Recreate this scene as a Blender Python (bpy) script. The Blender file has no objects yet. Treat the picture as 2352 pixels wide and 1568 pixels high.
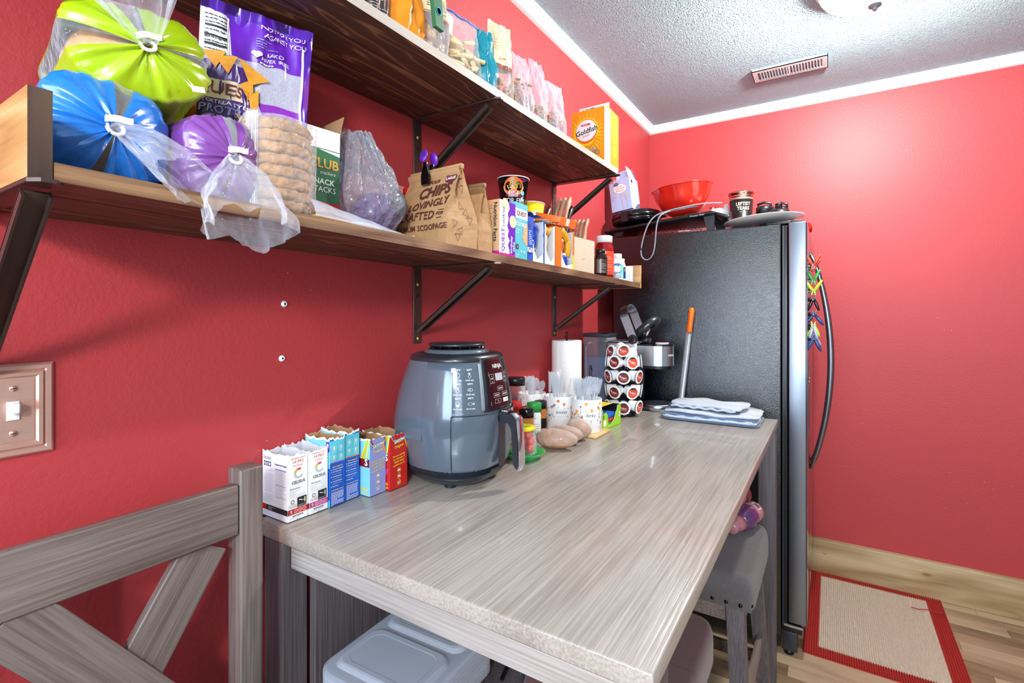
import bpy, bmesh, math, random
from mathutils import Vector, Matrix, noise
R = math.radians; PI = math.pi
C = bpy.context.scene.collection
rnd = random.Random(7)
sc = bpy.context.scene
# ------------------------------------------------------------------ camera, light, exposure
cam = bpy.data.cameras.new('camera'); cam.lens = 17.6; cam.sensor_width = 36; cam.shift_y = -0.02934
cam.clip_start = 0.02
camo = bpy.data.objects.new('camera', cam); C.objects.link(camo)
camo.location = (0.928, 0, 1.33); camo.rotation_euler = (R(90), 0, R(32.5)); sc.camera = camo
sc.view_settings.view_transform = 'Standard'; sc.view_settings.look = 'None'
sc.view_settings.gamma = 1; sc.view_settings.use_curve_mapping = False
sc.view_settings.exposure = 0.0
w = bpy.data.worlds.new('sky'); sc.world = w; w.use_nodes = True
w.node_tree.nodes['Background'].inputs[0].default_value = (0.62, 0.78, 1, 1)
w.node_tree.nodes['Background'].inputs[1].default_value = 2.0
def light(name, kind, loc, rot, energy, col, **k):
    l = bpy.data.lights.new(name, kind); l.energy = energy; l.color = col
    for a, b in k.items(): setattr(l, a, b)
    o = bpy.data.objects.new(name, l); o.location = loc; o.rotation_euler = rot; C.objects.link(o); return o
# bulb inside the ceiling dome
light('ceiling_bulb', 'POINT', (1.05, 2.03, 2.375), (0, 0, 0), 195, (1, 0.97, 0.93), shadow_soft_size=0.035)
# daylight coming in through the window in the rear wall
light('window_daylight', 'AREA', (0.65, -1.72, 1.5), (R(90), 0, 0), 55, (0.62, 0.80, 1), shape='RECTANGLE', size=1.3, size_y=1.2)
# added source behind the photographer, no fixture known there
kl = light('added_rear_light', 'AREA', (1.6, -1.45, 2.05), (0, 0, 0), 54, (0.96, 0.98, 1), shape='DISK', size=0.32)
kl.rotation_euler = (Vector((0.25, 1.3, 1.15))-kl.location).to_track_quat('-Z', 'Y').to_euler()
light('added_haze_light', 'AREA', (2.55, -1.72, 1.55), (R(90), 0, 0), 22, (0.82, 0.93, 1), shape='RECTANGLE', size=1.3, size_y=1.5)  # added together with its window to put pale haze on the back wall
light('side_fill_light', 'AREA', (3.3, 1.0, 1.5), (R(90), 0, R(90)), 3, (0.92, 0.98, 1), shape='RECTANGLE', size=2.2, size_y=1.8)  # added soft fill in front of the closed right wall, no lamp there

# ------------------------------------------------------------------ materials
MT = {}
def lin(h):
    h = h.lstrip('#'); r = []
    for i in (0, 2, 4):
        c = int(h[i:i+2], 16)/255
        r.append(c/12.92 if c <= .04045 else ((c+.055)/1.055)**2.4)
    return (*r, 1)
def nn(nt, t, **k):
    n = nt.nodes.new(t)
    for a, b in k.items(): setattr(n, a, b)
    return n
def base(name):
    m = bpy.data.materials.new(name); m.use_nodes = True; nt = m.node_tree
    return m, nt, nt.nodes['Principled BSDF']
def mat(name, col, rough=.5, metal=0, var=.08, scale=25, bump=0, bscale=60, spec=.5, alpha=1, emit=0, trans=0, coat=0, sheen=0, stretch=None):
    if name in MT: return MT[name]
    m, nt, p = base(name); c = lin(col)
    tc = nn(nt, 'ShaderNodeTexCoord'); mp = nn(nt, 'ShaderNodeMapping'); nt.links.new(tc.outputs['Object'], mp.inputs[0])
    if stretch: mp.inputs['Scale'].default_value = stretch
    n = nn(nt, 'ShaderNodeTexNoise'); n.inputs['Scale'].default_value = scale; n.inputs['Detail'].default_value = 3
    nt.links.new(mp.outputs[0], n.inputs['Vector'])
    mx = nn(nt, 'ShaderNodeMix', data_type='RGBA')
    mx.inputs[6].default_value = tuple(x*(1-var) for x in c[:3])+(1,)
    mx.inputs[7].default_value = tuple(min(1, x*(1+var)) for x in c[:3])+(1,)
    nt.links.new(n.outputs[0], mx.inputs[0]); nt.links.new(mx.outputs[2], p.inputs['Base Color'])
    p.inputs['Roughness'].default_value = rough; p.inputs['Metallic'].default_value = metal
    p.inputs['Specular IOR Level'].default_value = spec; p.inputs['Alpha'].default_value = alpha
    p.inputs['Transmission Weight'].default_value = trans; p.inputs['Coat Weight'].default_value = coat
    p.inputs['Sheen Weight'].default_value = sheen
    if emit:
        nt.links.new(mx.outputs[2], p.inputs['Emission Color']); p.inputs['Emission Strength'].default_value = emit
    if bump:
        n2 = nn(nt, 'ShaderNodeTexNoise'); n2.inputs['Scale'].default_value = bscale; n2.inputs['Detail'].default_value = 4
        nt.links.new(mp.outputs[0], n2.inputs['Vector'])
        b = nn(nt, 'ShaderNodeBump'); b.inputs['Strength'].default_value = bump; b.inputs['Distance'].default_value = .002
        nt.links.new(n2.outputs[0], b.inputs['Height']); nt.links.new(b.outputs[0], p.inputs['Normal'])
    MT[name] = m; return m
def film(name, col='ffffff', base_a=.12, edge=.5, rough=.12, bump=.3, bscale=30, tint='ffffff'):
    """thin clear plastic: see-through, with a glossy and a slightly milky share that grows at grazing angles"""
    m, nt, p = base(name); nt.nodes.remove(p); out = nt.nodes['Material Output']
    tr = nn(nt, 'ShaderNodeBsdfTransparent'); tr.inputs[0].default_value = lin(tint)
    pr = nn(nt, 'ShaderNodeBsdfPrincipled'); pr.inputs['Base Color'].default_value = lin(col); pr.inputs['Roughness'].default_value = rough
    lw = nn(nt, 'ShaderNodeLayerWeight'); lw.inputs[0].default_value = .35
    ma = nn(nt, 'ShaderNodeMath', operation='MULTIPLY_ADD', use_clamp=True); ma.inputs[1].default_value = edge; ma.inputs[2].default_value = base_a
    nt.links.new(lw.outputs['Facing'], ma.inputs[0])
    mx = nn(nt, 'ShaderNodeMixShader'); nt.links.new(ma.outputs[0], mx.inputs[0])
    nt.links.new(tr.outputs[0], mx.inputs[1]); nt.links.new(pr.outputs[0], mx.inputs[2]); nt.links.new(mx.outputs[0], out.inputs[0])
    if bump:
        tc = nn(nt, 'ShaderNodeTexCoord'); n2 = nn(nt, 'ShaderNodeTexNoise'); n2.inputs['Scale'].default_value = bscale
        nt.links.new(tc.outputs['Object'], n2.inputs['Vector']); b = nn(nt, 'ShaderNodeBump'); b.inputs['Strength'].default_value = bump; b.inputs['Distance'].default_value = .01
        nt.links.new(n2.outputs[0], b.inputs['Height']); nt.links.new(b.outputs[0], pr.inputs['Normal'])
    MT[name] = m; return m
def wood(name, c1, c2, c3, along='y', rough=.5, scale=1.0, bump=.35, rings=1.0, fine=.35, rndcol=.0, coords='Object', coat=0, knots=None, ring_pow=1.0, ringf=(1.1, 7)):
    m, nt, p = base(name); L = nt.links.new
    if coords == 'World':
        g = nn(nt, 'ShaderNodeNewGeometry'); src = g.outputs['Position']
    else:
        g = nn(nt, 'ShaderNodeTexCoord'); src = g.outputs['Object']
    oi = nn(nt, 'ShaderNodeObjectInfo'); mul = nn(nt, 'ShaderNodeVectorMath', operation='SCALE')
    comb = nn(nt, 'ShaderNodeCombineXYZ')
    for i in range(3): L(oi.outputs['Random'], comb.inputs[i])
    L(comb.outputs[0], mul.inputs[0]); mul.inputs['Scale'].default_value = 7.3
    add = nn(nt, 'ShaderNodeVectorMath', operation='ADD'); L(src, add.inputs[0]); L(mul.outputs[0], add.inputs[1])
    def mapped(sa, sb):
        mp = nn(nt, 'ShaderNodeMapping'); s = [sb*scale]*3; s['xyz'.index(along)] = sa*scale
        mp.inputs['Scale'].default_value = s; L(add.outputs[0], mp.inputs[0]); return mp
    m1 = mapped(*ringf); n1 = nn(nt, 'ShaderNodeTexNoise'); n1.inputs['Scale'].default_value = 1; n1.inputs['Detail'].default_value = 2; n1.inputs['Distortion'].default_value = .4
    L(m1.outputs[0], n1.inputs['Vector'])
    mm = nn(nt, 'ShaderNodeMath', operation='MULTIPLY'); mm.inputs[1].default_value = 14*rings; L(n1.outputs[0], mm.inputs[0])
    fr = nn(nt, 'ShaderNodeMath', operation='PINGPONG'); fr.inputs[1].default_value = 1; L(mm.outputs[0], fr.inputs[0])
    m2 = mapped(6, 260); n2 = nn(nt, 'ShaderNodeTexNoise'); n2.inputs['Scale'].default_value = 1; n2.inputs['Detail'].default_value = 3; L(m2.outputs[0], n2.inputs['Vector'])
    m3 = mapped(2, 12); n3 = nn(nt, 'ShaderNodeTexNoise'); n3.inputs['Scale'].default_value = 1; n3.inputs['Detail'].default_value = 3; L(m3.outputs[0], n3.inputs['Vector'])
    a = nn(nt, 'ShaderNodeMath', operation='MULTIPLY_ADD'); a.inputs[1].default_value = fine; L(n2.outputs[0], a.inputs[0])
    pw_ = nn(nt, 'ShaderNodeMath', operation='POWER'); pw_.inputs[1].default_value = ring_pow; L(fr.outputs[0], pw_.inputs[0])
    b = nn(nt, 'ShaderNodeMath', operation='MULTIPLY'); b.inputs[1].default_value = .45*rings; L(pw_.outputs[0], b.inputs[0])
    L(b.outputs[0], a.inputs[2])
    c = nn(nt, 'ShaderNodeMath', operation='MULTIPLY_ADD'); c.inputs[1].default_value = .55; L(n3.outputs[0], c.inputs[0]); L(a.outputs[0], c.inputs[2])
    last = c.outputs[0]
    if rndcol:
        r2 = nn(nt, 'ShaderNodeMath', operation='MULTIPLY_ADD'); r2.inputs[1].default_value = rndcol; L(oi.outputs['Random'], r2.inputs[0])
        s2 = nn(nt, 'ShaderNodeMath', operation='SUBTRACT'); L(last, s2.inputs[0]); s2.inputs[1].default_value = rndcol/2; L(s2.outputs[0], r2.inputs[2]); last = r2.outputs[0]
    cr = nn(nt, 'ShaderNodeValToRGB'); e = cr.color_ramp.elements
    lo = .28; hi = .28+.30*rings+.5*fine+.15
    e[0].position = lo; e[0].color = lin(c1); e[1].position = min(1, hi); e[1].color = lin(c3)
    x = e.new((lo+min(1, hi))/2); x.color = lin(c2); L(last, cr.inputs[0])
    colout = cr.outputs[0]
    for (kx, ky, kz, kr) in (knots or []):
        g2 = nn(nt, 'ShaderNodeNewGeometry'); sb = nn(nt, 'ShaderNodeVectorMath', operation='SUBTRACT'); sb.inputs[1].default_value = (kx, ky, kz); L(g2.outputs['Position'], sb.inputs[0])
        sm = nn(nt, 'ShaderNodeVectorMath', operation='MULTIPLY'); s = [1/kr]*3; s['xyz'.index(along)] = .45/kr; sm.inputs[1].default_value = s; L(sb.outputs[0], sm.inputs[0])
        ln = nn(nt, 'ShaderNodeVectorMath', operation='LENGTH'); L(sm.outputs[0], ln.inputs[0])
        ad = nn(nt, 'ShaderNodeMath', operation='MULTIPLY_ADD'); ad.inputs[1].default_value = 1.2; L(n3.outputs[0], ad.inputs[0]); L(ln.outputs['Value'], ad.inputs[2])
        rr = nn(nt, 'ShaderNodeValToRGB'); rr.color_ramp.elements[0].color = (.12, .05, .02, 1); rr.color_ramp.elements[0].position = .55
        rr.color_ramp.elements[1].color = (1, 1, 1, 1); rr.color_ramp.elements[1].position = 1.0
        q = rr.color_ramp.elements.new(.8); q.color = (.62, .40, .2, 1); L(ad.outputs[0], rr.inputs[0])
        mu = nn(nt, 'ShaderNodeMix', data_type='RGBA', blend_type='MULTIPLY'); mu.inputs[0].default_value = .85; L(colout, mu.inputs[6]); L(rr.outputs[0], mu.inputs[7]); colout = mu.outputs[2]
    L(colout, p.inputs['Base Color']); p.inputs['Roughness'].default_value = rough; p.inputs['Coat Weight'].default_value = coat
    if bump:
        bp = nn(nt, 'ShaderNodeBump'); bp.inputs['Strength'].default_value = bump; bp.inputs['Distance'].default_value = .0012
        L(n2.outputs[0], bp.inputs['Height']); L(bp.outputs[0], p.inputs['Normal'])
    MT[name] = m; return m
def surf_noise(name, col, rough, layers, dist, spec=.5, flecks=None, colvar=.05, metal=0, rough_var=0):
    """a plain coloured surface with real relief from noise layers [(scale, weight, detail)]"""
    m, nt, p = base(name); L = nt.links.new; g = nn(nt, 'ShaderNodeNewGeometry'); src = g.outputs['Position']; acc = None
    for s, wt, dt in layers:
        n = nn(nt, 'ShaderNodeTexNoise'); n.inputs['Scale'].default_value = s; n.inputs['Detail'].default_value = dt; L(src, n.inputs['Vector'])
        q = nn(nt, 'ShaderNodeMath', operation='MULTIPLY_ADD'); q.inputs[1].default_value = wt; L(n.outputs[0], q.inputs[0])
        if acc: L(acc, q.inputs[2])
        else: q.inputs[2].default_value = 0
        acc = q.outputs[0]
    bp = nn(nt, 'ShaderNodeBump'); bp.inputs['Strength'].default_value = 1; bp.inputs['Distance'].default_value = dist
    L(acc, bp.inputs['Height']); L(bp.outputs[0], p.inputs['Normal'])
    n = nn(nt, 'ShaderNodeTexNoise'); n.inputs['Scale'].default_value = 2.5; n.inputs['Detail'].default_value = 5; L(src, n.inputs['Vector'])
    mx = nn(nt, 'ShaderNodeMix', data_type='RGBA'); c = lin(col)
    mx.inputs[6].default_value = tuple(x*(1-colvar) for x in c[:3])+(1,); mx.inputs[7].default_value = tuple(min(1, x*(1+colvar)) for x in c[:3])+(1,)
    L(n.outputs[0], mx.inputs[0]); co = mx.outputs[2]
    if flecks:
        v = nn(nt, 'ShaderNodeTexVoronoi'); v.inputs['Scale'].default_value = flecks[0]; L(src, v.inputs['Vector'])
        lt = nn(nt, 'ShaderNodeMath', operation='LESS_THAN'); lt.inputs[1].default_value = flecks[1]; L(v.outputs['Distance'], lt.inputs[0])
        n4 = nn(nt, 'ShaderNodeTexNoise'); n4.inputs['Scale'].default_value = 3.0; L(src, n4.inputs['Vector'])
        gt = nn(nt, 'ShaderNodeMath', operation='GREATER_THAN'); gt.inputs[1].default_value = .58; L(n4.outputs[0], gt.inputs[0])
        an = nn(nt, 'ShaderNodeMath', operation='MULTIPLY'); L(lt.outputs[0], an.inputs[0]); L(gt.outputs[0], an.inputs[1])
        m2 = nn(nt, 'ShaderNodeMix', data_type='RGBA'); L(an.outputs[0], m2.inputs[0]); L(co, m2.inputs[6]); m2.inputs[7].default_value = lin(flecks[2]); co = m2.outputs[2]
    L(co, p.inputs['Base Color']); p.inputs['Roughness'].default_value = rough; p.inputs['Specular IOR Level'].default_value = spec; p.inputs['Metallic'].default_value = metal
    if rough_var:
        mr = nn(nt, 'ShaderNodeMapRange'); mr.inputs[3].default_value = rough-rough_var; mr.inputs[4].default_value = rough+rough_var; L(n.outputs[0], mr.inputs[0]); L(mr.outputs[0], p.inputs['Roughness'])
    MT[name] = m; return m

surf_noise('red_paint', 'af383b', .50, [(110, 1, 3), (300, .4, 2)], .0007, .45, flecks=(38, .045, 'd8a8a0'), colvar=.10)
surf_noise('popcorn', 'bcdde9', .95, [(130, 1, 2), (260, .8, 2)], .010, .2)
surf_noise('neutral_wall', '7c8288', .7, [(90, 1, 3)], .0012, .3)
surf_noise('fridge_black', '02050a', .17, [(430, 1, 2), (200, .7, 2)], .0008, .9, colvar=.2)
wood('shelf_wood', '3d241a', '5a3828', '8c6144', 'y', .55, 1.0, .3, 1.2, .28, .12, ring_pow=5, ringf=(1.7, 16))
wood('shelf_edge', '3d2618', '64412c', '96724f', 'y', .55, 1.0, .3, .9, .5, .12)
wood('shelf_edge_lit', '85796c', 'a3978a', 'bdb4a8', 'y', .55, 1.0, .3, .5, .5, .12)  # lamplight on the upper shelf front put into a paler stain tone
wood('end_lit', '8f6434', 'b3864f', 'c9a26c', 'x', .5, 1.0, .25, .9, .3, .1)  # light falling on the end boards put into the golden tone
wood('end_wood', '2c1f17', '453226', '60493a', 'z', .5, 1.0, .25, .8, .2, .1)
wood('table_top', '766c63', '978c81', 'b3a99e', 'y', .3, 1.0, .5, .12, .8, 0, coat=.25)
wood('table_side', '787069', '9a928b', 'b9b2ab', 'x', .42, 1.0, .5, .25, .75)
wood('leg_wood', '3a3434', '51494a', '6a6163', 'z', .45, 1.0, .5, .25, .8)
wood('chair_rail', '4a403d', '63554f', '84766f', 'y', .42, 1.0, .7, .2, .9)
wood('chair_post', '463c39', '5c4f4a', '7a6c66', 'z', .42, 1.0, .6, .2, .9)
wood('floor_wood', '6d5a42', '957c5e', 'b8a080', 'x', .42, 1.0, .2, .5, .5, .5, coords='World')
wood('pine', '846640', 'a68a60', 'c0a67e', 'x', .42, 1.0, .15, .6, .25, 0, coords='World', knots=[(1.30, 2.99, .11, .035), (.90, 2.99, .10, .03), (2.2, 2.99, .08, .03)])
wood('knife_wood', '7a5540', 'a67f62', 'caa98a', 'z', .45, 3.0, .2, .5, .5)
wood('bamboo', 'c79a5c', 'dcb377', 'ecca92', 'x', .45, 2.0, .1, .3, .5)
M_ = mat
for a in [('white', 'f2f2f2', .5), ('paper_white', 'ecebe8', .55), ('trim_white', 'eef0f2', .35), ('black', '101013', .35), ('black_gloss', '0a0a0c', .12), ('dark_grey', '2b2e34', .35),
          ('grey', '80858c', .4), ('lt_grey', 'b9bcc2', .45), ('red', 'c8201e', .4), ('dark_red', '7b1414', .4), ('orange', 'ee6f12', .4), ('amber', 'f09a12', .4), ('yellow', 'f7d21c', .4),
          ('lime', '9ed422', .45), ('green', '23963f', .45), ('dark_green', '2f6a45', .4), ('teal', '1f8ea0', .35), ('turq', '56bfcd', .4), ('sky', '7fcbe8', .4), ('blue', '1559c0', .4), ('navy', '12337d', .4),
          ('lilac', '8e96cf', .4), ('purple', '6a26b4', .3), ('violet', '8a2bb0', .35), ('deep_purple', '4a2a78', .35), ('pink', 'd2468e', .4), ('magenta', 'd01c8a', .4), ('cream', 'e6d3ac', .5),
          ('tan', 'd3a77a', .6), ('brown', '5c3426', .5), ('ink', '222228', .6), ('ink_blue', '27346b', .6), ('maroon', '6f2431', .5), ('pale_blue', 'a9bfe6', .4), ('gold', 'c99a42', .4), ('inkbrown', '5a2a20', .6)]:
    mat(a[0], a[1], a[2], var=.04)
mat('kraft', 'b58a5e', .7, var=.12, scale=40, bump=.25, bscale=120)
mat('kraft_dark', '8a6a45', .55, var=.15, scale=30, bump=.2)
mat('board_in', 'a9825a', .8, var=.1, bump=.2)
mat('board_grey', 'cfcfd4', .8, var=.06)
mat('torn', 'f4efe6', .9, var=.05, bump=.5, bscale=300)
mat('orange_foil', 'f09015', .25, var=.12, bump=.3, bscale=18, coat=.3)
mat('chip', 'e89a22', .6, var=.3, scale=140, bump=.3)
mat('speckle', 'b4b0c2', .35, var=.4, scale=420)
mat('steel', 'c3c7cd', .28, 1, var=.06, scale=8, stretch=(1, 1, 22), bump=.06, bscale=40)
mat('door_steel', '8f959f', .34, 1, var=.08, scale=10, bump=.05, bscale=30)
mat('door_face', 'a8abb2', .12, 1, var=.04, scale=6)
mat('handle_steel', '8a8d93', .32, 1, var=.1, scale=20)
mat('chrome', 'e2e4e8', .08, 1, var=.02)
mat('nickel', 'd4a998', .34, .55, var=.06, scale=12, stretch=(1, 1, 30))
mat('bracket', '5a4b45', .38, .7, var=.12, scale=40)
mat('fryer_grey', '5c6773', .14, .2, var=.04, coat=.5)
mat('fryer_dark', '22262c', .3, 0, coat=.3)
mat('panel_black', '1c1214', .12, coat=.6)
mat('paper_towel', 'f1f1ee', .9, var=.02, bump=.6, bscale=160)
mat('fabric_grey', '5a5352', .95, var=.6, scale=420, bump=1, bscale=520, sheen=.2)
mat('fabric_brown', '51302f', .95, var=.55, scale=300, bump=.5, bscale=500, sheen=.2)
mat('nail', '3a2b22', .3, 1)
mat('bread', 'c88f4c', .8, var=.25, scale=18, bump=.3)
mat('rice', 'ab7b44', .85, var=.95, scale=75, bump=1, bscale=110)
mat('rice_dark', '9a6c3c', .85, var=.35, scale=90, bump=1, bscale=160)
mat('blue_film', '1f76d2', .2, var=.22, scale=120, coat=.6, bump=.35, bscale=28)
mat('green_film', 'a5c414', .18, var=.22, scale=18, coat=.6, bump=.4, bscale=28)
mat('purple_film', '84469a', .2, var=.3, scale=60, coat=.6, bump=.35, bscale=28)
mat('purple_foil', '5a1fb0', .18, var=.1, coat=.5)
mat('towel_blue', '5c708f', .95, var=.2, scale=220, bump=1, bscale=300, sheen=.3)
mat('towel_white', 'b9c1cb', .95, var=.22, scale=120, bump=.8, bscale=300, sheen=.3)
mat('towel_navy', '2f4468', .95, var=.25, scale=200, bump=1, bscale=300)
mat('rug_red', 'b42a1e', .95, var=.25, scale=300, bump=1, bscale=260, stretch=(.15, 1, 1))
mat('rug_cream', 'ded6c2', .95, var=.25, scale=260, bump=1, bscale=240, stretch=(1, .2, 1))
mat('potato', 'a8764c', .5, var=.45, scale=55, bump=.6, bscale=90, coat=.35)
mat('tomato', 'e0341a', .18, var=.12, scale=15, coat=.6)
mat('pasta', 'e8d08a', .55, var=.1, scale=30)
mat('cereal', 'a98360', .8, var=.35, scale=60)
mat('bowl_red', 'd8281a', .15, var=.03, coat=.5)
mat('gummy_red', '8f1212', .15, var=.15, coat=.4)
mat('amber_dark', '1c0d0a', .12, coat=.4)
mat('plate_white', 'dedcd8', .25, coat=.4)
mat('clear_plastic', 'dfe6ee', .1, alpha=.35, coat=.3)
mat('lid_plastic', 'c2c9d4', .22, alpha=.42, var=.04)
mat('bulb_glow', 'fff6ea', .5, emit=5)
mat('led_green', '6dff4a', .4, emit=4)
mat('seasoning', 'b06a2a', .8, var=.5, scale=200)
mat('salt', 'e2dcd6', .6, var=.1)
mat('sponge_blue', '1a5bb5', .9, bump=.6, bscale=200)
mat('sponge_red', 'c63a2c', .9, bump=.6, bscale=200)
mat('pole_grey', '858a94', .35, .3)
mat('water', '8d9fce', .08, alpha=.5)
mat('cheese', 'd6a04e', .6, var=.1)
mat('salad', '6d8a35', .7, var=.5, scale=90)
film('clear_film', 'eeeef4', .08, .38, .07, .9, 45)
film('milky_film', 'e3dfea', .22, .5, .14, .7, 40)
film('grocery_film', 'a9abb6', .38, .5, .22, .9, 60)
film('glass_clear', 'ffffff', .05, .4, .05, 0)
film('zip_film', 'dfe2f2', .34, .45, .16, .4, 30)
film('tank_film', 'b9c0cc', .14, .5, .06, 0, tint='dfe2ea')
film('wrap_film', 'ffffff', .12, .40, .07, 1, 70)

mat('vent_white', 'd3e2e6', .4); mat('carton_amber', 'd58b12', .4)
# ------------------------------------------------------------------ mesh builder
class B:
    def __init__(s): s.v = []; s.f = []; s.m = []; s.s = []; s.mats = []
    def mi(s, m):
        if m not in s.mats: s.mats.append(m)
        return s.mats.index(m)
    def add(s, vs, fs, m, M=None, smooth=False):
        o = len(s.v)
        for q in vs: s.v.append((M @ Vector(q)) if M else Vector(q))
        multi = isinstance(m, (list, tuple))
        for i, f in enumerate(fs):
            s.f.append([o+k for k in f]); s.m.append(s.mi(m[min(i, len(m)-1)] if multi else m)); s.s.append(smooth)
        return s
    def build(s, name, parent=None, loc=None):
        me = bpy.data.meshes.new(name); me.from_pydata(s.v, [], s.f)
        for q in s.mats: me.materials.append(MT[q])
        me.polygons.foreach_set('material_index', s.m); me.polygons.foreach_set('use_smooth', s.s)
        me.validate(); me.update()
        o = bpy.data.objects.new(name, me); C.objects.link(o)
        if parent: o.parent = parent
        if loc: o.location = loc
        return o
    # ---- primitives
    def box(s, x0, x1, y0, y1, z0, z1, m, bev=0, M=None, seg=2):
        if bev <= 0 or isinstance(m, list):
            vs = [(x0, y0, z0), (x1, y0, z0), (x1, y1, z0), (x0, y1, z0), (x0, y0, z1), (x1, y0, z1), (x1, y1, z1), (x0, y1, z1)]
            return s.add(vs, [(0, 3, 2, 1), (4, 5, 6, 7), (0, 1, 5, 4), (1, 2, 6, 5), (2, 3, 7, 6), (3, 0, 4, 7)], m, M)
        bm = bmesh.new(); bmesh.ops.create_cube(bm, size=1)
        for q in bm.verts: q.co = ((x0+x1)/2+q.co.x*(x1-x0), (y0+y1)/2+q.co.y*(y1-y0), (z0+z1)/2+q.co.z*(z1-z0))
        bmesh.ops.bevel(bm, geom=bm.edges[:], offset=bev, segments=seg, affect='EDGES', profile=.6)
        bm.verts.index_update(); s.add([q.co.copy() for q in bm.verts], [[q.index for q in f.verts] for f in bm.faces], m, M, True); bm.free(); return s
    def lathe(s, prof, m, n=32, M=None, sx=1, sy=1, smooth=True, caps=True, mats=None, fn=None):
        vs = []; fs = []; ms = []
        for i, (r, z) in enumerate(prof):
            for k in range(n):
                a = 2*PI*k/n; q = (r*math.cos(a)*sx, r*math.sin(a)*sy, z)
                vs.append(fn(a, i, q) if fn else q)
        for i in range(len(prof)-1):
            for k in range(n):
                fs.append((i*n+k, i*n+(k+1) % n, (i+1)*n+(k+1) % n, (i+1)*n+k)); ms.append(mats[i] if mats else m)
        if caps:
            if prof[0][0] > 1e-5: fs.append(tuple(reversed(range(n)))); ms.append(mats[0] if mats else m)
            if prof[-1][0] > 1e-5: fs.append(tuple(range((len(prof)-1)*n, len(prof)*n))); ms.append(mats[-1] if mats else m)
        return s.add(vs, fs, ms, M, smooth)
    def cyl(s, p0, p1, r0, r1, m, n=20, smooth=True):
        p0 = Vector(p0); p1 = Vector(p1); d = p1-p0; L = d.length
        M = Matrix.Translation(p0) @ d.to_track_quat('Z', 'Y').to_matrix().to_4x4()
        return s.lathe([(0, 0), (r0, 0), (r0, 0), (r1, L), (r1, L), (0, L)], m, n, M, smooth=smooth)
    def tube(s, pts, r, m, n=8, closed=False, flat=None, up=(0, 0, 1)):
        pts = [Vector(p) for p in pts]; vs = []; N = len(pts); up = Vector(up)
        for i, p in enumerate(pts):
            t = (pts[(i+1) % N]-pts[i-1]) if closed else (pts[min(i+1, N-1)]-pts[max(i-1, 0)])
            t.normalize(); a = t.cross(up)
            if a.length < .05: a = t.cross(Vector((1, .1, 0)))
            a.normalize(); b = a.cross(t); rr = r[i] if isinstance(r, (list, tuple)) else r
            ra, rb = (rr, rr) if not flat else (rr*flat[0], rr*flat[1])
            for k in range(n):
                g = 2*PI*k/n; vs.append(p+a*ra*math.cos(g)+b*rb*math.sin(g))
        fs = []
        for i in range(N if closed else N-1):
            for k in range(n): fs.append((i*n+k, i*n+(k+1) % n, ((i+1) % N)*n+(k+1) % n, ((i+1) % N)*n+k))
        if not closed: fs += [tuple(reversed(range(n))), tuple(range((N-1)*n, N*n))]
        return s.add(vs, fs, m, None, True)
    def prism(s, poly, h0, h1, m, M=None, smooth=False):
        """polygon in local xy, extruded from z=h0 to h1"""
        n = len(poly); vs = [(x, y, h0) for x, y in poly]+[(x, y, h1) for x, y in poly]
        return s.add(vs, [tuple(reversed(range(n))), tuple(range(n, 2*n))]+[(i, (i+1) % n, n+(i+1) % n, n+i) for i in range(n)], m, M, smooth)
    def grid(s, fn, nu, nv, m, M=None, smooth=True, wrap=False):
        vs = [fn(i/nu, j/nv) for j in range(nv+1) for i in range(nu+1)]; fs = []; ms = []
        for j in range(nv):
            for i in range(nu):
                fs.append((j*(nu+1)+i, j*(nu+1)+i+1, (j+1)*(nu+1)+i+1, (j+1)*(nu+1)+i)); ms.append(m((i+.5)/nu, (j+.5)/nv) if callable(m) else m)
        return s.add(vs, fs, ms, M, smooth)
    def blob(s, c, r, m, nz=.0, ns=20, seed=0, n=24, M=None, p=2.0):
        """ellipsoid / superellipsoid with noise"""
        def f(u, v):
            a = 2*PI*u; b = PI*(v-.5)
            d = Vector((math.cos(b)*math.cos(a), math.cos(b)*math.sin(a), math.sin(b)))
            if p != 2: d = d/((abs(d.x)**p+abs(d.y)**p+abs(d.z)**p)**(1/p))
            k = 1+nz*noise.noise(d*ns*.1+Vector((seed, seed*.7, 0)))
            return (c[0]+r[0]*d.x*k, c[1]+r[1]*d.y*k, c[2]+r[2]*d.z*k)
        return s.grid(f, n, n//2, m, M)
def TR(x=0, y=0, z=0, rx=0, ry=0, rz=0):
    return Matrix.Translation((x, y, z)) @ Matrix.Rotation(rz, 4, 'Z') @ Matrix.Rotation(ry, 4, 'Y') @ Matrix.Rotation(rx, 4, 'X')
def part(parent, name, b, label=None, kind=None):
    o = b.build(name, parent)
    if label: o['label'] = label
    if kind: o['kind'] = kind
    return o
def thing(name, label, cat, loc=(0, 0, 0), rz=0, group=None, rx=0, ry=0):
    o = bpy.data.objects.new(name, None); o.empty_display_size = .02; C.objects.link(o)
    o.location = loc; o.rotation_euler = (rx, ry, rz); o['label'] = label; o['category'] = cat
    if group: o['group'] = group
    return o
def tag(o, label, cat, group=None, kind=None):
    o['label'] = label; o['category'] = cat
    if group: o['group'] = group
    if kind: o['kind'] = kind
    return o
def struct(name, b, parent=None):
    o = b.build(name, parent)
    if not parent: o['kind'] = 'structure'
    return o
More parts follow.
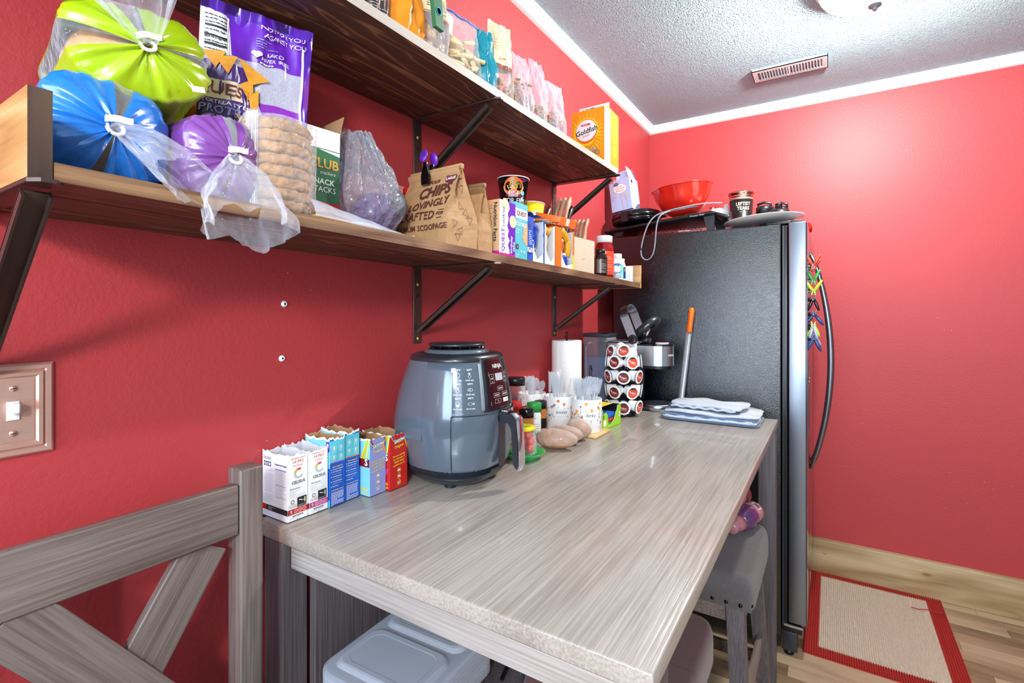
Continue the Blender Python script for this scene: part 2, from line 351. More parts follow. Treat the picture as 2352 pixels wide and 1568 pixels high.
# ------------------------------------------------------------------ printing on surfaces
_tc = {}
def glyphs(txt, bold, al, shear):
    k = (txt, bold, al, shear)
    if k not in _tc:
        cu = bpy.data.curves.new('t', 'FONT'); cu.body = txt; cu.size = 1; cu.offset = bold; cu.shear = shear; cu.resolution_u = 2; cu.align_x = al; cu.align_y = 'CENTER'
        o = bpy.data.objects.new('t', cu); C.objects.link(o); dg = bpy.context.evaluated_depsgraph_get(); dg.update()
        me = bpy.data.meshes.new_from_object(o.evaluated_get(dg))
        _tc[k] = ([(q.co.x, q.co.y) for q in me.vertices], [tuple(p.vertices) for p in me.polygons])
        bpy.data.meshes.remove(me); bpy.data.objects.remove(o); bpy.data.curves.remove(cu)
    return _tc[k]
class Face:
    """maps metres (u to the right, v up) on a face to 3D; off lifts along the normal"""
    def __init__(s, fn): s.fn = fn
    @staticmethod
    def flat(o, ux, uy):
        o = Vector(o); ux = Vector(ux).normalized(); uy = Vector(uy).normalized(); n = ux.cross(uy)
        return Face(lambda u, v, k: o+ux*u+uy*v+n*k)
    @staticmethod
    def cyl(rf, a0, c=(0, 0, 0)):
        """around z; u is arc length from angle a0; rf(z) radius"""
        def f(u, v, k):
            r = rf(v) if callable(rf) else rf; a = a0+u/r; return Vector((c[0]+(r+k)*math.cos(a), c[1]+(r+k)*math.sin(a), c[2]+v))
        return Face(f)
LAY = .00022
class Print(B):
    def __init__(s, face, lay=LAY, sub=0): super().__init__(); s.F = face; s.L = lay; s.sub = sub
    def rect(s, u0, v0, u1, v1, m, k=1, n=1):
        if s.sub: n = max(n, int(max(u1-u0, v1-v0)/s.sub)+1)
        return s.grid(lambda a, b: s.F.fn(u0+(u1-u0)*a, v0+(v1-v0)*b, k*s.L), n, n, m, smooth=False)
    def poly(s, pts, m, k=2):
        return s.add([s.F.fn(u, v, k*s.L) for u, v in pts], [tuple(range(len(pts)))], m)
    def disc(s, u, v, r, m, k=2, n=20, ry=None):
        ry = ry or r
        vs = [s.F.fn(u, v, k*s.L)]+[s.F.fn(u+r*math.cos(2*PI*i/n), v+ry*math.sin(2*PI*i/n), k*s.L) for i in range(n)]
        return s.add(vs, [(0, 1+i, 1+(i+1) % n) for i in range(n)], m)
    def ring(s, u, v, r, wd, m, k=3, a0=0, a1=360, n=20, ry=None):
        q = (ry or r)/r; P = lambda t, rr: s.F.fn(u+rr*math.cos(t), v+rr*q*math.sin(t), k*s.L)
        A = [R(a0+(a1-a0)*i/n) for i in range(n+1)]; vs = [P(t, r) for t in A]+[P(t, r-wd) for t in A]
        return s.add(vs, [(i+1, i, n+1+i, n+2+i) for i in range(n)], m)
    def text(s, t, u, v, size, m='ink', k=4, al='CENTER', bold=.0, rot=0, sx=1, shear=0):
        vs, fs = glyphs(t, bold, al, shear); c, d = math.cos(R(rot)), math.sin(R(rot))
        return s.add([s.F.fn(u+size*(x*sx*c-y*d), v+size*(x*sx*d+y*c), k*s.L) for x, y in vs], fs, m)
    def lines(s, u0, u1, v1, v0, n, m='grey', th=.0007, k=3, seed=1):
        q = random.Random(seed)
        for i in range(n):
            v = v1+(v0-v1)*i/max(1, n-1); a = u0
            while a < u1-.002:
                b = min(u1, a+q.uniform(.002, .006)); s.rect(a, v-th/2, b, v+th/2, m, k); a = b+.0009
                if q.random() < .04: break
        return s
# ================================================================== THE SETTING
XR, YB, YR, ZC = 3.4, 3.01, -1.8, 2.44
b = B(); b.box(-.02, XR, YR, YB, -.05, -.006, 'floor_wood'); fl = struct('floor', b)
unit = bpy.data.meshes.new('plank'); unit.from_pydata([(x, y, z) for z in (0, 1) for y in (0, 1) for x in (0, 1)], [], [(0, 2, 3, 1), (4, 5, 7, 6), (0, 1, 5, 4), (1, 3, 7, 5), (3, 2, 6, 7), (2, 0, 4, 6)])
unit.materials.append(MT['floor_wood'])
pw = .066; q = random.Random(3)
for j in range(int((YB-.25)/pw)+1):
    y = YB-.004-(j+1)*pw; x = .2-q.uniform(0, .5)
    while x < 2.3:
        L = q.uniform(.35, .95); o = bpy.data.objects.new('plank', unit); C.objects.link(o); o.parent = fl
        o.location = (x+.0006, y+.0005, -.008); o.scale = (L-.0012, pw-.001, .008+q.uniform(-.0003, .0003)); x += L
b = B(); b.box(-.12, 0, YR, YB+.1, -.05, ZC, 'red_paint'); wl = struct('wall_left', b)
b = B(); b.box(0, XR+.1, YB, YB+.1, -.05, ZC, 'red_paint'); wb = struct('wall_back', b)
b = B(); b.box(XR, XR+.1, YR, YB, -.05, ZC, 'neutral_wall'); struct('wall_right', b)
b = B()      # rear wall with a window opening and a second, added one
b.box(-.12, .05, YR-.1, YR, -.05, ZC, 'neutral_wall'); b.box(1.25, 1.85, YR-.1, YR, -.05, ZC, 'neutral_wall'); b.box(3.25, XR+.1, YR-.1, YR, -.05, ZC, 'neutral_wall'); b.box(1.85, 3.25, YR-.1, YR, -.05, .75, 'neutral_wall'); b.box(1.85, 3.25, YR-.1, YR, 2.35, ZC, 'neutral_wall')
b.box(.05, 1.25, YR-.1, YR, -.05, .9, 'neutral_wall'); b.box(.05, 1.25, YR-.1, YR, 2.1, ZC, 'neutral_wall'); struct('wall_rear', b)
b = B(); b.box(.05, 1.25, YR-.07, YR-.03, .9, .95, 'trim_white'); b.box(.05, 1.25, YR-.07, YR-.03, 2.05, 2.1, 'trim_white'); b.box(.05, .10, YR-.07, YR-.03, .95, 2.05, 'trim_white')
b.box(1.20, 1.25, YR-.07, YR-.03, .95, 2.05, 'trim_white'); b.box(.63, .67, YR-.07, YR-.03, .95, 2.05, 'trim_white'); wn = struct('window_1', b)
b = B(); b.box(.10, 1.20, YR-.052, YR-.048, .95, 2.05, 'glass_clear'); part(wn, 'pane', b)
b = B()
for q4 in ((1.85, 3.25, .75, .80), (1.85, 3.25, 2.30, 2.35), (1.85, 1.90, .8, 2.3), (3.2, 3.25, .8, 2.3), (2.53, 2.57, .8, 2.3)): b.box(q4[0], q4[1], YR-.07, YR-.03, q4[2], q4[3], 'trim_white')
w2_ = struct('added_window', b); b = B(); b.box(1.9, 3.2, YR-.052, YR-.048, .8, 2.3, 'glass_clear'); part(w2_, 'pane', b)  # unseen window added for its haze on the back wall
b = B(); b.box(-.12, XR+.1, YR-.1, YB+.1, ZC, ZC+.1, 'popcorn'); struct('ceiling', b)
def moulding(name, p0, p1, inward):
    """small stepped crown: profile in (distance from wall, drop from ceiling)"""
    prof = [(0, 0), (.034, 0), (.034, .006), (.026, .010), (.020, .020), (.012, .028), (.010, .032), (.012, .034), (.012, .040), (0, .043)]
    bb = B(); p0 = Vector(p0); p1 = Vector(p1); iw = Vector(inward); vs = []
    for p in (p0, p1):
        for a, d in prof: vs.append(p+iw*a-Vector((0, 0, d)))
    n = len(prof); bb.add(vs, [(i, (i+1) % n, n+(i+1) % n, n+i) for i in range(n)]+[tuple(range(n)), tuple(reversed(range(n, 2*n)))], 'trim_white'); return struct(name, bb)
moulding('trim_1', (0, YR, ZC), (0, YB, ZC), (1, 0, 0)); moulding('trim_2', (0, YB, ZC), (XR, YB, ZC), (0, -1, 0))
b = B(); b.box(.0, XR, YB-.020, YB, .0, .168, 'pine', .004); b.box(0, XR, YB-.016, YB, .168, .174, 'pine'); struct('baseboard_back', b)
# screw anchors left in the wall
for (y, z) in ((.603, 1.345), (.598, 1.236)):
    b = B(); b.lathe([(0, .0035), (.002, .0035), (.0032, .0045), (.0062, .002), (.0066, 0)], 'paper_white', 16, TR(0, y, z, 0, PI/2)); b.lathe([(0, .0038), (.0019, .0038)], 'black', 12, TR(0, y, z, 0, PI/2), caps=False)
    part(wl, 'wall_anchor', b, 'white plastic screw anchor')
# ------------------------------------------------------------------ light switch
t = thing('light_switch', 'brushed nickel single toggle light switch plate low on the red wall at the left edge', 'light switch', (0, .166, 1.197))
b = B(); hw, hh = .082, .0625
for i, (ins, z0, z1) in enumerate([(0, 0, .003), (.004, .003, .0065), (.010, .0065, .0045), (.0125, .0045, .008), (.017, .008, .0055), (.019, .0055, .006)]):
    pass
rings = [(0, 0), (0, .003), (.003, .0065), (.008, .0065), (.010, .004), (.0125, .008), (.0165, .008), (.019, .005), (.021, .0055)]
vs = []; fs = []
for ins, h in rings: vs += [(h, -hw+ins, -hh+ins), (h, hw-ins, -hh+ins), (h, hw-ins, hh-ins), (h, -hw+ins, hh-ins)]
for i in range(len(rings)-1):
    for k in range(4): fs.append((i*4+k, i*4+(k+1) % 4, i*4+4+(k+1) % 4, i*4+4+k))
fs.append(tuple(range(len(rings)*4-4, len(rings)*4))); b.add(vs, fs, 'nickel'); part(t, 'plate', b)
b = B(); b.box(.005, .0075, .040-.0065, .040+.0065, -.0125, .0125, 'white', .001); part(t, 'collar', b)
b = B(); b.box(.006, .020, .040-.0045, .040+.0045, -.003, .011, 'white', .002, TR(0, 0, 0, 0, 0, 0)); part(t, 'toggle', b)
for dz in (-.030, .030):
    b = B(); b.lathe([(.0042, 0), (.004, .0015), (0, .0025)], 'nickel', 16, TR(.0055, .040, dz, 0, PI/2)); b.box(.0075, .0082, .037, .043, dz-.0005, dz+.0005, 'black'); part(t, 'screw', b)
# ------------------------------------------------------------------ ceiling lamp and vent
t = thing('ceiling_light', 'frosted white glass dome ceiling light at the top edge of the photo', 'ceiling light', (1.05, 2.03, ZC))
b = B(); b.lathe([(.17, 0), (.172, -.012), (.165, -.022), (0, -.022)], 'trim_white', 40); part(t, 'mount', b)
m, nt, p = base('dome_glass'); nt.nodes.remove(p); tr = nn(nt, 'ShaderNodeBsdfTransparent'); em = nn(nt, 'ShaderNodeEmission'); em.inputs[0].default_value = (1, .96, .9, 1); em.inputs[1].default_value = 2.0
tx = nn(nt, 'ShaderNodeTexNoise'); tx.inputs['Scale'].default_value = 6; mr = nn(nt, 'ShaderNodeMapRange'); mr.inputs[1].default_value = .05; mr.inputs[2].default_value = .75; mr.inputs[3].default_value = .97; mr.inputs[4].default_value = .40
ge = nn(nt, 'ShaderNodeNewGeometry'); sp = nn(nt, 'ShaderNodeSeparateXYZ'); ab = nn(nt, 'ShaderNodeMath', operation='ABSOLUTE'); ad = nn(nt, 'ShaderNodeMath', operation='MULTIPLY_ADD'); ad.inputs[1].default_value = .04
nt.links.new(ge.outputs['Normal'], sp.inputs[0]); nt.links.new(sp.outputs['Z'], ab.inputs[0]); nt.links.new(tx.outputs[0], ad.inputs[0]); nt.links.new(ab.outputs[0], ad.inputs[2]); nt.links.new(ad.outputs[0], mr.inputs[0])   # rim passes less light, added to tame the hot spot on the walls
mx = nn(nt, 'ShaderNodeMixShader'); nt.links.new(mr.outputs[0], mx.inputs[0]); nt.links.new(tr.outputs[0], mx.inputs[1]); nt.links.new(em.outputs[0], mx.inputs[2]); nt.links.new(mx.outputs[0], nt.nodes['Material Output'].inputs[0]); MT['dome_glass'] = m
b = B(); b.lathe([(.160*math.cos(R(a)), -.022-.078*math.sin(R(a))) for a in range(0, 91, 6)], 'dome_glass', 48, caps=False); part(t, 'glass_dome', b)
b = B(); b.lathe([(0, -.1), (.020, -.1), (.018, -.107), (.006, -.110), (.008, -.116), (.004, -.122), (0, -.123)], 'grey', 20); part(t, 'finial', b)
t = thing('ceiling_vent', 'white metal register vent with louvres on the ceiling near the back wall', 'vent', (.768, 2.604, ZC))
b = B(); W2, H2 = .150, .062
for (x0, x1, y0, y1) in ((-W2, W2, -H2, -.040), (-W2, W2, .040, H2), (-W2, -.128, -.040, .040), (.128, W2, -.040, .040), (-.004, .004, -.040, .040)): b.box(x0, x1, y0, y1, -.010, -.006, 'vent_white')
for (x0, x1, y0, y1) in ((-W2, W2, -H2, -H2+.003), (-W2, W2, H2-.003, H2), (-W2, -W2+.003, -H2, H2), (W2-.003, W2, -H2, H2)): b.box(x0, x1, y0, y1, -.010, 0, 'vent_white')
part(t, 'frame', b); b = B(); b.box(-.13, .13, -.042, .042, -.0035, -.001, 'grey'); part(t, 'backing', b)
for k in range(20):
    x = -.117+(k+(1.3 if k > 9 else 0))*.0117
    b = B(); b.box(-.0009, .0009, -.040, .040, -.006, .004, 'vent_white', 0, TR(x, 0, -.006, 0, R(-28 if k < 10 else 28))); part(t, 'slat', b)
for sx in (-1, 1):
    b = B(); b.lathe([(.003, 0), (0, -.002)], 'grey', 10, TR(sx*.139, 0, -.010)); part(t, 'screw', b)

# ================================================================== SHELVES
ZL = lambda y: 1.481-.019*(y-.18)         # top of the lower shelf (it sags a little towards the fridge)
ZU = 1.854
def plank(parent, x0, x1, y0, y1, zf, th, m='shelf_wood', name='plank', em='shelf_edge'):
    b = B(); b.box(x0, x1, y0, y1, 0, th, [m, m, m, em if x1 > .26 else m, m, m])
    b.v = [Vector((v.x, v.y, v.z+zf(v.y)-th)) for v in b.v]; return part(parent, name, b)
t = thing('lower_shelf', 'long dark-stained plank shelf with end boards, lower of the two wall shelves', 'shelf', (0, 0, 0))
for i, (x0, x1) in enumerate(((.003, .0885), (.0915, .1765), (.1795, .265))): plank(t, x0, x1, .178, 2.020, ZL, .019)
b = B(); b.box(.0, .266, .158, .177, 1.462, 1.552, ['end_lit', 'end_lit', 'end_lit', 'end_wood', 'end_wood', 'end_wood']); part(t, 'end_board', b)
b = B(); b.box(.0, .266, 2.021, 2.038, 1.426, 1.520, 'end_lit', .0015); part(t, 'end_board', b)
t = thing('upper_shelf', 'long dark-stained plank shelf mounted highest on the red wall', 'shelf', (0, 0, 0))
for i, (x0, x1) in enumerate(((.003, .0885), (.0915, .1765), (.1795, .265))): plank(t, x0, x1, .02, 1.792-.01*i, lambda y: ZU, .019, em='shelf_edge_lit')
def bracket(y, zf, label, ln=.20):
    z = zf(y)-.019; t = thing('shelf_bracket', label, 'bracket', (0, y, z-.0005), 0, 'steel brackets under the wall shelves')
    b = B(); b.box(.001, .005, -.014, .014, -ln, 0, 'bracket', .001); part(t, 'wall_strap', b)
    b = B(); b.box(.001, .262, -.014, .014, -.004, 0, 'bracket', .001); b.prism([(-.014, 0), (.014, 0), (.006, .012), (-.006, .012)], -.004, 0, 'bracket', Matrix(((0, 1, 0, .262), (1, 0, 0, 0), (0, 0, 1, 0), (0, 0, 0, 1)))); part(t, 'shelf_strap', b)
    p0 = Vector((.010, 0, -ln+.035)); p1 = Vector((.235, 0, -.008)); d = (p1-p0); L = d.length; an = math.atan2(d.z, d.x)
    b = B(); Mx = TR(p0.x, 0, p0.z, 0, -an); b.box(0, L, -.0125, .0125, -.002, .002, 'bracket', .001, Mx); b.box(0, L, -.0125, -.0100, -.010, .002, 'bracket', 0, Mx); b.box(0, L, .0100, .0125, -.010, .002, 'bracket', 0, Mx); part(t, 'brace', b)
    for zz in (-.045, -ln+.012):
        b = B(); b.lathe([(.0045, 0), (.004, .0015), (0, .003)], 'gold', 12, TR(.005, 0, zz, 0, PI/2)); part(t, 'screw', b)
    b = B(); b.lathe([(.004, 0), (0, .0006)], 'black', 12, TR(.005, 0, -.075, 0, PI/2)); part(t, 'screw_hole', b)
bracket(.172, lambda y: ZL(y), 'dark steel shelf bracket under the left end of the lower shelf', .24)
bracket(.984, ZL, 'dark steel shelf bracket under the middle of the lower shelf')
bracket(1.765, ZL, 'dark steel shelf bracket under the fridge end of the lower shelf')
bracket(.984, lambda y: ZU, 'dark steel shelf bracket under the middle of the upper shelf')
bracket(1.765, lambda y: ZU, 'dark steel shelf bracket under the fridge end of the upper shelf')

# ================================================================== TABLE
TZ = .938
t = thing('counter_table', 'weathered grey-brown wooden counter height table along the red wall', 'table', (0, 0, 0))
b = B(); b.box(.014, .766, .538, 2.05, TZ-.027, TZ, 'table_top', .003); part(t, 'tabletop', b)
b = B(); b.box(.10, .72, .552, .572, TZ-.075, TZ-.0275, 'table_side', .001); part(t, 'apron', b)
b = B(); b.box(.69, .712, .575, 2.02, TZ-.075, TZ-.0275, 'table_side', .001); part(t, 'apron', b)
b = B(); b.box(.10, .70, 2.0, 2.02, TZ-.075, TZ-.0275, 'table_side', .001); part(t, 'apron', b)
for (x, y) in ((.065, .565), (.735, .585), (.065, 2.01), (.735, 2.02)):
    b = B(); b.box(x-.028, x+.028, y-.026, y+.026, 0, TZ-.0275, 'leg_wood', .003); part(t, 'leg', b)
b = B(); b.box(.094, .112, .595, 1.98, .12, TZ-.076, 'leg_wood'); part(t, 'back_panel', b)
b = B(); b.box(.113, .42, .925, .943, .12, TZ-.076, 'leg_wood'); part(t, 'divider_panel', b, 'upright cabinet divider')
b = B(); b.box(.113, .42, .58, .924, .605, .623, 'leg_wood'); part(t, 'shelf_board', b)
b = B(); b.lathe([(.008, 0), (.009, .004), (0, .006)], 'black', 14, TR(.112, .63, .84, 0, PI/2)); part(t, 'screw', b)

# ================================================================== CHAIR AND STOOLS
t = thing('dining_chair', 'grey-brown wooden chair with X back standing against the red wall', 'chair', (0, 0, 0))
b = B(); b.box(.108, .128, .06, .442, .972, 1.052, 'chair_rail', .003); part(t, 'top_rail', b)
b = B(); b.box(.108, .128, .06, .442, .660, .715, 'chair_rail', .003); part(t, 'lower_rail', b)
for y in (.04, .462):
    b = B(); b.box(-.014, .026, -.019, .019, 0, 1.075, 'chair_post', .004, TR(.105, y, 0, 0, 0)); part(t, 'post', b)
def diag(y0, z0, y1, z1, x, wd=.068):
    dy, dz = y1-y0, z1-z0; L = math.hypot(dy, dz); b = B(); b.box(-.007, .007, -wd/2, wd/2, 0, L, 'chair_post', .002)
    o = part(t, 'back_slat', b); o.location = (x, y0, z0); o.rotation_euler = (-math.atan2(dy, dz), 0, 0)
diag(.398, .972, .22, .69, .113); diag(.175, .974, .400, .665, .1185)
b = B(); b.box(.10, .50, .03, .47, .600, .645, 'fabric_grey', .018); part(t, 'seat', b)
b = B(); b.box(.11, .48, .045, .455, .565, .60, 'chair_rail'); part(t, 'seat_frame', b)
for y in (.06, .44):
    b = B(); b.box(.45, .488, y-.019, y+.019, 0, .598, 'chair_post', .003); part(t, 'leg', b)
b = B(); b.box(.46, .478, .08, .42, .2, .24, 'chair_rail'); part(t, 'stretcher', b)
for y in (.06, .44):
    b = B(); b.box(.13, .45, y-.008, y+.008, .26, .3, 'chair_rail'); part(t, 'stretcher', b)

nail_b = B(); nail_b.lathe([(.0052, 0), (.0045, .002), (.0025, .0034), (0, .004)], 'nail', 12)
def stool(y0, y1, x0, x1, label, fab, lab2):
    t = thing('counter_stool', label, 'stool', ((x0+x1)/2, (y0+y1)/2, 0), 0, 'upholstered stools pushed under the table')
    w2, l2 = (x1-x0)/2, (y1-y0)/2; zt = .655
    def f(u, v):
        a = 2*PI*u; e = .16; cs, sn = math.cos(a), math.sin(a)
        px = w2*math.copysign(abs(cs)**e, cs); py = l2*math.copysign(abs(sn)**e, sn)
        if v < .3: k = 1; z = .575+v/.3*.035
        elif v < .7: g = (v-.3)/.4*PI/2; k = 1-.10*(1-math.cos(g)); z = .610+.045*math.sin(g)
        else: k = .90*(1-(v-.7)/.3); z = .655+.002*(1-k)
        sad = -.014*(1-(py*k/l2)**2)+.004
        return (px*k, py*k, z+sad*(1 if v > .3 else v/.3))
    b = B(); b.grid(f, 64, 24, fab); b.box(-w2+.006, w2-.006, -l2+.006, l2-.006, .572, .578, fab); part(t, 'seat', b)
    nm = None
    for k in range(15):
        for side in (0, 1):
            y = -l2+.018+k*(2*l2-.036)/14
            o = nail_b.build('nailhead', t) if nm is None else bpy.data.objects.new('nailhead', nm)
            if nm is None: nm = o.data
            else: C.objects.link(o); o.parent = t
            o.location = ((w2-.006) if side else -(w2-.006), y, .584-.008*(1-(y/l2)**2)+.003); o.rotation_euler = (0, PI/2 if side else -PI/2, 0)
    for k in range(8):
        for side in (0, 1):
            o = bpy.data.objects.new('nailhead', nm); C.objects.link(o); o.parent = t
            o.location = (-w2+.03+k*(2*w2-.06)/7, (l2-.001) if side else -(l2-.001), .587); o.rotation_euler = (-PI/2 if side else PI/2, 0, 0)
    b = B(); b.box(-w2+.025, w2-.025, -l2+.025, l2-.025, .525, .572, 'chair_rail'); part(t, 'seat_rail', b)
    for sx in (-1, 1):
        for sy in (-1, 1):
            b = B(); top = Vector((sx*(w2-.045), sy*(l2-.035), .572)); bot = Vector((sx*(w2-.012), sy*(l2+.045), 0))
            vs = []
            for p, s in ((bot, .017), (top, .021)):
                vs += [(p.x-s, p.y-s, p.z), (p.x+s, p.y-s, p.z), (p.x+s, p.y+s, p.z), (p.x-s, p.y+s, p.z)]
            b.add(vs, [(0, 3, 2, 1), (4, 5, 6, 7), (0, 1, 5, 4), (1, 2, 6, 5), (2, 3, 7, 6), (3, 0, 4, 7)], 'leg_wood'); part(t, 'leg', b)
    for sx in (-1, 1):
        b = B(); b.box(sx*(w2-.028)-.009, sx*(w2-.028)+.009, -l2+.0, l2-.0, .27, .305, 'chair_rail', .002); part(t, 'stretcher', b)
    for sy in (-1, 1):
        b = B(); b.box(-w2+.05, w2-.05, sy*(l2+.012)-.009, sy*(l2+.012)+.009, .20, .235, 'end_wood', .002); part(t, 'stretcher', b)
    return t
stool(1.375, 1.775, .47, .765, 'grey upholstered counter stool nearest the fridge with bottles on its seat', 'fabric_grey', '')
stool(.80, 1.175, .43, .715, 'brown upholstered counter stool nearest the camera under the table edge', 'fabric_brown', '')

# ================================================================== RUG
t = thing('floor_rug', 'cream ribbed rug with a red border on the wood floor by the fridge', 'rug', (1.09, 2.63, 0), R(0))
b = B()
nr = 46
for (x0, x1, y0, y1, ax) in ((-.255, -.205, -.37, .37, 'x'), (.205, .262, -.37, .37, 'x'), (-.205, .205, .318, .37, 'x'), (-.205, .205, -.37, -.312, 'x')):
    n = max(3, int((x1-x0)/.0075))
    for k in range(n):
        xa = x0+(x1-x0)*k/n; xb = x0+(x1-x0)*(k+1)/n; xm = (xa+xb)/2
        b.add([(xa, y0, .001), (xm, y0, .010), (xb, y0, .001), (xa, y1, .001), (xm, y1, .010), (xb, y1, .001)], [(0, 1, 4, 3), (1, 2, 5, 4)], 'rug_red')
b.box(-.256, .263, -.371, .371, 0, .0035, 'rug_red'); part(t, 'border', b)
b = B(); n = 54
for k in range(n):
    xa = -.205+.41*k/n; xb = xa+.41/n; xm = (xa+xb)/2
    b.add([(xa, -.311, .003), (xm, -.311, .010), (xb, -.311, .003), (xa, .317, .003), (xm, .317, .010), (xb, .317, .003)], [(0, 1, 4, 3), (1, 2, 5, 4)], 'rug_cream')
part(t, 'woven_centre', b)
b = B(); b.tube([(.26, .23, .008), (.235, .215, .014), (.20, .225, .012), (.165, .205, .013), (.14, .21, .012)], .0018, 'rug_red', 6); part(t, 'loose_thread', b)

# ================================================================== FRIDGE
FY, FT = 2.195, 1.668
t = thing('refrigerator', 'side-by-side refrigerator with black textured side and stainless doors at the table end', 'refrigerator', (0, 0, 0))
b = B(); b.box(.083, .765, FY, 3.0, .075, FT, 'fridge_black', .004); part(t, 'cabinet', b)
b = B(); b.box(.767, .787, FY+.006, 2.995, .12, FT-.006, 'black', .003); b.box(.770, .775, FY+.002, FY+.008, .12, FT-.006, 'dark_grey'); part(t, 'door_gasket', b)
for i, (y0, y1) in enumerate(((FY, 2.535), (2.541, 2.995))):
    b = B(); b.box(.790, .850, y0, y1, .135, FT+.004, 'door_steel', .004); dr = part(t, 'door', b)
    b = B(); b.box(.8502, .8524, y0+.004, y1-.004, .139, FT, 'door_face', .001); part(dr, 'front_panel', b)
    yh = y1-.045 if i == 0 else y0+.045
    b = B(); pts = []
    for k in range(21):
        s = k/20; z = .66+s*.92; pts.append((.853+.075*math.sin(PI*s)**.75, yh, z))
    b.tube(pts, [.008+.008*math.sin(PI*k/20)**.6 for k in range(21)], 'handle_steel', 12, flat=(1.15, .8), up=(1, 0, 0)); part(dr, 'handle', b)
    if i == 0:
        b = B(); b.box(.8525, .8545, 2.27, 2.45, .83, 1.13, 'door_face', .001); b.box(.8546, .8552, 2.29, 2.43, .86, 1.0, 'black_gloss'); part(dr, 'dispenser', b)
        b = B(); b.lathe([(.0022, 0), (0, .001)], 'led_green', 8, TR(.8547, 2.33, 1.05, 0, PI/2)); b.lathe([(.0022, 0), (0, .001)], 'led_green', 8, TR(.8547, 2.37, 1.06, 0, PI/2)); part(dr, 'indicator_light', b)
b = B(); b.box(.12, .76, FY+.02, 2.98, .02, .075, 'black'); part(t, 'base_grille', b)
b = B(); b.box(.765, .835, FY+.004, FY+.07, .095, .128, 'black', .004); b.box(.770, .82, FY+.008, FY+.05, .02, .095, 'dark_grey', .004); b.box(.775, .838, FY+.001, FY+.008, .118, .126, 'steel'); part(t, 'door_hinge', b)
for (x, y) in ((.79, FY+.035), (.16, FY+.06), (.79, 2.95), (.16, 2.95)):
    b = B(); b.lathe([(.0, 0), (.018, 0), (.018, .012), (.010, .02), (0, .02)], 'black', 16, TR(x, y, 0)); part(t, 'foot', b)
b = B(); b.box(.71, .80, FY+.01, FY+.07, FT, FT+.014, 'black', .005); b.box(.78, .835, FY+.015, FY+.055, FT+.0045, FT+.014, 'dark_grey', .003); part(t, 'hinge_cover', b)
b = B(); b.box(.35, .44, FY-.0006, FY, .13, .17, 'paper_white'); part(t, 'rating_label', b)

# ================================================================== CLIPS ON THE FRIDGE DOOR
def clip(y, z, rot, colr, label, s=1.0, open_=24):
    t = thing('magnet_clip', label, 'clip', (.8535, y, z), 0, 'clips stuck to the fridge door'); t.rotation_euler = (rot, 0, 0)
    for sg in (-1, 1):
        b = B(); b.blob((0, 0, .020*s), (.0058*s, .010*s, .026*s), colr, 0, 1, 0, 14, TR(.018*s+sg*.003, 0, 0, 0, sg*R(open_)), p=2.6); b.box(-.0022, .0022, -.006*s, .006*s, -.016*s, .004, colr, .0008, TR(.018*s+sg*.003, 0, 0, 0, -sg*R(12))); part(t, 'jaw', b)
    b = B(); b.tube([(.016*s-.009, 0, .002), (.016*s, -.005, .006), (.016*s+.009, 0, .002), (.016*s, .005, -.002)], .0014, 'chrome', 6, True); b.cyl((.016*s, -.008*s, 0), (.016*s, .008*s, 0), .0035, .0035, 'chrome', 10); part(t, 'spring', b)
    b = B(); b.cyl((0, 0, 0), (.008*s, 0, 0), .008, .008, 'dark_grey', 14); part(t, 'magnet', b)
mat('clip_orange', 'd8482a', .3, coat=.4, var=.03); mat('clip_green', '2fa84e', .25, coat=.4, var=.03); mat('clip_lime', 'b6e02a', .25, coat=.4, var=.03); mat('clip_black', '15161c', .3, coat=.3, var=.03); mat('clip_grey', 'a7a9c0', .3, coat=.3, var=.03); mat('clip_navy', '26457a', .3, coat=.3, var=.03)
for a in ((2.225, 1.505, 0, 'clip_orange', 'orange clip at the top of the cluster on the fridge door edge', 1.0, 26), (2.30, 1.50, .2, 'clip_orange', 'orange-red clip behind the topmost one on the fridge door', .9, 30),
          (2.235, 1.448, 0, 'clip_green', 'green clip second row down on the fridge door', 1.0, 24), (2.225, 1.408, 0, 'clip_lime', 'lime green clip with silver spring on the fridge door', 1.05, 32),
          (2.24, 1.375, PI, 'clip_black', 'black clip just under the lime clip on the fridge door', 1.0, 20), (2.26, 1.318, PI, 'clip_navy', 'dark navy clip in the middle of the cluster on the fridge door', 1.1, 34),
          (2.235, 1.275, PI, 'clip_lime', 'lime clip hanging low on the fridge door', 1.0, 22), (2.23, 1.265, PI-.1, 'clip_grey', 'pale grey clip low on the fridge door', 1.0, 14),
          (2.225, 1.225, PI, 'clip_navy', 'blue clip at the bottom of the cluster on the fridge door', 1.1, 24), (2.29, 1.235, PI+.1, 'clip_grey', 'white-grey clip at the very bottom of the cluster', .95, 30)): clip(*a)
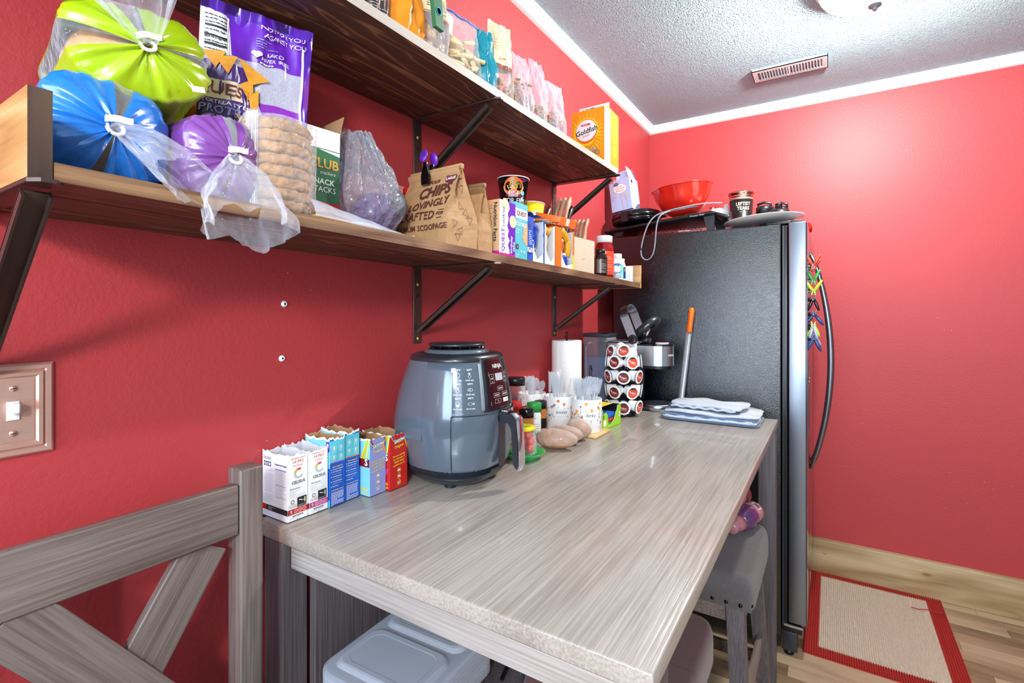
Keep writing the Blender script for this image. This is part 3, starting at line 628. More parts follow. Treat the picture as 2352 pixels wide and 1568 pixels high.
# ================================================================== BUILDERS FOR PACKED GOODS
def carton(t, w, d, h, mF, mL, mO=None, top=None, open_=0, inner='board_in', seed=0, jag=.006, name='box_body', lo=0):
    """box with its base centre at the origin: F = +x face, L = -y face. open_: torn open top"""
    mO = mO or mL; x0, x1, y0, y1 = -d/2, d/2, -w/2, w/2; b = B()
    if not open_:
        b.box(x0, x1, y0, y1, 0, h, [mO, top or mO, mL, mF, mO, mO]); return part(t, name, b)
    q = random.Random(seed); th = .0009; N = 9
    cs = [((x1, y0), (x1, y1), mF, (-1, 0)), ((x1, y1), (x0, y1), mO, (0, -1)), ((x0, y1), (x0, y0), mO, (1, 0)), ((x0, y0), (x1, y0), mL, (0, 1))]
    corner = [h-q.uniform(0, jag*.5) for _ in range(5)]; corner[4] = corner[0]
    for k, (p, r_, m, nrm) in enumerate(cs):
        hs = [corner[k]+(corner[k+1]-corner[k])*i/N-(q.uniform(0, jag) if 0 < i < N else 0) for i in range(N+1)]
        P = [(p[0]+(r_[0]-p[0])*i/N, p[1]+(r_[1]-p[1])*i/N) for i in range(N+1)]; n = N+1
        vs = [(x, y, 0) for x, y in P]+[(x, y, z-.003-q.uniform(0, .0025)) for (x, y), z in zip(P, hs)]+[(x, y, z) for (x, y), z in zip(P, hs)]+[(x+nrm[0]*th, y+nrm[1]*th, z) for (x, y), z in zip(P, hs)]+[(x+nrm[0]*th, y+nrm[1]*th, .001) for x, y in P]
        fs = []; ms = []
        for i in range(N):
            for j, mm in enumerate((m, 'torn', 'torn', inner)): fs.append((j*n+i, j*n+i+1, (j+1)*n+i+1, (j+1)*n+i)); ms.append(mm)
        b.add(vs, fs, ms)
    b.box(x0, x1, y0, y1, 0, .0012, inner)
    return part(t, name, b)
FF = lambda w, d: Face.flat((d/2, -w/2, 0), (0, 1, 0), (0, 0, 1))      # front (+x)
FL = lambda w, d: Face.flat((-d/2, -w/2, 0), (1, 0, 0), (0, 0, 1))     # left (-y)
def pouch_fn(W, H, D, seed=0, wr=.004, botw=1.0, topw=1.0, gus=.75, lean=0, crimp=.05, twist=0, fold=0, sag=0):
    def fn(u, v, side, off=0):
        w_ = W/2*(botw+(topw-botw)*v)
        pr = (gus+(1-gus)*math.sin(min(1, v/.35)*PI/2))*(max(0, 1-max(0, (v-.25)/(.75-crimp)))**.75 if v > .25 else 1)
        dd = D/2*max(pr, .012); k = (max(0, 1-abs(u)**3.2))**.5
        y = u*w_; z = v*H; x = side*dd*k
        s = noise.noise(Vector((u*2.4+seed, v*3.3, side*2.1+seed)))+.5*noise.noise(Vector((u*6+seed, v*7, side*3+seed)))+.35*abs(noise.noise(Vector((u*9, v*10+seed, side))))
        damp = min(1, v/.1)*(1 if k > .25 else k*4)
        x += side*wr*s*damp; y += .4*wr*s*damp
        x += lean*v*v+twist*u*v*v+fold*max(0, v-.85)*H
        z += sag*math.sin(PI*u)*v*.1+wr*.6*noise.noise(Vector((u*3+seed, 0, seed)))*v
        return Vector((x, y, z))
    return fn
def pouch(t, fn, m, nu=26, nv=30, name='bag_film', both=True):
    b = B()
    for side in ((1, -1) if both else (1,)):
        mm = (lambda a, c, s=side: m(a*2-1, c, s)) if callable(m) else m
        b.grid((lambda a, c, s=side: fn((a*2-1)*s, c, s)), nu, nv, mm)
    vs = [fn((i/nu*2-1), 0, 1) for i in range(nu+1)]+[fn((i/nu*2-1), 0, -1) for i in range(nu+1)]
    mb = m(0, 0, 1) if callable(m) else m
    b.add(vs, [(i, i+1, nu+2+i, nu+1+i) for i in range(nu)], mb); return part(t, name, b)
def pface(fn, W, H, side=1, rot=0):
    """print face on a pouch: metres from the centre line and the bottom; side 1 = +x"""
    def f(u, v, k):
        p = lambda uu, vv: fn(max(-.995, min(.995, (uu if side > 0 else -uu)/(W/2))), max(0, min(1, vv/H)), side)
        a = p(u, v); du = p(u+.002, v)-p(u-.002, v); dv = p(u, v+.002)-p(u, v-.002); n = du.cross(dv)
        n = n.normalized() if n.length > 0 else Vector((1, 0, 0))
        return a+n*(k+.0005)
    return Face(f)
def loaf_bag(t, Ry, Rz, L, matf, seed, npl=13, tail=(.05, .09), taild=(1, 0, -.5), tailm='clear_film', tie='white', nl=1, tailsq=.6):
    """bread bag lying along x; the gathered neck is at x = 0, the loaf behind it"""
    def f(u, v):
        th = 2*PI*u; s = v
        if s < .18: k = math.sin(s/.18*PI/2)**.6; x = -L
        elif s < .62: k = 1; x = -L+(s-.18)/.44*(L*.86)
        else: g = (s-.62)/.38; k = (1-g**1.25)*.96+.055; x = -L*.14+L*.14*math.sin(g*PI/2)
        g = max(0, (s-.45)/.55)
        cq, sq_ = math.cos(th), math.sin(th); ra = abs(noise.noise(Vector((cq*3.2+seed, sq_*3.2, s*.6))))+.6*abs(noise.noise(Vector((cq*7+seed, sq_*7, s*.8+4))))
        pl = 1+(.035*g)*(.2+1.3*abs(noise.noise(Vector((cq*2, sq_*2, seed+7)))))*math.sin(npl*th+5*noise.noise(Vector((cq*1.4, sq_*1.4, seed))))-.34*g*ra+.12*g
        k *= pl; n3 = noise.noise(Vector((math.cos(th)*1.6+seed, math.sin(th)*1.6, s*3)))*.07
        sq = (abs(math.cos(th))**2.6+abs(math.sin(th))**2.6)**(-1/2.6)
        return (x+.010*g*noise.noise(Vector((cq*5, sq_*5, seed+2))), Ry*k*(1+n3)*math.cos(th)*sq, Rz*k*(1+n3)*math.sin(th)*sq)
    b = B(); b.grid(f, 96, 36, lambda a, c: matf(a, c)); part(t, 'bag_film', b)
    b = B(); b.blob((-L*.52, 0, -.002), (L*.42, Ry*.86, Rz*.86), 'bread', .05, 15, seed, 28, p=2.8); part(t, 'bread_loaf', b)
    b = B(); b.tube([(.002+.003*math.cos(a*PI/7+1), .0075*math.cos(a*PI/7), .0075*math.sin(a*PI/7)) for a in range(14)], .0024, tie, 8, True); b.grid(lambda u, v: (.006+.004*math.sin(5*u), -.012+.030*u, .004+.008*v+.006*u), 8, 3, tie); part(t, 'tie', b)
    rt, lt = tail; dv = Vector(taild).normalized(); sd = dv.cross(Vector((0, 0, 1))).normalized(); up = sd.cross(dv)
    def g(u, v):
        th = 2*PI*u; r = .009+(rt-.009)*min(1, v*1.25)**.8*(1+.10*v*math.sin(5*th+seed)+.45*v*noise.noise(Vector((math.cos(th)*2, math.sin(th)*2, seed*3+v*1.5)))+.35*min(1, v*3)*abs(noise.noise(Vector((math.cos(th)*5, math.sin(th)*5, seed+v*2)))))
        sg = dv*(lt*v*(1+.22*v*noise.noise(Vector((math.cos(th)*1.5+9, math.sin(th)*1.5, seed))))); bend = Vector((0, 0, -.25*lt*v*v))+sd*(.012*v*noise.noise(Vector((v*4, th, seed))))
        q2 = .12*math.sin(9*th+seed*2)*(1-v)
        return sg+bend+sd*(r*math.cos(th)*(1+q2))+up*(r*tailsq*math.sin(th)*(1+q2))+Vector((.004, 0, 0))
    b = B(); b.grid(g, 80, 20, tailm); part(t, 'gathered_tail', b)
SHELF_RX = -.019
def on_shelf(name, label, cat, x, y, rz=0, group=None, dz=0):
    return thing(name, label, cat, (x, y, ZL(y)+.0006+dz), rz, group, rx=SHELF_RX)
def on_top(name, label, cat, x, y, rz=0, group=None, dz=0):
    return thing(name, label, cat, (x, y, ZU+.0004+dz), rz, group)

# ================================================================== LOWER SHELF, LEFT TO RIGHT
def mblue(u, v): return 'clear_film' if (.19 < u < .235 or .70 < u < .73) and v > .3 else 'blue_film'
def mpurp(u, v): return 'milky_film' if (.22 < u < .27) and v > .3 else 'purple_film'
def mgreen(u, v): return 'clear_film' if (.44 < u < .52 or .98 < u or u < .02 or .24 < u < .29) and v > .2 else 'green_film'
t = on_shelf('bread_bag', 'bright blue plastic bread bag tied in front beside the left end board', 'bread bag', .205, .250, dz=.068)
loaf_bag(t, .069, .067, .185, mblue, 1.3, 15, (.040, .100), (.80, .48, -.38), 'clear_film')
b = B(); b.box(0, .0008, -.0075, .0075, -.0075, .0075, 'white'); o = part(t, 'label_sticker', b); o.location = (-.0165, -.043, .008); o.rotation_euler = (0, 0, -.25)
t = on_shelf('bread_bag', 'purple plastic bread bag with pale gathered tail, right of the blue one', 'bread bag', .232, .378, dz=.064)
loaf_bag(t, .057, .063, .185, mpurp, 4.1, 17, (.050, .105), (.60, -.12, -.72), 'clear_film', 'paper_white')
t = on_shelf('bread_bag', 'lime green bread bag resting on top of the blue and purple bags', 'bread bag', .190, .290, -.15, dz=.190)
t.rotation_euler = (.18, -.12, -.12)
loaf_bag(t, .080, .062, .170, mgreen, 7.7, 19, (.058, .14), (.25, -.12, 1), 'clear_film', 'paper_white', tailsq=.5)
b = B(); b.box(0, .0008, -.008, .008, -.004, .004, 'paper_white'); o = part(t, 'label_sticker', b); o.location = (-.003, .050, -.046)

# ---- purple tortilla chip bags
W, H, D = .168, .342, .065
fn = pouch_fn(W, H, D, 2.2, .008, 1.0, 1.0, .8, lean=.045, fold=0)
t = on_shelf('chip_bag', 'large purple and white tortilla chip bag behind the rice cakes', 'chip bag', .090, .483, R(-20), dz=.0)
def mq(u, v, s):
    if v > .955: return 'purple_foil'
    if s > 0:
        if u > .80: return 'purple_foil' if u > .86 or v > .9 else 'white'
        if v < .585: return 'violet'
        if v < .765: return 'speckle'
        return 'purple' if u > -.52 else ('purple' if v < .0 else 'white')
    return 'purple_foil'
pouch(t, fn, mq, 40, 44)
b = B()
for i in range(9):
    z = .957+i*.0045; b.add([fn(-.99, z, 1)+Vector((.0008, 0, 0)), fn(.99, z, 1)+Vector((.0008, 0, 0)), fn(.99, z+.002, 1)+Vector((.002, 0, 0)), fn(-.99, z+.002, 1)+Vector((.002, 0, 0))], [(0, 1, 2, 3)], 'deep_purple')
part(t, 'crimped_seal', b, kind='stuff')
p = Print(pface(fn, W, H), .0009, .012)
p.poly([(-.088, .02), (-.005, .015), (.002, .155), (-.088, .175)], 'deep_purple', 1) if False else None
p.rect(-.082, .060, -.010, .250, 'deep_purple', 2); p.rect(-.082, .192, -.016, .222, 'cream', 3)
p.text('QUEST', -.049, .207, .0255, 'maroon', 5, bold=.02, rot=-4); p.text('TORTILLA STYLE', -.048, .185, .0080, 'paper_white', 5, rot=-4); p.text('PROTEIN', -.047, .173, .0165, 'lilac', 5, bold=.01, rot=-4); p.text('CHIPS', -.048, .156, .0215, 'lilac', 5, bold=.015, rot=-4); p.text('LOADED', -.054, .139, .010, 'paper_white', 5)
for pts in ([(-.034, .262), (.016, .240), (-.016, .224)], [(-.032, .222), (-.006, .236), (-.004, .186), (-.024, .214)], [(-.018, .206), (.004, .222), (.000, .172), (-.012, .170)], [(-.038, .172), (-.006, .172), (-.012, .146)], [(-.080, .262), (-.05, .266), (-.06, .238)], [(-.064, .257), (-.036, .262), (-.044, .232)]): p.poly(pts, 'chip', 6)
p.disc(-.026, .128, .026, 'salad', 5); p.disc(-.028, .126, .014, 'cheese', 6)
p.text('NOT FOR YOU', .036, .322, .0105, 'paper_white', 4); p.text('AGAINST YOU', .038, .310, .0105, 'paper_white', 4); p.lines(-.005, .058, .302, .290, 4, 'lilac', .0012)
p.disc(-.007, .2785, .0032, 'paper_white', 4); p.disc(-.0015, .2785, .0032, 'paper_white', 4); p.poly([(-.0099, .2775), (.0014, .2775), (-.0042, .2705)], 'paper_white', 4)
p.text('BAKED', .024, .281, .0080, 'paper_white', 4); p.text('NEVER FRIED', .024, .272, .0080, 'paper_white', 4)
p.lines(.0, .062, .2655, .2655, 1, 'paper_white', .0022)
p.rect(-.046, .262, -.0445, .322, 'paper_white', 3); p.rect(-.080, .262, -.047, .322, 'white', 2); p.lines(-.077, -.049, .318, .266, 10, 'ink', .0014, 4, 5)
for z in (.300, .285, .272): p.rect(-.077, z, -.048, z+.003, 'ink', 4)
part(t, 'print', p)
fn = pouch_fn(.09, .28, .04, 8.1, .005, 1, 1, .8)
t = on_shelf('chip_bag', 'second purple chip bag mostly hidden behind the large one', 'chip bag', .032, .386, R(-10)); pouch(t, fn, lambda u, v, s: 'purple_foil' if v > .93 or u < .3 else 'orange_foil', 20, 24)

# ---- rice cakes in clear wrap
rcx, rcy = .198, .462
for k in range(8):
    o = thing('rice_cake', 'puffed rice cake stacked inside the clear wrapper', 'rice cake', (rcx, rcy, ZL(rcy)+.004+k*.0172), k*.9, 'rice cakes in the clear wrapper')
    b = B(); r0 = .050
    b.lathe([(0, 0), (r0-.004, 0), (r0-.0005, .003), (r0, .0085), (r0-.0005, .0135), (r0-.004, .0165), (0, .0165)], 'rice', 72,
            fn=lambda a, i, q, k=k: (q[0]*(1+.11*noise.noise(Vector((math.cos(a)*6, math.sin(a)*6, k*3+i*.8)))), q[1]*(1+.11*noise.noise(Vector((math.cos(a)*6, math.sin(a)*6, k*3+i*.8)))), q[2]+.0026*noise.noise(Vector((q[0]*90, q[1]*90, k)))))
    b.lathe([(r0-.003, -.0006), (r0-.0015, .0004)], 'rice_dark', 40, caps=False); part(o, 'puffed_disc', b)
t = on_shelf('rice_cake_wrapper', 'clear plastic wrapper around the stack of rice cakes', 'wrapper', rcx, rcy)
def wf(u, v):
    th = 2*PI*u; k = 1+.02*noise.noise(Vector((math.cos(th)*4, math.sin(th)*4, v*4))); r = .0535
    if v < .12: rr = r*v/.12; z = .001
    elif v < .88: rr = r; z = (v-.12)/.76*.142+.001
    else: rr = r*(1-(v-.88)/.12*.98); z = .143+.003*math.sin((v-.88)/.12*PI/2)
    sq = (abs(math.cos(th))**3+abs(math.sin(th))**3)**(-1/3)
    return (rr*k*math.cos(th)*(.5+.5*sq), rr*k*math.sin(th)*(.5+.5*sq), z)
b = B(); b.grid(wf, 60, 24, 'wrap_film'); part(t, 'film', b)
a0 = R(-72)
p = Print(Face.cyl(.0556, a0), .0002); p.rect(-.011, .003, .011, .146, 'milky_film', 1, 6)
for i in range(6): p.rect(-.008+i*.003, .005, -.007+i*.003, .145, 'paper_white', 3) if i % 2 else p.rect(-.008+i*.003, .005, -.0076+i*.003, .145, 'paper_white', 3)
part(t, 'back_seam', p)
b = B(); b.grid(lambda u, v: (.014*math.cos(a0)*0+(-.5+u)*.03-.004, -.040+(-.5+v)*.012, .146+.012*math.sin(PI*v)*(1+.2*math.sin(7*u))), 12, 6, 'milky_film'); part(t, 'folded_end', b)

# ---- cracker box
t = on_shelf('cracker_box', 'green and white cracker box with an open flap behind the plastic bag', 'box', .095, .592, R(-8))
w_, d_, h_ = .064, .10, .190
carton(t, w_, d_, h_, 'dark_green', 'dark_green', 'navy', 'board_in')
p = Print(FF(w_, d_)); p.rect(0, .155, w_, h_, 'paper_white'); p.poly([(0, .155), (w_, .145), (w_, .16), (0, .172)], 'paper_white', 2) ; p.rect(0, .152, w_, .1535, 'dark_green', 3)
p.text('CLUB', w_/2, .126, .024, 'gold', bold=.03); p.text('crackers', w_/2+.008, .110, .009, 'paper_white', shear=.3); p.text('SNACK', w_/2-.002, .093, .0145, 'paper_white', bold=.02); p.text('STACKS', w_/2, .079, .0140, 'paper_white')
p.rect(0, .034, w_, .056, 'red'); p.text('ORIGINAL', w_/2, .045, .0105, 'paper_white', bold=.02); part(t, 'print', p)
b = B(); b.box(-.05, .05, -.0006, .0006, 0, .035, 'board_in', 0, TR(0, .032, .190, R(-12))); b.box(-.0006, .0006, -.03, .03, 0, .02, 'board_in', 0, TR(-.05, 0, .19, 0, R(10))); part(t, 'open_flap', b)

# ---- grocery bag
t = on_shelf('grocery_bag', 'crumpled grey translucent plastic grocery bag with blue lettering', 'plastic bag', .124, .712)
def gf(u, v):
    th = 2*PI*u; d = Vector((math.cos(th), math.sin(th), 0)); z = v
    r = .070*(math.sin(min(1, v*2.2+.15)*PI/2))*(1-.66*max(0, v-.42)/.58)
    n = noise.noise(Vector((d.x*2, d.y*2, v*2.4+3)))*.7-abs(noise.noise(Vector((d.x*4.5, d.y*4.5, v*2.0))))*1.1-abs(noise.noise(Vector((d.x*9+v*2, d.y*9, v*3.2))))*.6+.42
    r *= 1+.35*n
    lean = -.035*v*v
    return (d.x*r*.95, d.y*r*1.12+lean, z*.212*(1+.06*n)+.001)
b = B(); b.grid(gf, 110, 60, 'grocery_film'); part(t, 'bag_film', b)
b = B(); b.blob((0, .015, .058), (.048, .052, .048), 'purple_film', .2, 22, 3, 20); part(t, 'contents', b, 'pinkish purple package inside the bag')
b = B(); b.grid(lambda u, v: (.0+.012*math.cos(2*PI*u), -.028+.026*math.cos(2*PI*v*.5)+.006*math.sin(2*PI*u), .190+.026*math.sin(PI*v)+.004*math.sin(9*u)), 14, 12, 'grocery_film'); part(t, 'handle', b)
p = Print(Face.flat((.0655, -.02, 0), (-.42, .9, 0), (0, 0, 1)), .0002); p.text('the', .004, .085, .016, 'blue', shear=.2); p.text('to', .034, .066, .016, 'blue', shear=.2); p.text('&', -.008, .10, .014, 'blue'); part(t, 'print', p)
t = on_shelf('spice_canister', 'tall canister with a red ribbed lid seen behind the grocery bag', 'canister', .040, .925)
b = B(); b.lathe([(0, 0), (.022, 0), (.022, .15), (0, .15)], 'white', 28); part(t, 'body', b)
b = B(); b.lathe([(.0235, .148), (.0235, .168), (.021, .171), (0, .171)], 'red', 48, fn=lambda a, i, q: (q[0]*(1+.02*math.cos(24*a)), q[1]*(1+.02*math.cos(24*a)), q[2])); part(t, 'lid', b)

# ---- sandwich bag lying flat
t = on_shelf('sandwich_bag', 'clear zip bag with cheese slices lying flat at the shelf front edge', 'zip bag', .222, .600, R(2))
def sf(s):
    def f(u, v):
        y = -.115+.235*v; wd = .036*(1-.25*v); x = wd*(2*u-1); h = (.031*(1-v)**.8+.0035)*math.sin(PI*min(.999, max(.001, u)))**.6
        return (x, y, .001+h*(1+.12*noise.noise(Vector((u*4, v*6, 2)))) if s else .0006)
    return f
b = B(); b.grid(sf(1), 18, 40, 'zip_film'); b.grid(sf(0), 4, 8, 'zip_film'); part(t, 'bag_film', b)
b = B(); b.prism([(-.026, -.10), (.024, -.106), (.028, -.04), (-.022, -.035)], .003, .007, 'cheese'); b.prism([(-.024, -.098), (.026, -.09), (.018, -.02), (-.028, -.03)], .008, .013, 'bread', TR(0, 0, 0, R(-4))); part(t, 'cheese_slice', b)
b = B(); b.blob((.0, .005, .008), (.024, .05, .006), 'paper_white', .08, 20, 1, 20); part(t, 'wrapped_slice', b)
b = B(); b.box(-.028, .028, .117, .1185, .001, .006, 'clear_plastic'); part(t, 'zip_strip', b)

# ---- brown paper chip bags
def paper_bag(t, w, d, h, seed, mat_='kraft', topm='kraft'):
    """w along x (printed face looks to -y), d along y; gusseted sides, top folded together"""
    def prof(v): return d/2*(1 if v < .35 else max(.035, 1-(v-.35)/.60))
    def f(u, v, off=0):
        # u 0..1 around: front(-y) .0-.35, right side .35-.5, back .5-.85, left .85-1
        dd = prof(v); sh = 1-.03*v
        if u < .35: s = u/.35; x = (-w/2+w*s)*sh; y = -dd; n = Vector((0, -1, 0))
        elif u < .5: s = (u-.35)/.15; y = -dd+2*dd*s; x = (w/2-(0 if v < .3 else min(.018, (v-.3)*.05))*(1-abs(2*s-1)))*sh; n = Vector((1, 0, 0))
        elif u < .85: s = (u-.5)/.35; x = (w/2-w*s)*sh; y = dd; n = Vector((0, 1, 0))
        else: s = (u-.85)/.15; y = dd-2*dd*s; x = (-w/2+(0 if v < .3 else min(.018, (v-.3)*.05))*(1-abs(2*s-1)))*sh; n = Vector((-1, 0, 0))
        wr = .0035*noise.noise(Vector((x*22+seed, y*22, v*h*22)))+.002*noise.noise(Vector((x*60+seed, y*60, v*h*60)))
        wr *= min(1, v*6)
        return Vector((x, y, v*h))+n*(wr+off)
    b = B(); us = [i/14*.35 for i in range(14)]+[.35+i/10*.15 for i in range(10)]+[.5+i/14*.35 for i in range(14)]+[.85+i/10*.15 for i in range(11)]
    nv = 26; vs = [f(min(u, .99999), j/nv) for j in range(nv+1) for u in us]; n = len(us)
    b.add(vs, [(j*n+i, j*n+i+1, (j+1)*n+i+1, (j+1)*n+i) for j in range(nv) for i in range(n-1)], mat_, smooth=False)
    b.add([f(u, 0) for u in us[:-1]], [tuple(reversed(range(n-1)))], mat_)
    part(t, 'bag_body', b)
    b = B(); b.grid(lambda u, v: (-w*.49+w*.98*u, -.004-.010*math.sin(PI*v*.9)+.006*v, h-.004-.026*v+.006*math.sin(PI*v)), 8, 8, topm); b.box(-w*.49, w*.49, -.005, .006, h-.010, h+.0015, topm, .002); part(t, 'folded_top', b)
    return f
t = on_shelf('paper_chip_bag', 'brown paper chip bag with brown lettering and a clip on top', 'chip bag', .182, .851, R(-3))
w_, d_, h_ = .160, .100, .178; f = paper_bag(t, w_, d_, h_, 3)
def pf(u, v, k): return f(max(0, min(.35, u/w_*.35)), max(0, min(1, v/h_)), .0012+k)
p = Print(Face(pf), .0002, .01)
p.text('POUR', .090, .146, .013, 'inkbrown', bold=.02); p.text('CHIPS', .100, .121, .036, 'inkbrown', bold=.035, rot=5, shear=.12, sx=.95); p.text('LOVINGLY', .094, .091, .0245, 'inkbrown', bold=.02, rot=5, shear=.1); p.text('CRAFTED', .070, .064, .0255, 'inkbrown', bold=.02); p.text('FOR', .140, .066, .011, 'inkbrown', bold=.02); p.rect(.132, .074, .148, .0755, 'inkbrown', 3); p.rect(.132, .056, .148, .0575, 'inkbrown', 3); p.text('MAXIMUM SCOOPAGE', .078, .038, .0165, 'inkbrown', bold=.02)
p.disc(.136, .150, .017, 'maroon', 3, ry=.012); p.text('LARGE', .136, .149, .0095, 'paper_white', 5, bold=.02); part(t, 'print', p)
def ps(u, v, k): return f(.35+max(.001, min(.149, u/d_*.15)), max(0, min(1, v/h_)), .0012+k)
p = Print(Face(ps), .0002)
q = random.Random(4)
for i in range(11):
    cx_, cy_, s, a = .02+.06*q.random(), .02+i*.0135, .010, q.uniform(0, 6)
    P3 = [(cx_+s*math.cos(a+k*2.094), cy_+s*math.sin(a+k*2.094)) for k in range(3)]
    for k in range(3):
        x0, y0 = P3[k]; x1, y1 = P3[(k+1) % 3]; L = math.hypot(x1-x0, y1-y0); nx, ny = -(y1-y0)/L*.0005, (x1-x0)/L*.0005
        p.poly([(x0+nx, y0+ny), (x1+nx, y1+ny), (x1-nx, y1-ny), (x0-nx, y0-ny)], 'inkbrown', 3)
part(t, 'side_pattern', p, kind='stuff')
t = thing('bag_clip', 'black and purple bag clip on the folded top of the brown chip bag', 'clip', (.168, .846, ZL(.85)+.178))
for sg in (-1, 1):
    b = B(); b.prism([(-.010, -.035), (.010, -.035), (.012, -.015), (.006, .004), (-.006, .004), (-.011, -.015)], -.002, .003, 'black_gloss', TR(0, sg*.011, 0, R(90), 0, 0)); b.box(-.005, .005, sg*.011-.003, sg*.011+.003, -.002, .015, 'black_gloss', .001); part(t, 'jaw', b)
    b = B(); b.lathe([(0, -.002), (.0125, -.002), (.0135, 0), (.0125, .002), (0, .002)], 'purple', 24, TR(0, sg*.017, .028, R(90+sg*14)), sx=.8, sy=1.15); b.lathe([(0, 0), (.0095, .0)], 'deep_purple', 20, TR(0, sg*.0195, .028, R(90)), sx=.8, sy=1.15, caps=False); part(t, 'grip', b)
t = on_shelf('paper_chip_bag', 'plain crumpled brown paper bag just behind the lettered chip bag', 'paper bag', .185, .940, R(4)); paper_bag(t, .135, .064, .160, 9, 'kraft', 'kraft_dark')
t = on_shelf('snack_pouch', 'small black and orange snack pouch peeking behind the brown bags', 'pouch', .120, 1.005)
fn = pouch_fn(.07, .165, .03, 5.5, .003); pouch(t, fn, lambda u, v, s: 'orange' if v > .9 else 'black_gloss', 14, 16)

# ---- cookie boxes
t = on_shelf('cookie_box', 'white and purple birthday cake cookie box on the lower shelf', 'box', .215, 1.028); w_, d_, h_ = .070, .088, .134
carton(t, w_, d_, h_, 'white', 'tan', 'purple')
p = Print(FF(w_, d_)); p.poly([(.045, .0), (.070, 0), (.070, h_), (.038, h_), (.044, .118), (.036, .105), (.040, .090), (.034, .075), (.041, .062), (.036, .05), (.046, .04), (.038, .028), (.045, .015)], 'purple')
p.rect(0, 0, .07, .006, 'magenta', 3); p.text('QUEST', .016, .038, .0185, 'violet', rot=90, bold=.01); p.text('cookies', .0165, .094, .0155, 'ink_blue', rot=90, shear=.1); p.disc(.058, .088, .0155, 'cream', 4); p.disc(.022, .127, .013, 'cream', 4); p.text('birthday', .052, .030, .013, 'paper_white', 5, rot=90, bold=.02); p.text('cake', .063, .026, .013, 'paper_white', 5, rot=90, bold=.02)
q = random.Random(2)
for i in range(26): p.rect(*(lambda x, y: (x, y, x+.0012, y+.0008))(.004+q.random()*.03, .01+q.random()*.11), ['orange', 'turq', 'pink', 'yellow'][i % 4], 3)
part(t, 'print', p)
p = Print(FL(w_, d_)); p.text('Nutrition Facts', d_-.012, .080, .0155, 'ink', rot=-90, bold=.02); p.lines(d_-.030, d_-.021, .12, .012, 18, 'ink', .0009); p.rect(0, 0, d_, .010, 'magenta'); part(t, 'print', p)
t = on_shelf('cookie_box', 'turquoise cookie box with a bitten cookie, right of the purple one', 'box', .212, 1.097); w_, d_, h_ = .060, .09, .143
carton(t, w_, d_, h_, 'turq', 'sky', 'turq')
p = Print(FF(w_, d_)); p.rect(0, .103, w_, .128, 'white'); p.text('QUEST', w_/2, .1155, .0155, 'maroon', bold=.015); p.lines(.006, .03, .098, .098, 1, 'paper_white', .0012); p.text('COOKIE', .027, .088, .0135, 'paper_white', bold=.03); p.lines(.004, .026, .074, .066, 3, 'paper_white', .001); p.disc(.052, .062, .030, 'cream', 3, 28) if False else None
p.poly([(.06, .095), (.046, .090), (.036, .078), (.040, .066), (.033, .058), (.040, .048), (.048, .040), (.06, .036)], 'tan', 3); p.disc(.010, .030, .0075, 'ink', 3); p.text('15g', .010, .030, .006, 'paper_white', 5); p.text('4g   4g', .036, .020, .008, 'paper_white', 5, bold=.02); p.lines(.004, .056, .010, .006, 2, 'paper_white', .0008); part(t, 'print', p)

# ---- instant noodle cups
def noodle_cup(x, y, dz, mside, label, kind):
    t = on_shelf('noodle_cup', label, 'cup', x, y, R(-50), dz=dz)
    b = B(); b.lathe([(0, 0), (.032, 0), (.032, .002), (.0465, .112), (.0465, .112)], mside, 40); part(t, 'cup_body', b)
    b = B(); b.tube([(.0475*math.cos(a*PI/20), .0475*math.sin(a*PI/20), .1135) for a in range(40)], .0016, 'white', 6, True); part(t, 'rim', b)
    b = B(); b.lathe([(0, .113), (.0465, .113)], 'paper_white', 40, caps=False); part(t, 'lid', b)
    p = Print(Face.cyl(lambda z: .0322+z*.0145/.11, 0), .0003, .01)
    if kind:
        p.disc(-.004, .085, .030, 'orange', 2, ry=.026); q = random.Random(5)
        for i in range(26): a = q.uniform(0, 6.2); r = q.uniform(.004, .024); p.ring(-.004+r*math.cos(a)*.7, .087+r*math.sin(a)*.6, .007, .0012, ['yellow', 'amber', 'cream', 'green', 'dark_red'][i % 5], 3, a*50, a*50+200, 10)
        p.ring(-.004, .085, .031, .0025, 'cream', 4, 180, 360, ry=.028); p.poly([(.010, .105), (.012, .107), (.030, .108), (.030, .106)], 'magenta', 5); p.poly([(.008, .097), (.010, .099), (.034, .104), (.034, .102)], 'magenta', 5)
        p.text('CUP', -.004, .066, .011, 'red', 7, bold=.04); p.text('NOODLES', -.004, .058, .0095, 'red', 7, bold=.04); p.rect(-.018, .054, .010, .071, 'paper_white', 5); p.text('STIR FRY', 0, .042, .0215, 'paper_white', 5, sx=.8); p.rect(-.022, .031, .024, .032, 'magenta', 4); p.text('Sweet Chili Flavor', 0, .026, .0068, 'magenta', 5); p.disc(.024, .066, .0065, 'sky', 5)
        p.lines(-.01, .02, .018, .014, 2, 'paper_white', .0009)
    else:
        p.rect(.002, .02, .024, .085, 'white', 2); p.lines(.004, .022, .082, .024, 12, 'ink', .001, 4); p.poly([(-.03, .02), (-.01, .03), (-.012, .085), (-.03, .10)], 'black', 2); p.ring(-.02, .05, .010, .003, 'orange', 5)
    part(t, 'print', p); return t
noodle_cup(.122, 1.262, 0, 'black_gloss', 'black noodle cup at the bottom of the pair behind the cookie boxes', 0).scale = (1, 1, 1.3)
noodle_cup(.122, 1.268, .1505, 'black_gloss', 'black stir fry noodle cup standing highest behind the cookie boxes', 1)
noodle_cup(.112, 1.384, .0, 'cream', 'lower yellow noodle cup hidden by the torn snack boxes', 0).scale = (1, 1, .86)
noodle_cup(.112, 1.384, .1005, 'yellow', 'yellow noodle cup standing right of the black stir fry cup', 0)

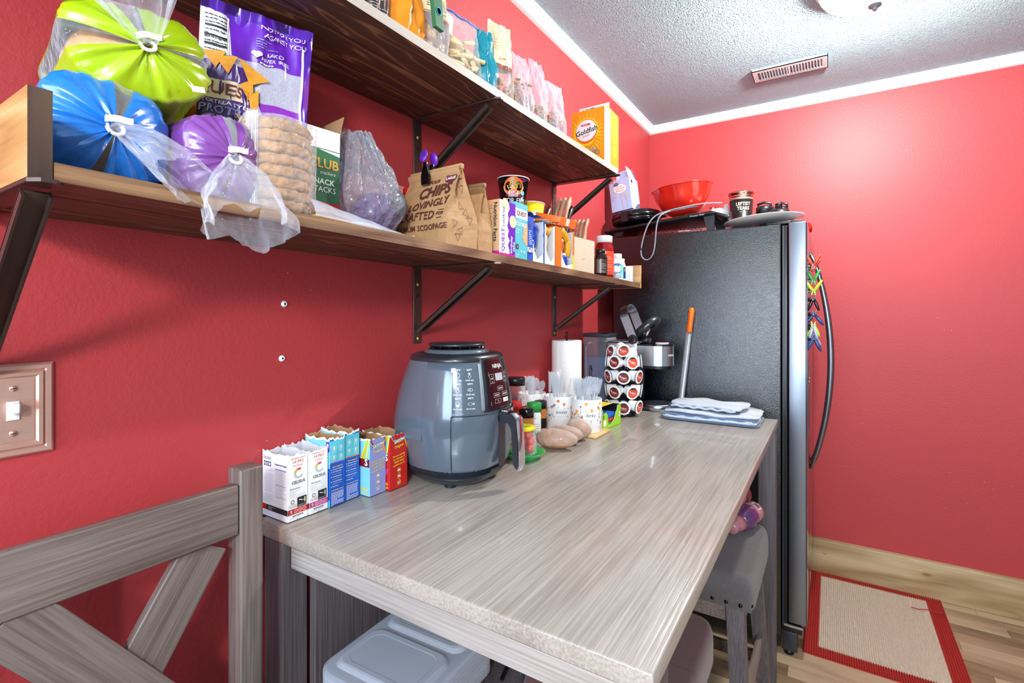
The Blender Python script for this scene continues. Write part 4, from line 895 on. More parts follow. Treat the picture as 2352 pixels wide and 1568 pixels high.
# ---- torn snack boxes with wrapped bars
def torn_box(x, y, w, d, h, cf, label, edge, seed):
    t = on_shelf('snack_box', label, 'box', x, y); b = B(); th = .001; x0, x1, y0, y1 = -d/2, d/2, -w/2, w/2
    b.box(x0, x0+th, y0, y1, 0, h, [cf]*6); b.box(x0, x1, y0, y0+th, 0, h, ['board_grey', 'torn', cf, 'torn', 'board_grey', cf]); b.box(x0, x1, y1-th, y1, 0, h, ['board_grey', 'torn', 'board_grey', 'torn', cf, cf]); b.box(x0, x1, y0, y1, 0, th, cf); part(t, 'box_body', b)
    q = random.Random(seed); b = B(); n = 12
    # ragged remains of the front: left strip, right strip, top strip, bottom flap
    L = [(y0, .0)]+[(y0+edge+q.uniform(-.003, .004), h*i/n) for i in range(n+1)]+[(y0, h)]
    M1 = Matrix(((0, 0, 1, 0), (1, 0, 0, 0), (0, 1, 0, 0), (0, 0, 0, 1)))
    b.prism(L, x1-th, x1, [cf if False else 'torn', cf]+['torn']*len(L), M1)
    b.prism([(y1, 0)]+[(y1-.007+q.uniform(-.003, .003), h*i/n) for i in range(n+1)]+[(y1, h)], x1-th, x1, ['torn', cf]+['torn']*(n+3), M1)
    b.prism([(y0+edge, 0), (y1-.006, 0), (y1-.008, .018+.01*q.random()), ((y0+y1)/2+.006, .008), (y0+edge+.006, .030), (y0+edge, .05)], x1-th, x1+.0005, 'torn', M1 @ TR(0, 0, 0, 0, 0, 0)); part(t, 'torn_front', b)
    b = B(); b.grid(lambda u, v: (x0+d*v+.004*math.sin(9*u), y0+w*u, h+.012*math.sin(PI*v*.7)+.003*math.sin(13*u)*v), 10, 8, cf if seed % 2 else 'board_grey'); part(t, 'raised_flap', b); return t
def bar(x, y, z, ln, col, rot, label, rz=0):
    t = thing('wrapped_bar', label, 'snack bar', (x, y, z)); t.rotation_euler = (rot, .1, rz)
    b = B(); b.grid(lambda u, v: (.010*math.cos(2*PI*u)*(.25+.75*math.sin(PI*min(.999, max(.001, v)))**.35), .012*math.sin(2*PI*u)*(1.0), (v-.5)*ln), 12, 14, col); part(t, 'wrapper', b)
    b = B(); b.box(-.0006, .0006, -.0125, .0125, ln/2-.001, ln/2+.006, 'white'); b.box(-.0006, .0006, -.0125, .0125, -ln/2-.006, -ln/2+.001, 'white'); part(t, 'sealed_end', b)
mat('foil_blue', '1646b8', .25, var=.15, bump=.5, bscale=30, coat=.3); mat('foil_yellow', 'eaa61a', .25, var=.12, bump=.5, bscale=30, coat=.3); mat('foil_orange', 'ee5a14', .25, var=.12, bump=.5, bscale=30, coat=.3)
zz = ZL(1.25)
t = torn_box(.212, 1.178, .092, .085, .118, 'blue', 'blue torn snack box with blue wrapped bars in it', .030, 3)
p = Print(Face.flat((.0427, -.046, 0), (0, 1, 0), (0, 0, 1))); p.rect(.0, .036, .026, .024, 'white'); p.ring(.012, .026, .009, .0025, 'navy'); p.disc(.010, .094, .006, 'ink_blue'); p.lines(.006, .022, .080, .046, 8, 'paper_white', .0016); part(t, 'print', p)
t = torn_box(.212, 1.257, .060, .085, .113, 'white', 'white torn snack box with yellow wrapped bars, between the blue and orange ones', .006, 4)
t = torn_box(.212, 1.352, .126, .085, .118, 'orange', 'orange torn snack box next to the knife block', .040, 5)
b = B(); b.box(.0427, .0433, .053, .063, 0, .118, ['orange']*6); b.box(.0434, .0438, .053, .0632, 0, .045, 'yellow'); part(t, 'side_strip', b)
for i, (x, y, z, ln, c, r, lb) in enumerate((( .236, 1.197, .075, .06, 'foil_blue', .15, 'blue wrapped bar leaning upright in the blue torn box'), (.236, 1.176, .04, .055, 'foil_blue', -.4, 'blue wrapped bar low in the blue torn box'), (.238, 1.190, .100, .05, 'foil_blue', 1.3, 'blue wrapped bar lying across the top of the blue torn box'),
          (.238, 1.262, .100, .046, 'foil_yellow', 1.5, 'yellow wrapped bar lying across the top of the white torn box'), (.238, 1.248, .052, .06, 'foil_yellow', -.15, 'yellow wrapped bar upright in the white torn box'),
          (.240, 1.345, .055, .058, 'foil_orange', -.25, 'orange wrapped bar upright in the orange torn box'), (.242, 1.375, .100, .06, 'foil_yellow', 1.0, 'yellow wrapped bar slanting across the top of the orange torn box'), (.240, 1.400, .062, .055, 'foil_yellow', .1, 'yellow wrapped bar upright at the right in the orange torn box'), (.236, 1.385, .025, .035, 'foil_blue', .1, 'small blue wrapped bar at the bottom of the orange torn box'), (.238, 1.34, .024, .035, 'foil_orange', .7, 'orange wrapped bar at the bottom of the orange torn box'))):
    bar(x, y, zz+z, ln, c, r, lb)
t = thing('snack_box', 'orange snack carton lying crosswise on top of the torn boxes', 'box', (.205, 1.375, zz+.137)); t.rotation_euler = (R(4), R(14), R(8))
b = B(); b.box(-.036, .045, -.070, .075, 0, .026, 'orange', .001); part(t, 'box_body', b); b = B(); b.box(.0452, .0456, -.02, .008, .004, .024, 'board_grey'); part(t, 'torn_patch', b)
b = B(); b.box(-.036, .045, 0, .001, -.002, .032, 'orange', 0, TR(0, .075, .024, R(-115))); part(t, 'flap', b)

mat('block_beige', 'cbbba2', .6, var=.05)
# ---- knife block
t = on_shelf('knife_block', 'pale beige knife block near the fridge end of the lower shelf', 'knife block', .190, 1.500, dz=.0002)
b = B(); M1 = Matrix(((0, 0, 1, 0), (1, 0, 0, 0), (0, 1, 0, 0), (0, 0, 0, 1)))
b.prism([(-.080, 0), (.078, 0), (.080, .112), (-.078, .106)], -.055, .062, 'block_beige', M1)
part(t, 'block', b); p = Print(Face.flat((.062, -.08, 0), (0, 1, 0), (0, 0, 1))); p.lines(.062, .098, .044, .040, 2, 'tan', .0018, 2); part(t, 'faint_mark', p)
mat('cream', 'efe0c0')
def knife(x, y, z, ln, ang, m, label, grp, rivets=True, th=.0065, hw=.010, tip=0, angx=0):
    t = thing('knife', label, 'knife', (x, y, z), 0, grp); t.rotation_euler = (-ang, angx, 0)
    b = B(); pr = [(-hw, -.01), (hw, -.01), (hw*.9, ln*.35), (hw*.8, ln*.65), (hw*1.15, ln*.92), (hw*.7, ln), (-hw*.8, ln), (-hw, ln*.9), (-hw*.75, ln*.5)]
    b.tube([(0, .002*math.sin(k*.9), -.01+(ln+.01)*k/9) for k in range(10)], [hw*(.80 if k in (4, 5, 6) else 1.0)*(.6 if k == 9 else 1) for k in range(10)], m, 12, flat=(1, th/hw), up=(1, 0, 0)); part(t, 'handle', b)
    b = B(); b.box(-.0008, .0008, -.008, .008, -.045, -.008, 'steel'); part(t, 'blade', b)
    if rivets:
        for k in (.2, .5, .82):
            b = B(); b.cyl((th, 0, ln*k), (th+.0006, 0, ln*k), .0016, .0016, 'steel', 10); part(t, 'rivet', b)
zk = ZL(1.5)+.115
for i in range(3): knife(.168+i*.018, 1.438, zk+.012, .135, R(24), 'knife_wood', 'wooden handled kitchen knife standing tall in the left slots of the block', 'tall wooden handled knives in the block')
knife(.188, 1.487, zk+.010, .115, R(26), 'black', 'black handled knife behind the wooden handled ones in the block', None, False, .008, .011)
knife(.120, 1.450, zk+.012, .12, R(30), 'bracket', 'dark brown handled knife at the back of the block', None, False, .008, .012)
for i in range(7): knife(.150+i*.0148, 1.518+i*.0015, zk+.002, .075, R(24), 'knife_wood', 'small wooden handled steak knife in the front row of the block', 'steak knives in the block', th=.0055, hw=.0085)

# ---- pill and vitamin bottles
def bottle(name, label, x, y, r, h, capr, caph, mb, mc, cat='bottle', zf=None, top=None, lab=None, neck=.8, sh=.86, ribs=True, texts=None):
    t = (on_shelf if zf is None else zf)(name, label, cat, x, y); hb = h-caph
    b = B(); b.lathe([(0, 0), (r*.93, 0), (r, .003), (r, hb*sh*.92), (r*.95, hb*sh), (r*neck, hb*.98), (r*neck, hb), (0, hb)], mb, 32); part(t, 'bottle_body', b)
    b = B(); b.lathe([(capr, hb-.001), (capr, h-.0015), (capr-.0015, h), (0, h)], mc, 48, fn=(lambda a, i, q: (q[0]*(1+.012*math.cos(24*a)), q[1]*(1+.012*math.cos(24*a)), q[2])) if ribs else None); part(t, 'cap', b)
    if lab:
        z0, z1, ml = lab; p = Print(Face.cyl(r, R(-60)), .0003); p.rect(-r*1.7, z0, r*1.7, z1, ml, 1, 14)
        for tx in (texts or []):
            if tx[0] == 'L': p.lines(tx[1], tx[2], tx[3], tx[4], tx[5], tx[6], .0009)
            elif tx[0] == 'R': p.rect(*tx[1:6], 2, 5)
            elif tx[0] == 'D': p.disc(*tx[1:5])
            else: p.text(*tx[1:5], **(tx[5] if len(tx) > 5 else {}))
        part(t, 'label', p)
    return t
bottle('supplement_bottle', 'red gummy vitamin bottle with a white cap beside the knife block', .220, 1.745, .035, .156, .029, .024, 'gummy_red', 'white', lab=(.012, .098, 'clip_orange'), texts=[('L', -.012, .03, .092, .018, 16, 'cream')])
bottle('supplement_bottle', 'small dark brown bottle with black cap and grey label', .243, 1.655, .0235, .094, .0165, .016, 'amber_dark', 'black', lab=(.010, .058, 'bracket'), texts=[('L', -.016, .018, .055, .013, 11, 'lt_grey')])
bottle('pill_bottle', 'small bottle with purple cap behind the red gummy bottle', .155, 1.835, .022, .125, .018, .018, 'white', 'purple')
bottle('pill_bottle', 'white pain reliever bottle with a blue and orange label', .225, 1.858, .0265, .103, .020, .020, 'white', 'white', lab=(.008, .062, 'sky'), texts=[('R', -.04, .008, .045, .020, 'orange'), ('D', 0, .045, .020, 'blue'), ('T', 'ALEVE', .0, .046, .0125, dict(m='yellow', bold=.03, shear=.2)), ('T', 'TABLETS', .0, .033, .005, dict(m='paper_white'))])
bottle('pill_bottle', 'white bottle with dark blue and yellow label right of the blue labelled one', .215, 1.925, .022, .092, .017, .014, 'white', 'white', lab=(.012, .058, 'navy'), texts=[('R', -.03, .04, .03, .052, 'yellow')])
t = on_shelf('dosing_cup', 'tiny clear cup topped with a white dome at the shelf edge', 'cup', .246, 1.800); b = B(); b.lathe([(0, 0), (.011, 0), (.013, .026), (0, .026)], 'clear_plastic', 20); part(t, 'cup_body', b); b = B(); b.lathe([(.0145, .026), (.0145, .030), (.0125, .042), (.006, .050), (0, .051)], 'white', 24); part(t, 'lid', b)
t = on_shelf('medicine_box', 'small white medicine carton beside the end board of the lower shelf', 'box', .232, 1.962, R(4)); carton(t, .026, .034, .062, 'white', 'paper_white'); p = Print(FF(.026, .034)); p.lines(.003, .023, .055, .008, 9, 'grey', .0008); part(t, 'print', p)
t = on_shelf('medicine_box', 'narrow grey-white carton standing last in the row by the end board', 'box', .226, 1.995); carton(t, .024, .03, .068, 'lt_grey', 'white'); p = Print(FF(.024, .03)); p.lines(.003, .021, .06, .008, 8, 'grey', .0008); part(t, 'print', p)
# ================================================================== UPPER SHELF
def simple_pouch(name, label, cat, x, y, rz, W, H, D, mf, seed, wr=.005, z=None, **k):
    t = on_top(name, label, cat, x, y, rz); fn = pouch_fn(W, H, D, seed, wr, **k); pouch(t, fn, mf, 24, 28); return t, fn
simple_pouch('snack_bag', 'glossy orange snack bag furthest left on the upper shelf', 'snack bag', .215, .575, 0, .075, .20, .06, 'orange_foil', 11.3, .007)
t, fn = simple_pouch('snack_bag', 'dark red and grey printed bag squeezed between the two orange bags', 'snack bag', .222, .635, 0, .052, .19, .05, lambda u, v, s: 'dark_red' if v > .22 else 'bracket', 12.7, .004)
p = Print(pface(fn, .052, .19), .0003); p.rect(-.010, .060, .014, .072, 'clip_orange'); p.lines(-.02, .02, .036, .010, 6, 'lt_grey', .0012); p.rect(.018, 0, .026, .12, 'paper_white', 3); part(t, 'print', p)
simple_pouch('snack_bag', 'large crinkled orange bag standing second from the left on the upper shelf', 'snack bag', .215, .708, R(-4), .098, .22, .07, lambda u, v, s: 'orange_foil' if u > -.93 else 'white', 13.9, .010)
t, fn = simple_pouch('pasta_bag', 'cream pasta bag folded over and held by a green clip', 'pasta bag', .218, .796, R(-4), .086, .20, .06, lambda u, v, s: 'cream' if v > .42 or u > .8 else 'milky_film', 15.1, .004)
p = Print(pface(fn, .086, .20), .0003, .01); p.text('Nutrition Facts', .0, .158, .010, 'ink', rot=185); p.lines(-.03, .03, .148, .100, 11, 'ink', .0012, 3, 5); p.text('BEST BY', 0, .112, .009, 'ink', rot=20, bold=.02); p.text('80', -.006, .092, .010, 'ink', rot=180, bold=.02); p.rect(.034, .09, .0348, .19, 'orange', 4); p.rect(.0365, .09, .0373, .19, 'green', 4)
for i in range(9): p.ring(-.018+i*.0062, .083, .003, .001, 'clip_orange', 4)
p.rect(-.043, .087, .043, .089, 'kraft', 3); part(t, 'print', p)
b = B(); q = random.Random(8)
for i in range(40): c = (q.uniform(-.015, .01), q.uniform(-.033, .033), q.uniform(.006, .07)); b.blob(c, (.009, .009, .006), 'pasta', .2, 20, i, 8)
part(t, 'pasta_filling', b, kind='stuff')
t = thing('bag_clip', 'dark green bag clip hanging on the folded cream pasta bag', 'clip', (.262, .758, 1.935)); t.rotation_euler = (R(10), 0, 0)
b = B(); b.prism([(-.013, -.04), (.010, -.045), (.014, .02), (.006, .05), (-.006, .05), (-.012, .02)], 0, .010, 'dark_green', Matrix(((0, 0, 1, 0), (1, 0, 0, 0), (0, 1, 0, 0), (0, 0, 0, 1)))); part(t, 'clip_body', b)
b = B(); b.lathe([(.008, 0), (.008, .001), (.006, .001), (.006, 0)], 'teal', 20, TR(.0102, 0, -.01, 0, PI/2)); b.box(.010, .013, -.006, .006, .03, .045, 'lime'); part(t, 'spring_button', b)
t = on_top('paper_cup_stack', 'white paper cup standing behind the cream pasta bag on the upper shelf', 'cup', .07, .98); b = B(); b.lathe([(0, 0), (.032, 0), (.045, .22), (.047, .225), (.043, .225), (0, .21)], 'white', 32); part(t, 'cup_body', b)
# zip bag of pasta with individual tubes
t, fn = simple_pouch('zip_bag', 'clear zip bag of tube pasta with a blue zip seal', 'zip bag', .214, .892, R(-6), .128, .150, .075, lambda u, v, s: 'clear_film', 17.2, .004, crimp=.12, gus=.9)
b = B(); b.tube([fn(-.98+1.96*i/12, .975, 1)+Vector((-.001, 0, 0)) for i in range(13)], .0026, 'blue', 8); part(t, 'zip_seal', b)
q = random.Random(5); pen = None
for i in range(46):
    o = thing('pasta_tube', 'pale yellow pasta tube inside the clear zip bag', 'pasta', (.214+q.uniform(-.018, .020)*(1-.0*i), .892+q.uniform(-.042, .046), ZU+.012+q.uniform(0, .078)), 0, 'pasta tubes in the clear zip bag')
    o.rotation_euler = (R(90)+q.uniform(-.5, .5), q.uniform(-.5, .5), q.uniform(-.7, .7))
    if pen is None:
        b = B(); b.lathe([(.0036, -.022), (.0050, -.022), (.0050, .022), (.0036, .022), (.0036, -.022)], 'pasta', 12, caps=False); pen = b.build('tube', o).data
    else: d = bpy.data.objects.new('tube', pen); C.objects.link(d); d.parent = o
simple_pouch('foil_pouch', 'crinkled teal pouch pinched narrow at its middle', 'pouch', .222, .983, R(-12), .072, .150, .055, lambda u, v, s: 'teal', 18.5, .010, gus=.9, topw=.7)
t, fn = simple_pouch('pasta_bag', 'tall pale cream pasta bag with a see-through window right of the teal pouch', 'pasta bag', .215, 1.058, R(-14), .082, .205, .05, lambda u, v, s: 'cream' if v > .46 or u > .86 else 'clear_film', 19.9, .006, topw=.95)
p = Print(pface(fn, .082, .205), .0003); 
for i in range(9): p.lines(-.034, .030, .190-i*.007, .190-i*.007, 1, 'tan', .0009)
for i in range(4): p.poly([(-.02+i*.011, .084), (-.0145+i*.011, .096), (-.009+i*.011, .084), (-.0115+i*.011, .084), (-.0145+i*.011, .091), (-.0175+i*.011, .084)], 'clip_orange', 4)
p.lines(-.018, .018, .112, .108, 2, 'clip_orange', .0018, 4); part(t, 'print', p)
b = B(); q = random.Random(9)
for i in range(36): b.blob((q.uniform(-.010, .010), q.uniform(-.03, .03), q.uniform(.006, .075)), (.010, .008, .006), ['tan', 'kraft'][i % 2], .3, 20, i, 8)
part(t, 'pasta_filling', b, kind='stuff')
mat('cer_a', 'b08e70', .85, var=.2); mat('cer_r', 'd8502c', .8); mat('cer_g', '7fb04a', .8); mat('cer_b', '6f8fc4', .8); mat('cer_y', 'e3b94c', .8); mat('cer_t', 'd9b07c', .8)
def cereal(y, w, h, fill, cols, seed, label, lab2, top):
    t = on_top('cereal_bag', label, 'cereal bag', .216, y, R(-8)); fn = pouch_fn(w, h, .07, seed, .008, topw=top, gus=.85, crimp=.02); pouch(t, fn, 'milky_film', 24, 26)
    q = random.Random(int(seed)); b = B()
    for i in range(170):
        v = q.random(); r = .0045*q.uniform(.8, 1.3); c = (q.uniform(-.022, .026), q.uniform(-w/2+.008, w/2-.008), .006+v*fill); b.blob(c, (r, r*.9, r*.7), cols[q.randrange(len(cols))], .3, 30, i, 6)
    part(t, 'cereal', b, lab2, 'stuff')
cereal(1.146, .086, .165, .080, ['cer_a', 'cer_a', 'cereal'], 21, 'clear bag of light brown cereal, first of the three by the cream pasta bag', 'light brown cereal pieces', .8)
cereal(1.240, .080, .185, .055, ['cer_r', 'cer_y', 'cer_t', 'cer_g', 'cer_t'], 22.4, 'tall clear bag of red and tan cereal, middle one of three', 'red and tan cereal pieces', .75)
cereal(1.345, .098, .165, .060, ['cer_t', 'cer_b', 'cer_r', 'cer_g', 'cer_a', 'cer_t'], 23.8, 'clear bag of multicoloured cereal next to the orange cracker carton', 'multicoloured cereal pieces', 1.0)
# ---- cracker carton with gable top
t = on_top('cracker_carton', 'orange and yellow cracker carton with gable top at the fridge end of the upper shelf', 'carton', .198, 1.716, R(-2))
w_, d_, h_ = .126, .128, .195
b = B(); x0, x1, y0, y1 = -d_/2, d_/2, -w_/2, w_/2
b.box(x0, x1, y0, y1, 0, .003, 'white'); b.box(x0, x1, y0, y1, .003, h_, ['amber', 'amber', 'amber', 'amber', 'amber', 'amber'], .0015)
b.add([(x0, y0, h_), (x1, y0, h_), (x1, y1, h_), (x0, y1, h_), (x0, -.0, h_+.022), (x1-.012, 0, h_+.022)], [(0, 1, 5, 4), (1, 2, 5), (2, 3, 4, 5), (3, 0, 4)], 'amber')
part(t, 'box_body', b); b = B(); b.box(x0, x1-.010, -.0015, .0015, h_+.018, h_+.036, 'paper_white'); tf = part(t, 'top_fin', b)
p = Print(Face.flat((x0, -.0017, h_+.018), (1, 0, 0), (0, 0, 1))); p.text('\u25c0 TO OPEN' if False else 'TO OPEN', .045, .009, .009, 'ink', bold=.02); p.poly([(.012, .009), (.018, .0125), (.018, .0055)], 'ink'); p.lines(.068, .11, .009, .009, 1, 'grey', .0015); part(t, 'fin_print', p)
p = Print(FL(w_, d_)); q = random.Random(6); cu, cv = .058, .105
for i in range(30):
    a = i*2*PI/30; r = .070+q.uniform(0, .022); a2 = a+.10
    pt = lambda rr, aa: (max(.001, min(d_-.001, cu+rr*math.cos(aa))), max(.004, min(h_-.001, cv+rr*math.sin(aa))))
    p.poly([pt(.045, a), pt(r, a+.03), pt(.045, a2)], 'yellow', 1)
p.disc(cu, cv+.012, .048, 'yellow', 2, 36, ry=.050); p.disc(cu, cv+.014, .043, 'orange', 3, 36, ry=.044); p.disc(cu, cv+.017, .040, 'white', 4, 36, ry=.038); p.ring(cu, cv-.006, .046, .010, 'amber', 5, 190, 350, 24, ry=.042)
p.text('Goldfish', cu+.002, cv+.014, .0255, 'ink', 8, rot=9, bold=.015); p.rect(cu-.020, cv+.034, cu+.016, cv+.041, 'clip_orange', 6); p.lines(cu-.016, cu+.012, cv+.0375, cv+.0375, 1, 'paper_white', .0018, 8); p.text('BAKED', cu+.0, cv-.002, .0085, 'clip_orange', 8, rot=9)
p.text('FLAVOR', cu+.010, .048, .0165, 'ink', 6, rot=10, bold=.07); p.text('FLAVOR', cu+.010, .048, .0165, 'cream', 8, rot=10, bold=.02); p.text('BLASTED', cu+.010, .031, .021, 'ink', 6, rot=10, bold=.07); p.text('BLASTED', cu+.010, .031, .021, 'tan', 8, rot=10, bold=.02)
p.poly([(.052, .010), (.10, .018), (.10, .027), (.052, .016)], 'ink', 6) if False else None
p.text('XTRA', cu+.030, .0215, .009, 'ink', 9, rot=10, bold=.05); p.text('CHEDDAR', cu+.028, .0125, .0105, 'ink', 9, rot=10, bold=.05); p.rect(0, 0, d_, .003, 'white', 1); part(t, 'print', p)
p = Print(FF(w_, d_)); p.rect(.0505, .003, w_, h_, 'carton_amber'); p.rect(.0, .003, .050, h_, 'paper_white'); p.lines(.006, .044, .180, .03, 26, 'grey', .001); p.rect(.006, .150, .044, .1515, 'ink', 4); p.rect(.006, .095, .044, .0965, 'ink', 4)
for z in (.165, .11, .055): p.disc(.090, z, .020, 'yellow'); p.text('CHEDDAR', .090, z, .0085, 'amber', 5, bold=.03)
p.rect(0, 0, w_, .003, 'white'); part(t, 'side_print', p)

# ================================================================== TABLE GOODS
def on_table(name, label, cat, x, y, rz=0, group=None, dz=0): return thing(name, label, cat, (x, y, TZ+.0004+dz), rz, group)
# ---- six little cartons
def icons3(p, u, v, r, m, k=5):
    p.ring(u, v, r, r*.16, m, k)
def celsius(x, y, w, band, sc, label, seed):
    t = on_table('drink_mix_box', label, 'box', x, y); d_, h_ = .080, .127
    carton(t, w, d_, h_, 'white', 'white', 'white', None, 1, 'board_grey', seed)
    p = Print(FF(w, d_)); m = w/2
    p.text('CRANBERRY LEMON', m, .1165, .0034, sc); p.text('14 PKS', m, .110, .0082, 'clip_orange'); p.text('on the go', m, .1035, .0050, 'clip_orange')
    p.ring(m+.002, .088, .0095, .0032, 'lt_grey', 3, 150, 330); p.ring(m+.002, .088, .0098, .0038, sc, 4, 60, 115); p.ring(m+.002, .088, .0098, .0038, 'amber', 4, 115, 150); p.ring(m+.002, .088, .0098, .0036, 'lime', 4, 150, 175)
    p.text('CELSIUS', m+.001, .0715, .0078, 'ink', bold=.012); p.text('Directions:', .004, .0605, .0048, 'ink', al='LEFT'); p.lines(.004, w-.004, .056, .045, 5, 'lt_grey', .0007)
    p.ring(.010, .0365, .0038, .0012, 'dark_red'); p.text('JUST ADD', .010, .031, .0032, 'grey'); p.text('WATER', .010, .0275, .0048, 'grey')
    p.rect(.0195, .0245, w-.003, .0425, 'ink', 3); p.text('1 PACKET-1 CAN', .0195+(w-.0225)/2, .0272, .0024, 'paper_white', 5); p.poly([(.023, .0385), (.030, .0365), (.030, .035), (.023, .037)], 'paper_white', 5); p.rect(.034, .031, .0365, .040, 'cream', 5); p.text('=', .032, .035, .005, 'paper_white', 5)
    p.rect(0, .0130, w, .0235, band, 2); p.rect(.004, .0140, .0095, .0225, 'ink', 3); p.text('0', .0067, .0190, .0075, 'paper_white', 5, bold=.03); p.text('SUGAR', .0067, .0152, .0020, 'paper_white', 5)
    for i in range(3): p.ring(.0165+i*.0088, .0183, .0037, .0006, 'paper_white', 5); p.text('X', .0165+i*.0088, .0183, .004, 'paper_white', 5)
    p.rect(.010, .0085, w-.010, .0108, 'ink', 3); p.lines(.012, w-.012, .0097, .0097, 1, 'paper_white', .0007, 5); p.lines(.004, w-.004, .0072, .0055, 2, 'lt_grey', .0006); p.text('f y o', m, .0030, .0036, 'ink'); part(t, 'print', p)
    p = Print(FL(w, d_)); p.text('CELSIUS', .016, .112, .0072, 'ink_blue', al='CENTER')
    for i in range(4): p.rect(.005+i*.0062, .097, .0096+i*.0062, .106, 'ink_blue', 3); p.rect(.0062+i*.0062, .099, .0084+i*.0062, .104, 'white', 4)
    p.lines(.004, .034, .092, .030, 20, 'lt_grey', .0008, 3, 2); p.text('Supplement Facts', .059, .104, .0052, 'ink_blue', bold=.02); p.rect(.042, .094, .076, .0952, 'ink_blue', 3); p.lines(.042, .076, .091, .045, 14, 'lt_grey', .0008, 3, 7); p.rect(.042, .065, .076, .0656, 'grey', 3); p.rect(.042, .042, .076, .0426, 'grey', 3)
    p.rect(0, .013, d_, .0235, 'ink', 2); p.rect(0, .013, .014, .0235, band, 3); p.lines(.020, .055, .0205, .016, 3, 'lt_grey', .0009, 4); p.lines(.004, .070, .010, .006, 3, 'lt_grey', .0006); part(t, 'side_print', p)
celsius(.0425, .5775, .042, 'red', 'clip_orange', 'white energy drink mix box with a red band at the table corner', 1)
celsius(.0440, .6215, .042, 'pink', 'pink', 'white energy drink mix box with a pink band', 2)
def hydr(x, y, w, h_, hdr, label, seed):
    t = on_table('drink_mix_box', label, 'box', x, y); d_ = .078; carton(t, w, d_, h_, 'blue', 'sky', 'blue', None, 1, 'board_in', seed, .007)
    p = Print(FF(w, d_)); m = w/2; tq = h_*.62
    p.rect(0, tq, w, h_-.009, 'turq'); p.rect(0, tq-.001, w, tq+.001, hdr, 2)
    for i in range(4): u, v = m+(-.0085 if i % 2 == 0 else .0085), h_-.024-(i//2)*.018; p.ring(u, v, .0052, .0006, 'paper_white', 4); p.poly([(u-.0012, v-.003), (u+.0012, v-.003), (u+.002, v+.002), (u, v+.0035), (u-.002, v+.002)], 'paper_white', 4); p.lines(u-.005, u+.005, v-.0072, v-.0072, 1, 'paper_white', .0008)
    z = tq-.008; p.text('WHY LIQUID IV?', m, z, .0034, 'yellow', bold=.03)
    for s in ('2-3x Faster Hydration', 'Than Water Alone', '', '3x the Electrolytes', '', '8 Essential Vitamins', '', 'Great Taste'):
        z -= .0048
        if s: p.text(s, .0055, z, .0029, 'paper_white', al='LEFT', bold=.03); p.disc(.0030, z, .0009, 'paper_white')
        else: p.lines(.0055, w-.006, z, z, 1, 'yellow', .0006)
    p.text('OUR GLOBAL IMPACT', m, z-.008, .0030, 'yellow', bold=.03); p.lines(.003, w-.003, z-.0125, .003, 13, 'paper_white', .0009, 3, seed); part(t, 'print', p)
    p = Print(FL(w, d_)); p.rect(d_-.011, h_-.030, d_-.001, h_-.010, 'purple', 2); p.rect(d_-.0085, h_-.022, d_-.0035, h_-.014, 'paper_white', 3); p.rect(0, 0, d_, .015, 'turq', 2); p.rect(.02, .015, d_, .078, 'blue', 2); p.disc(.03, h_-.035, .008, 'white', 2); part(t, 'side_print', p)
hydr(.048, .6635, .036, .141, 'violet', 'blue and turquoise hydration mix box beside the white boxes', 3)
hydr(.046, .7025, .036, .145, 'orange', 'blue and turquoise hydration mix box with an orange line, next to the candy boxes', 4)
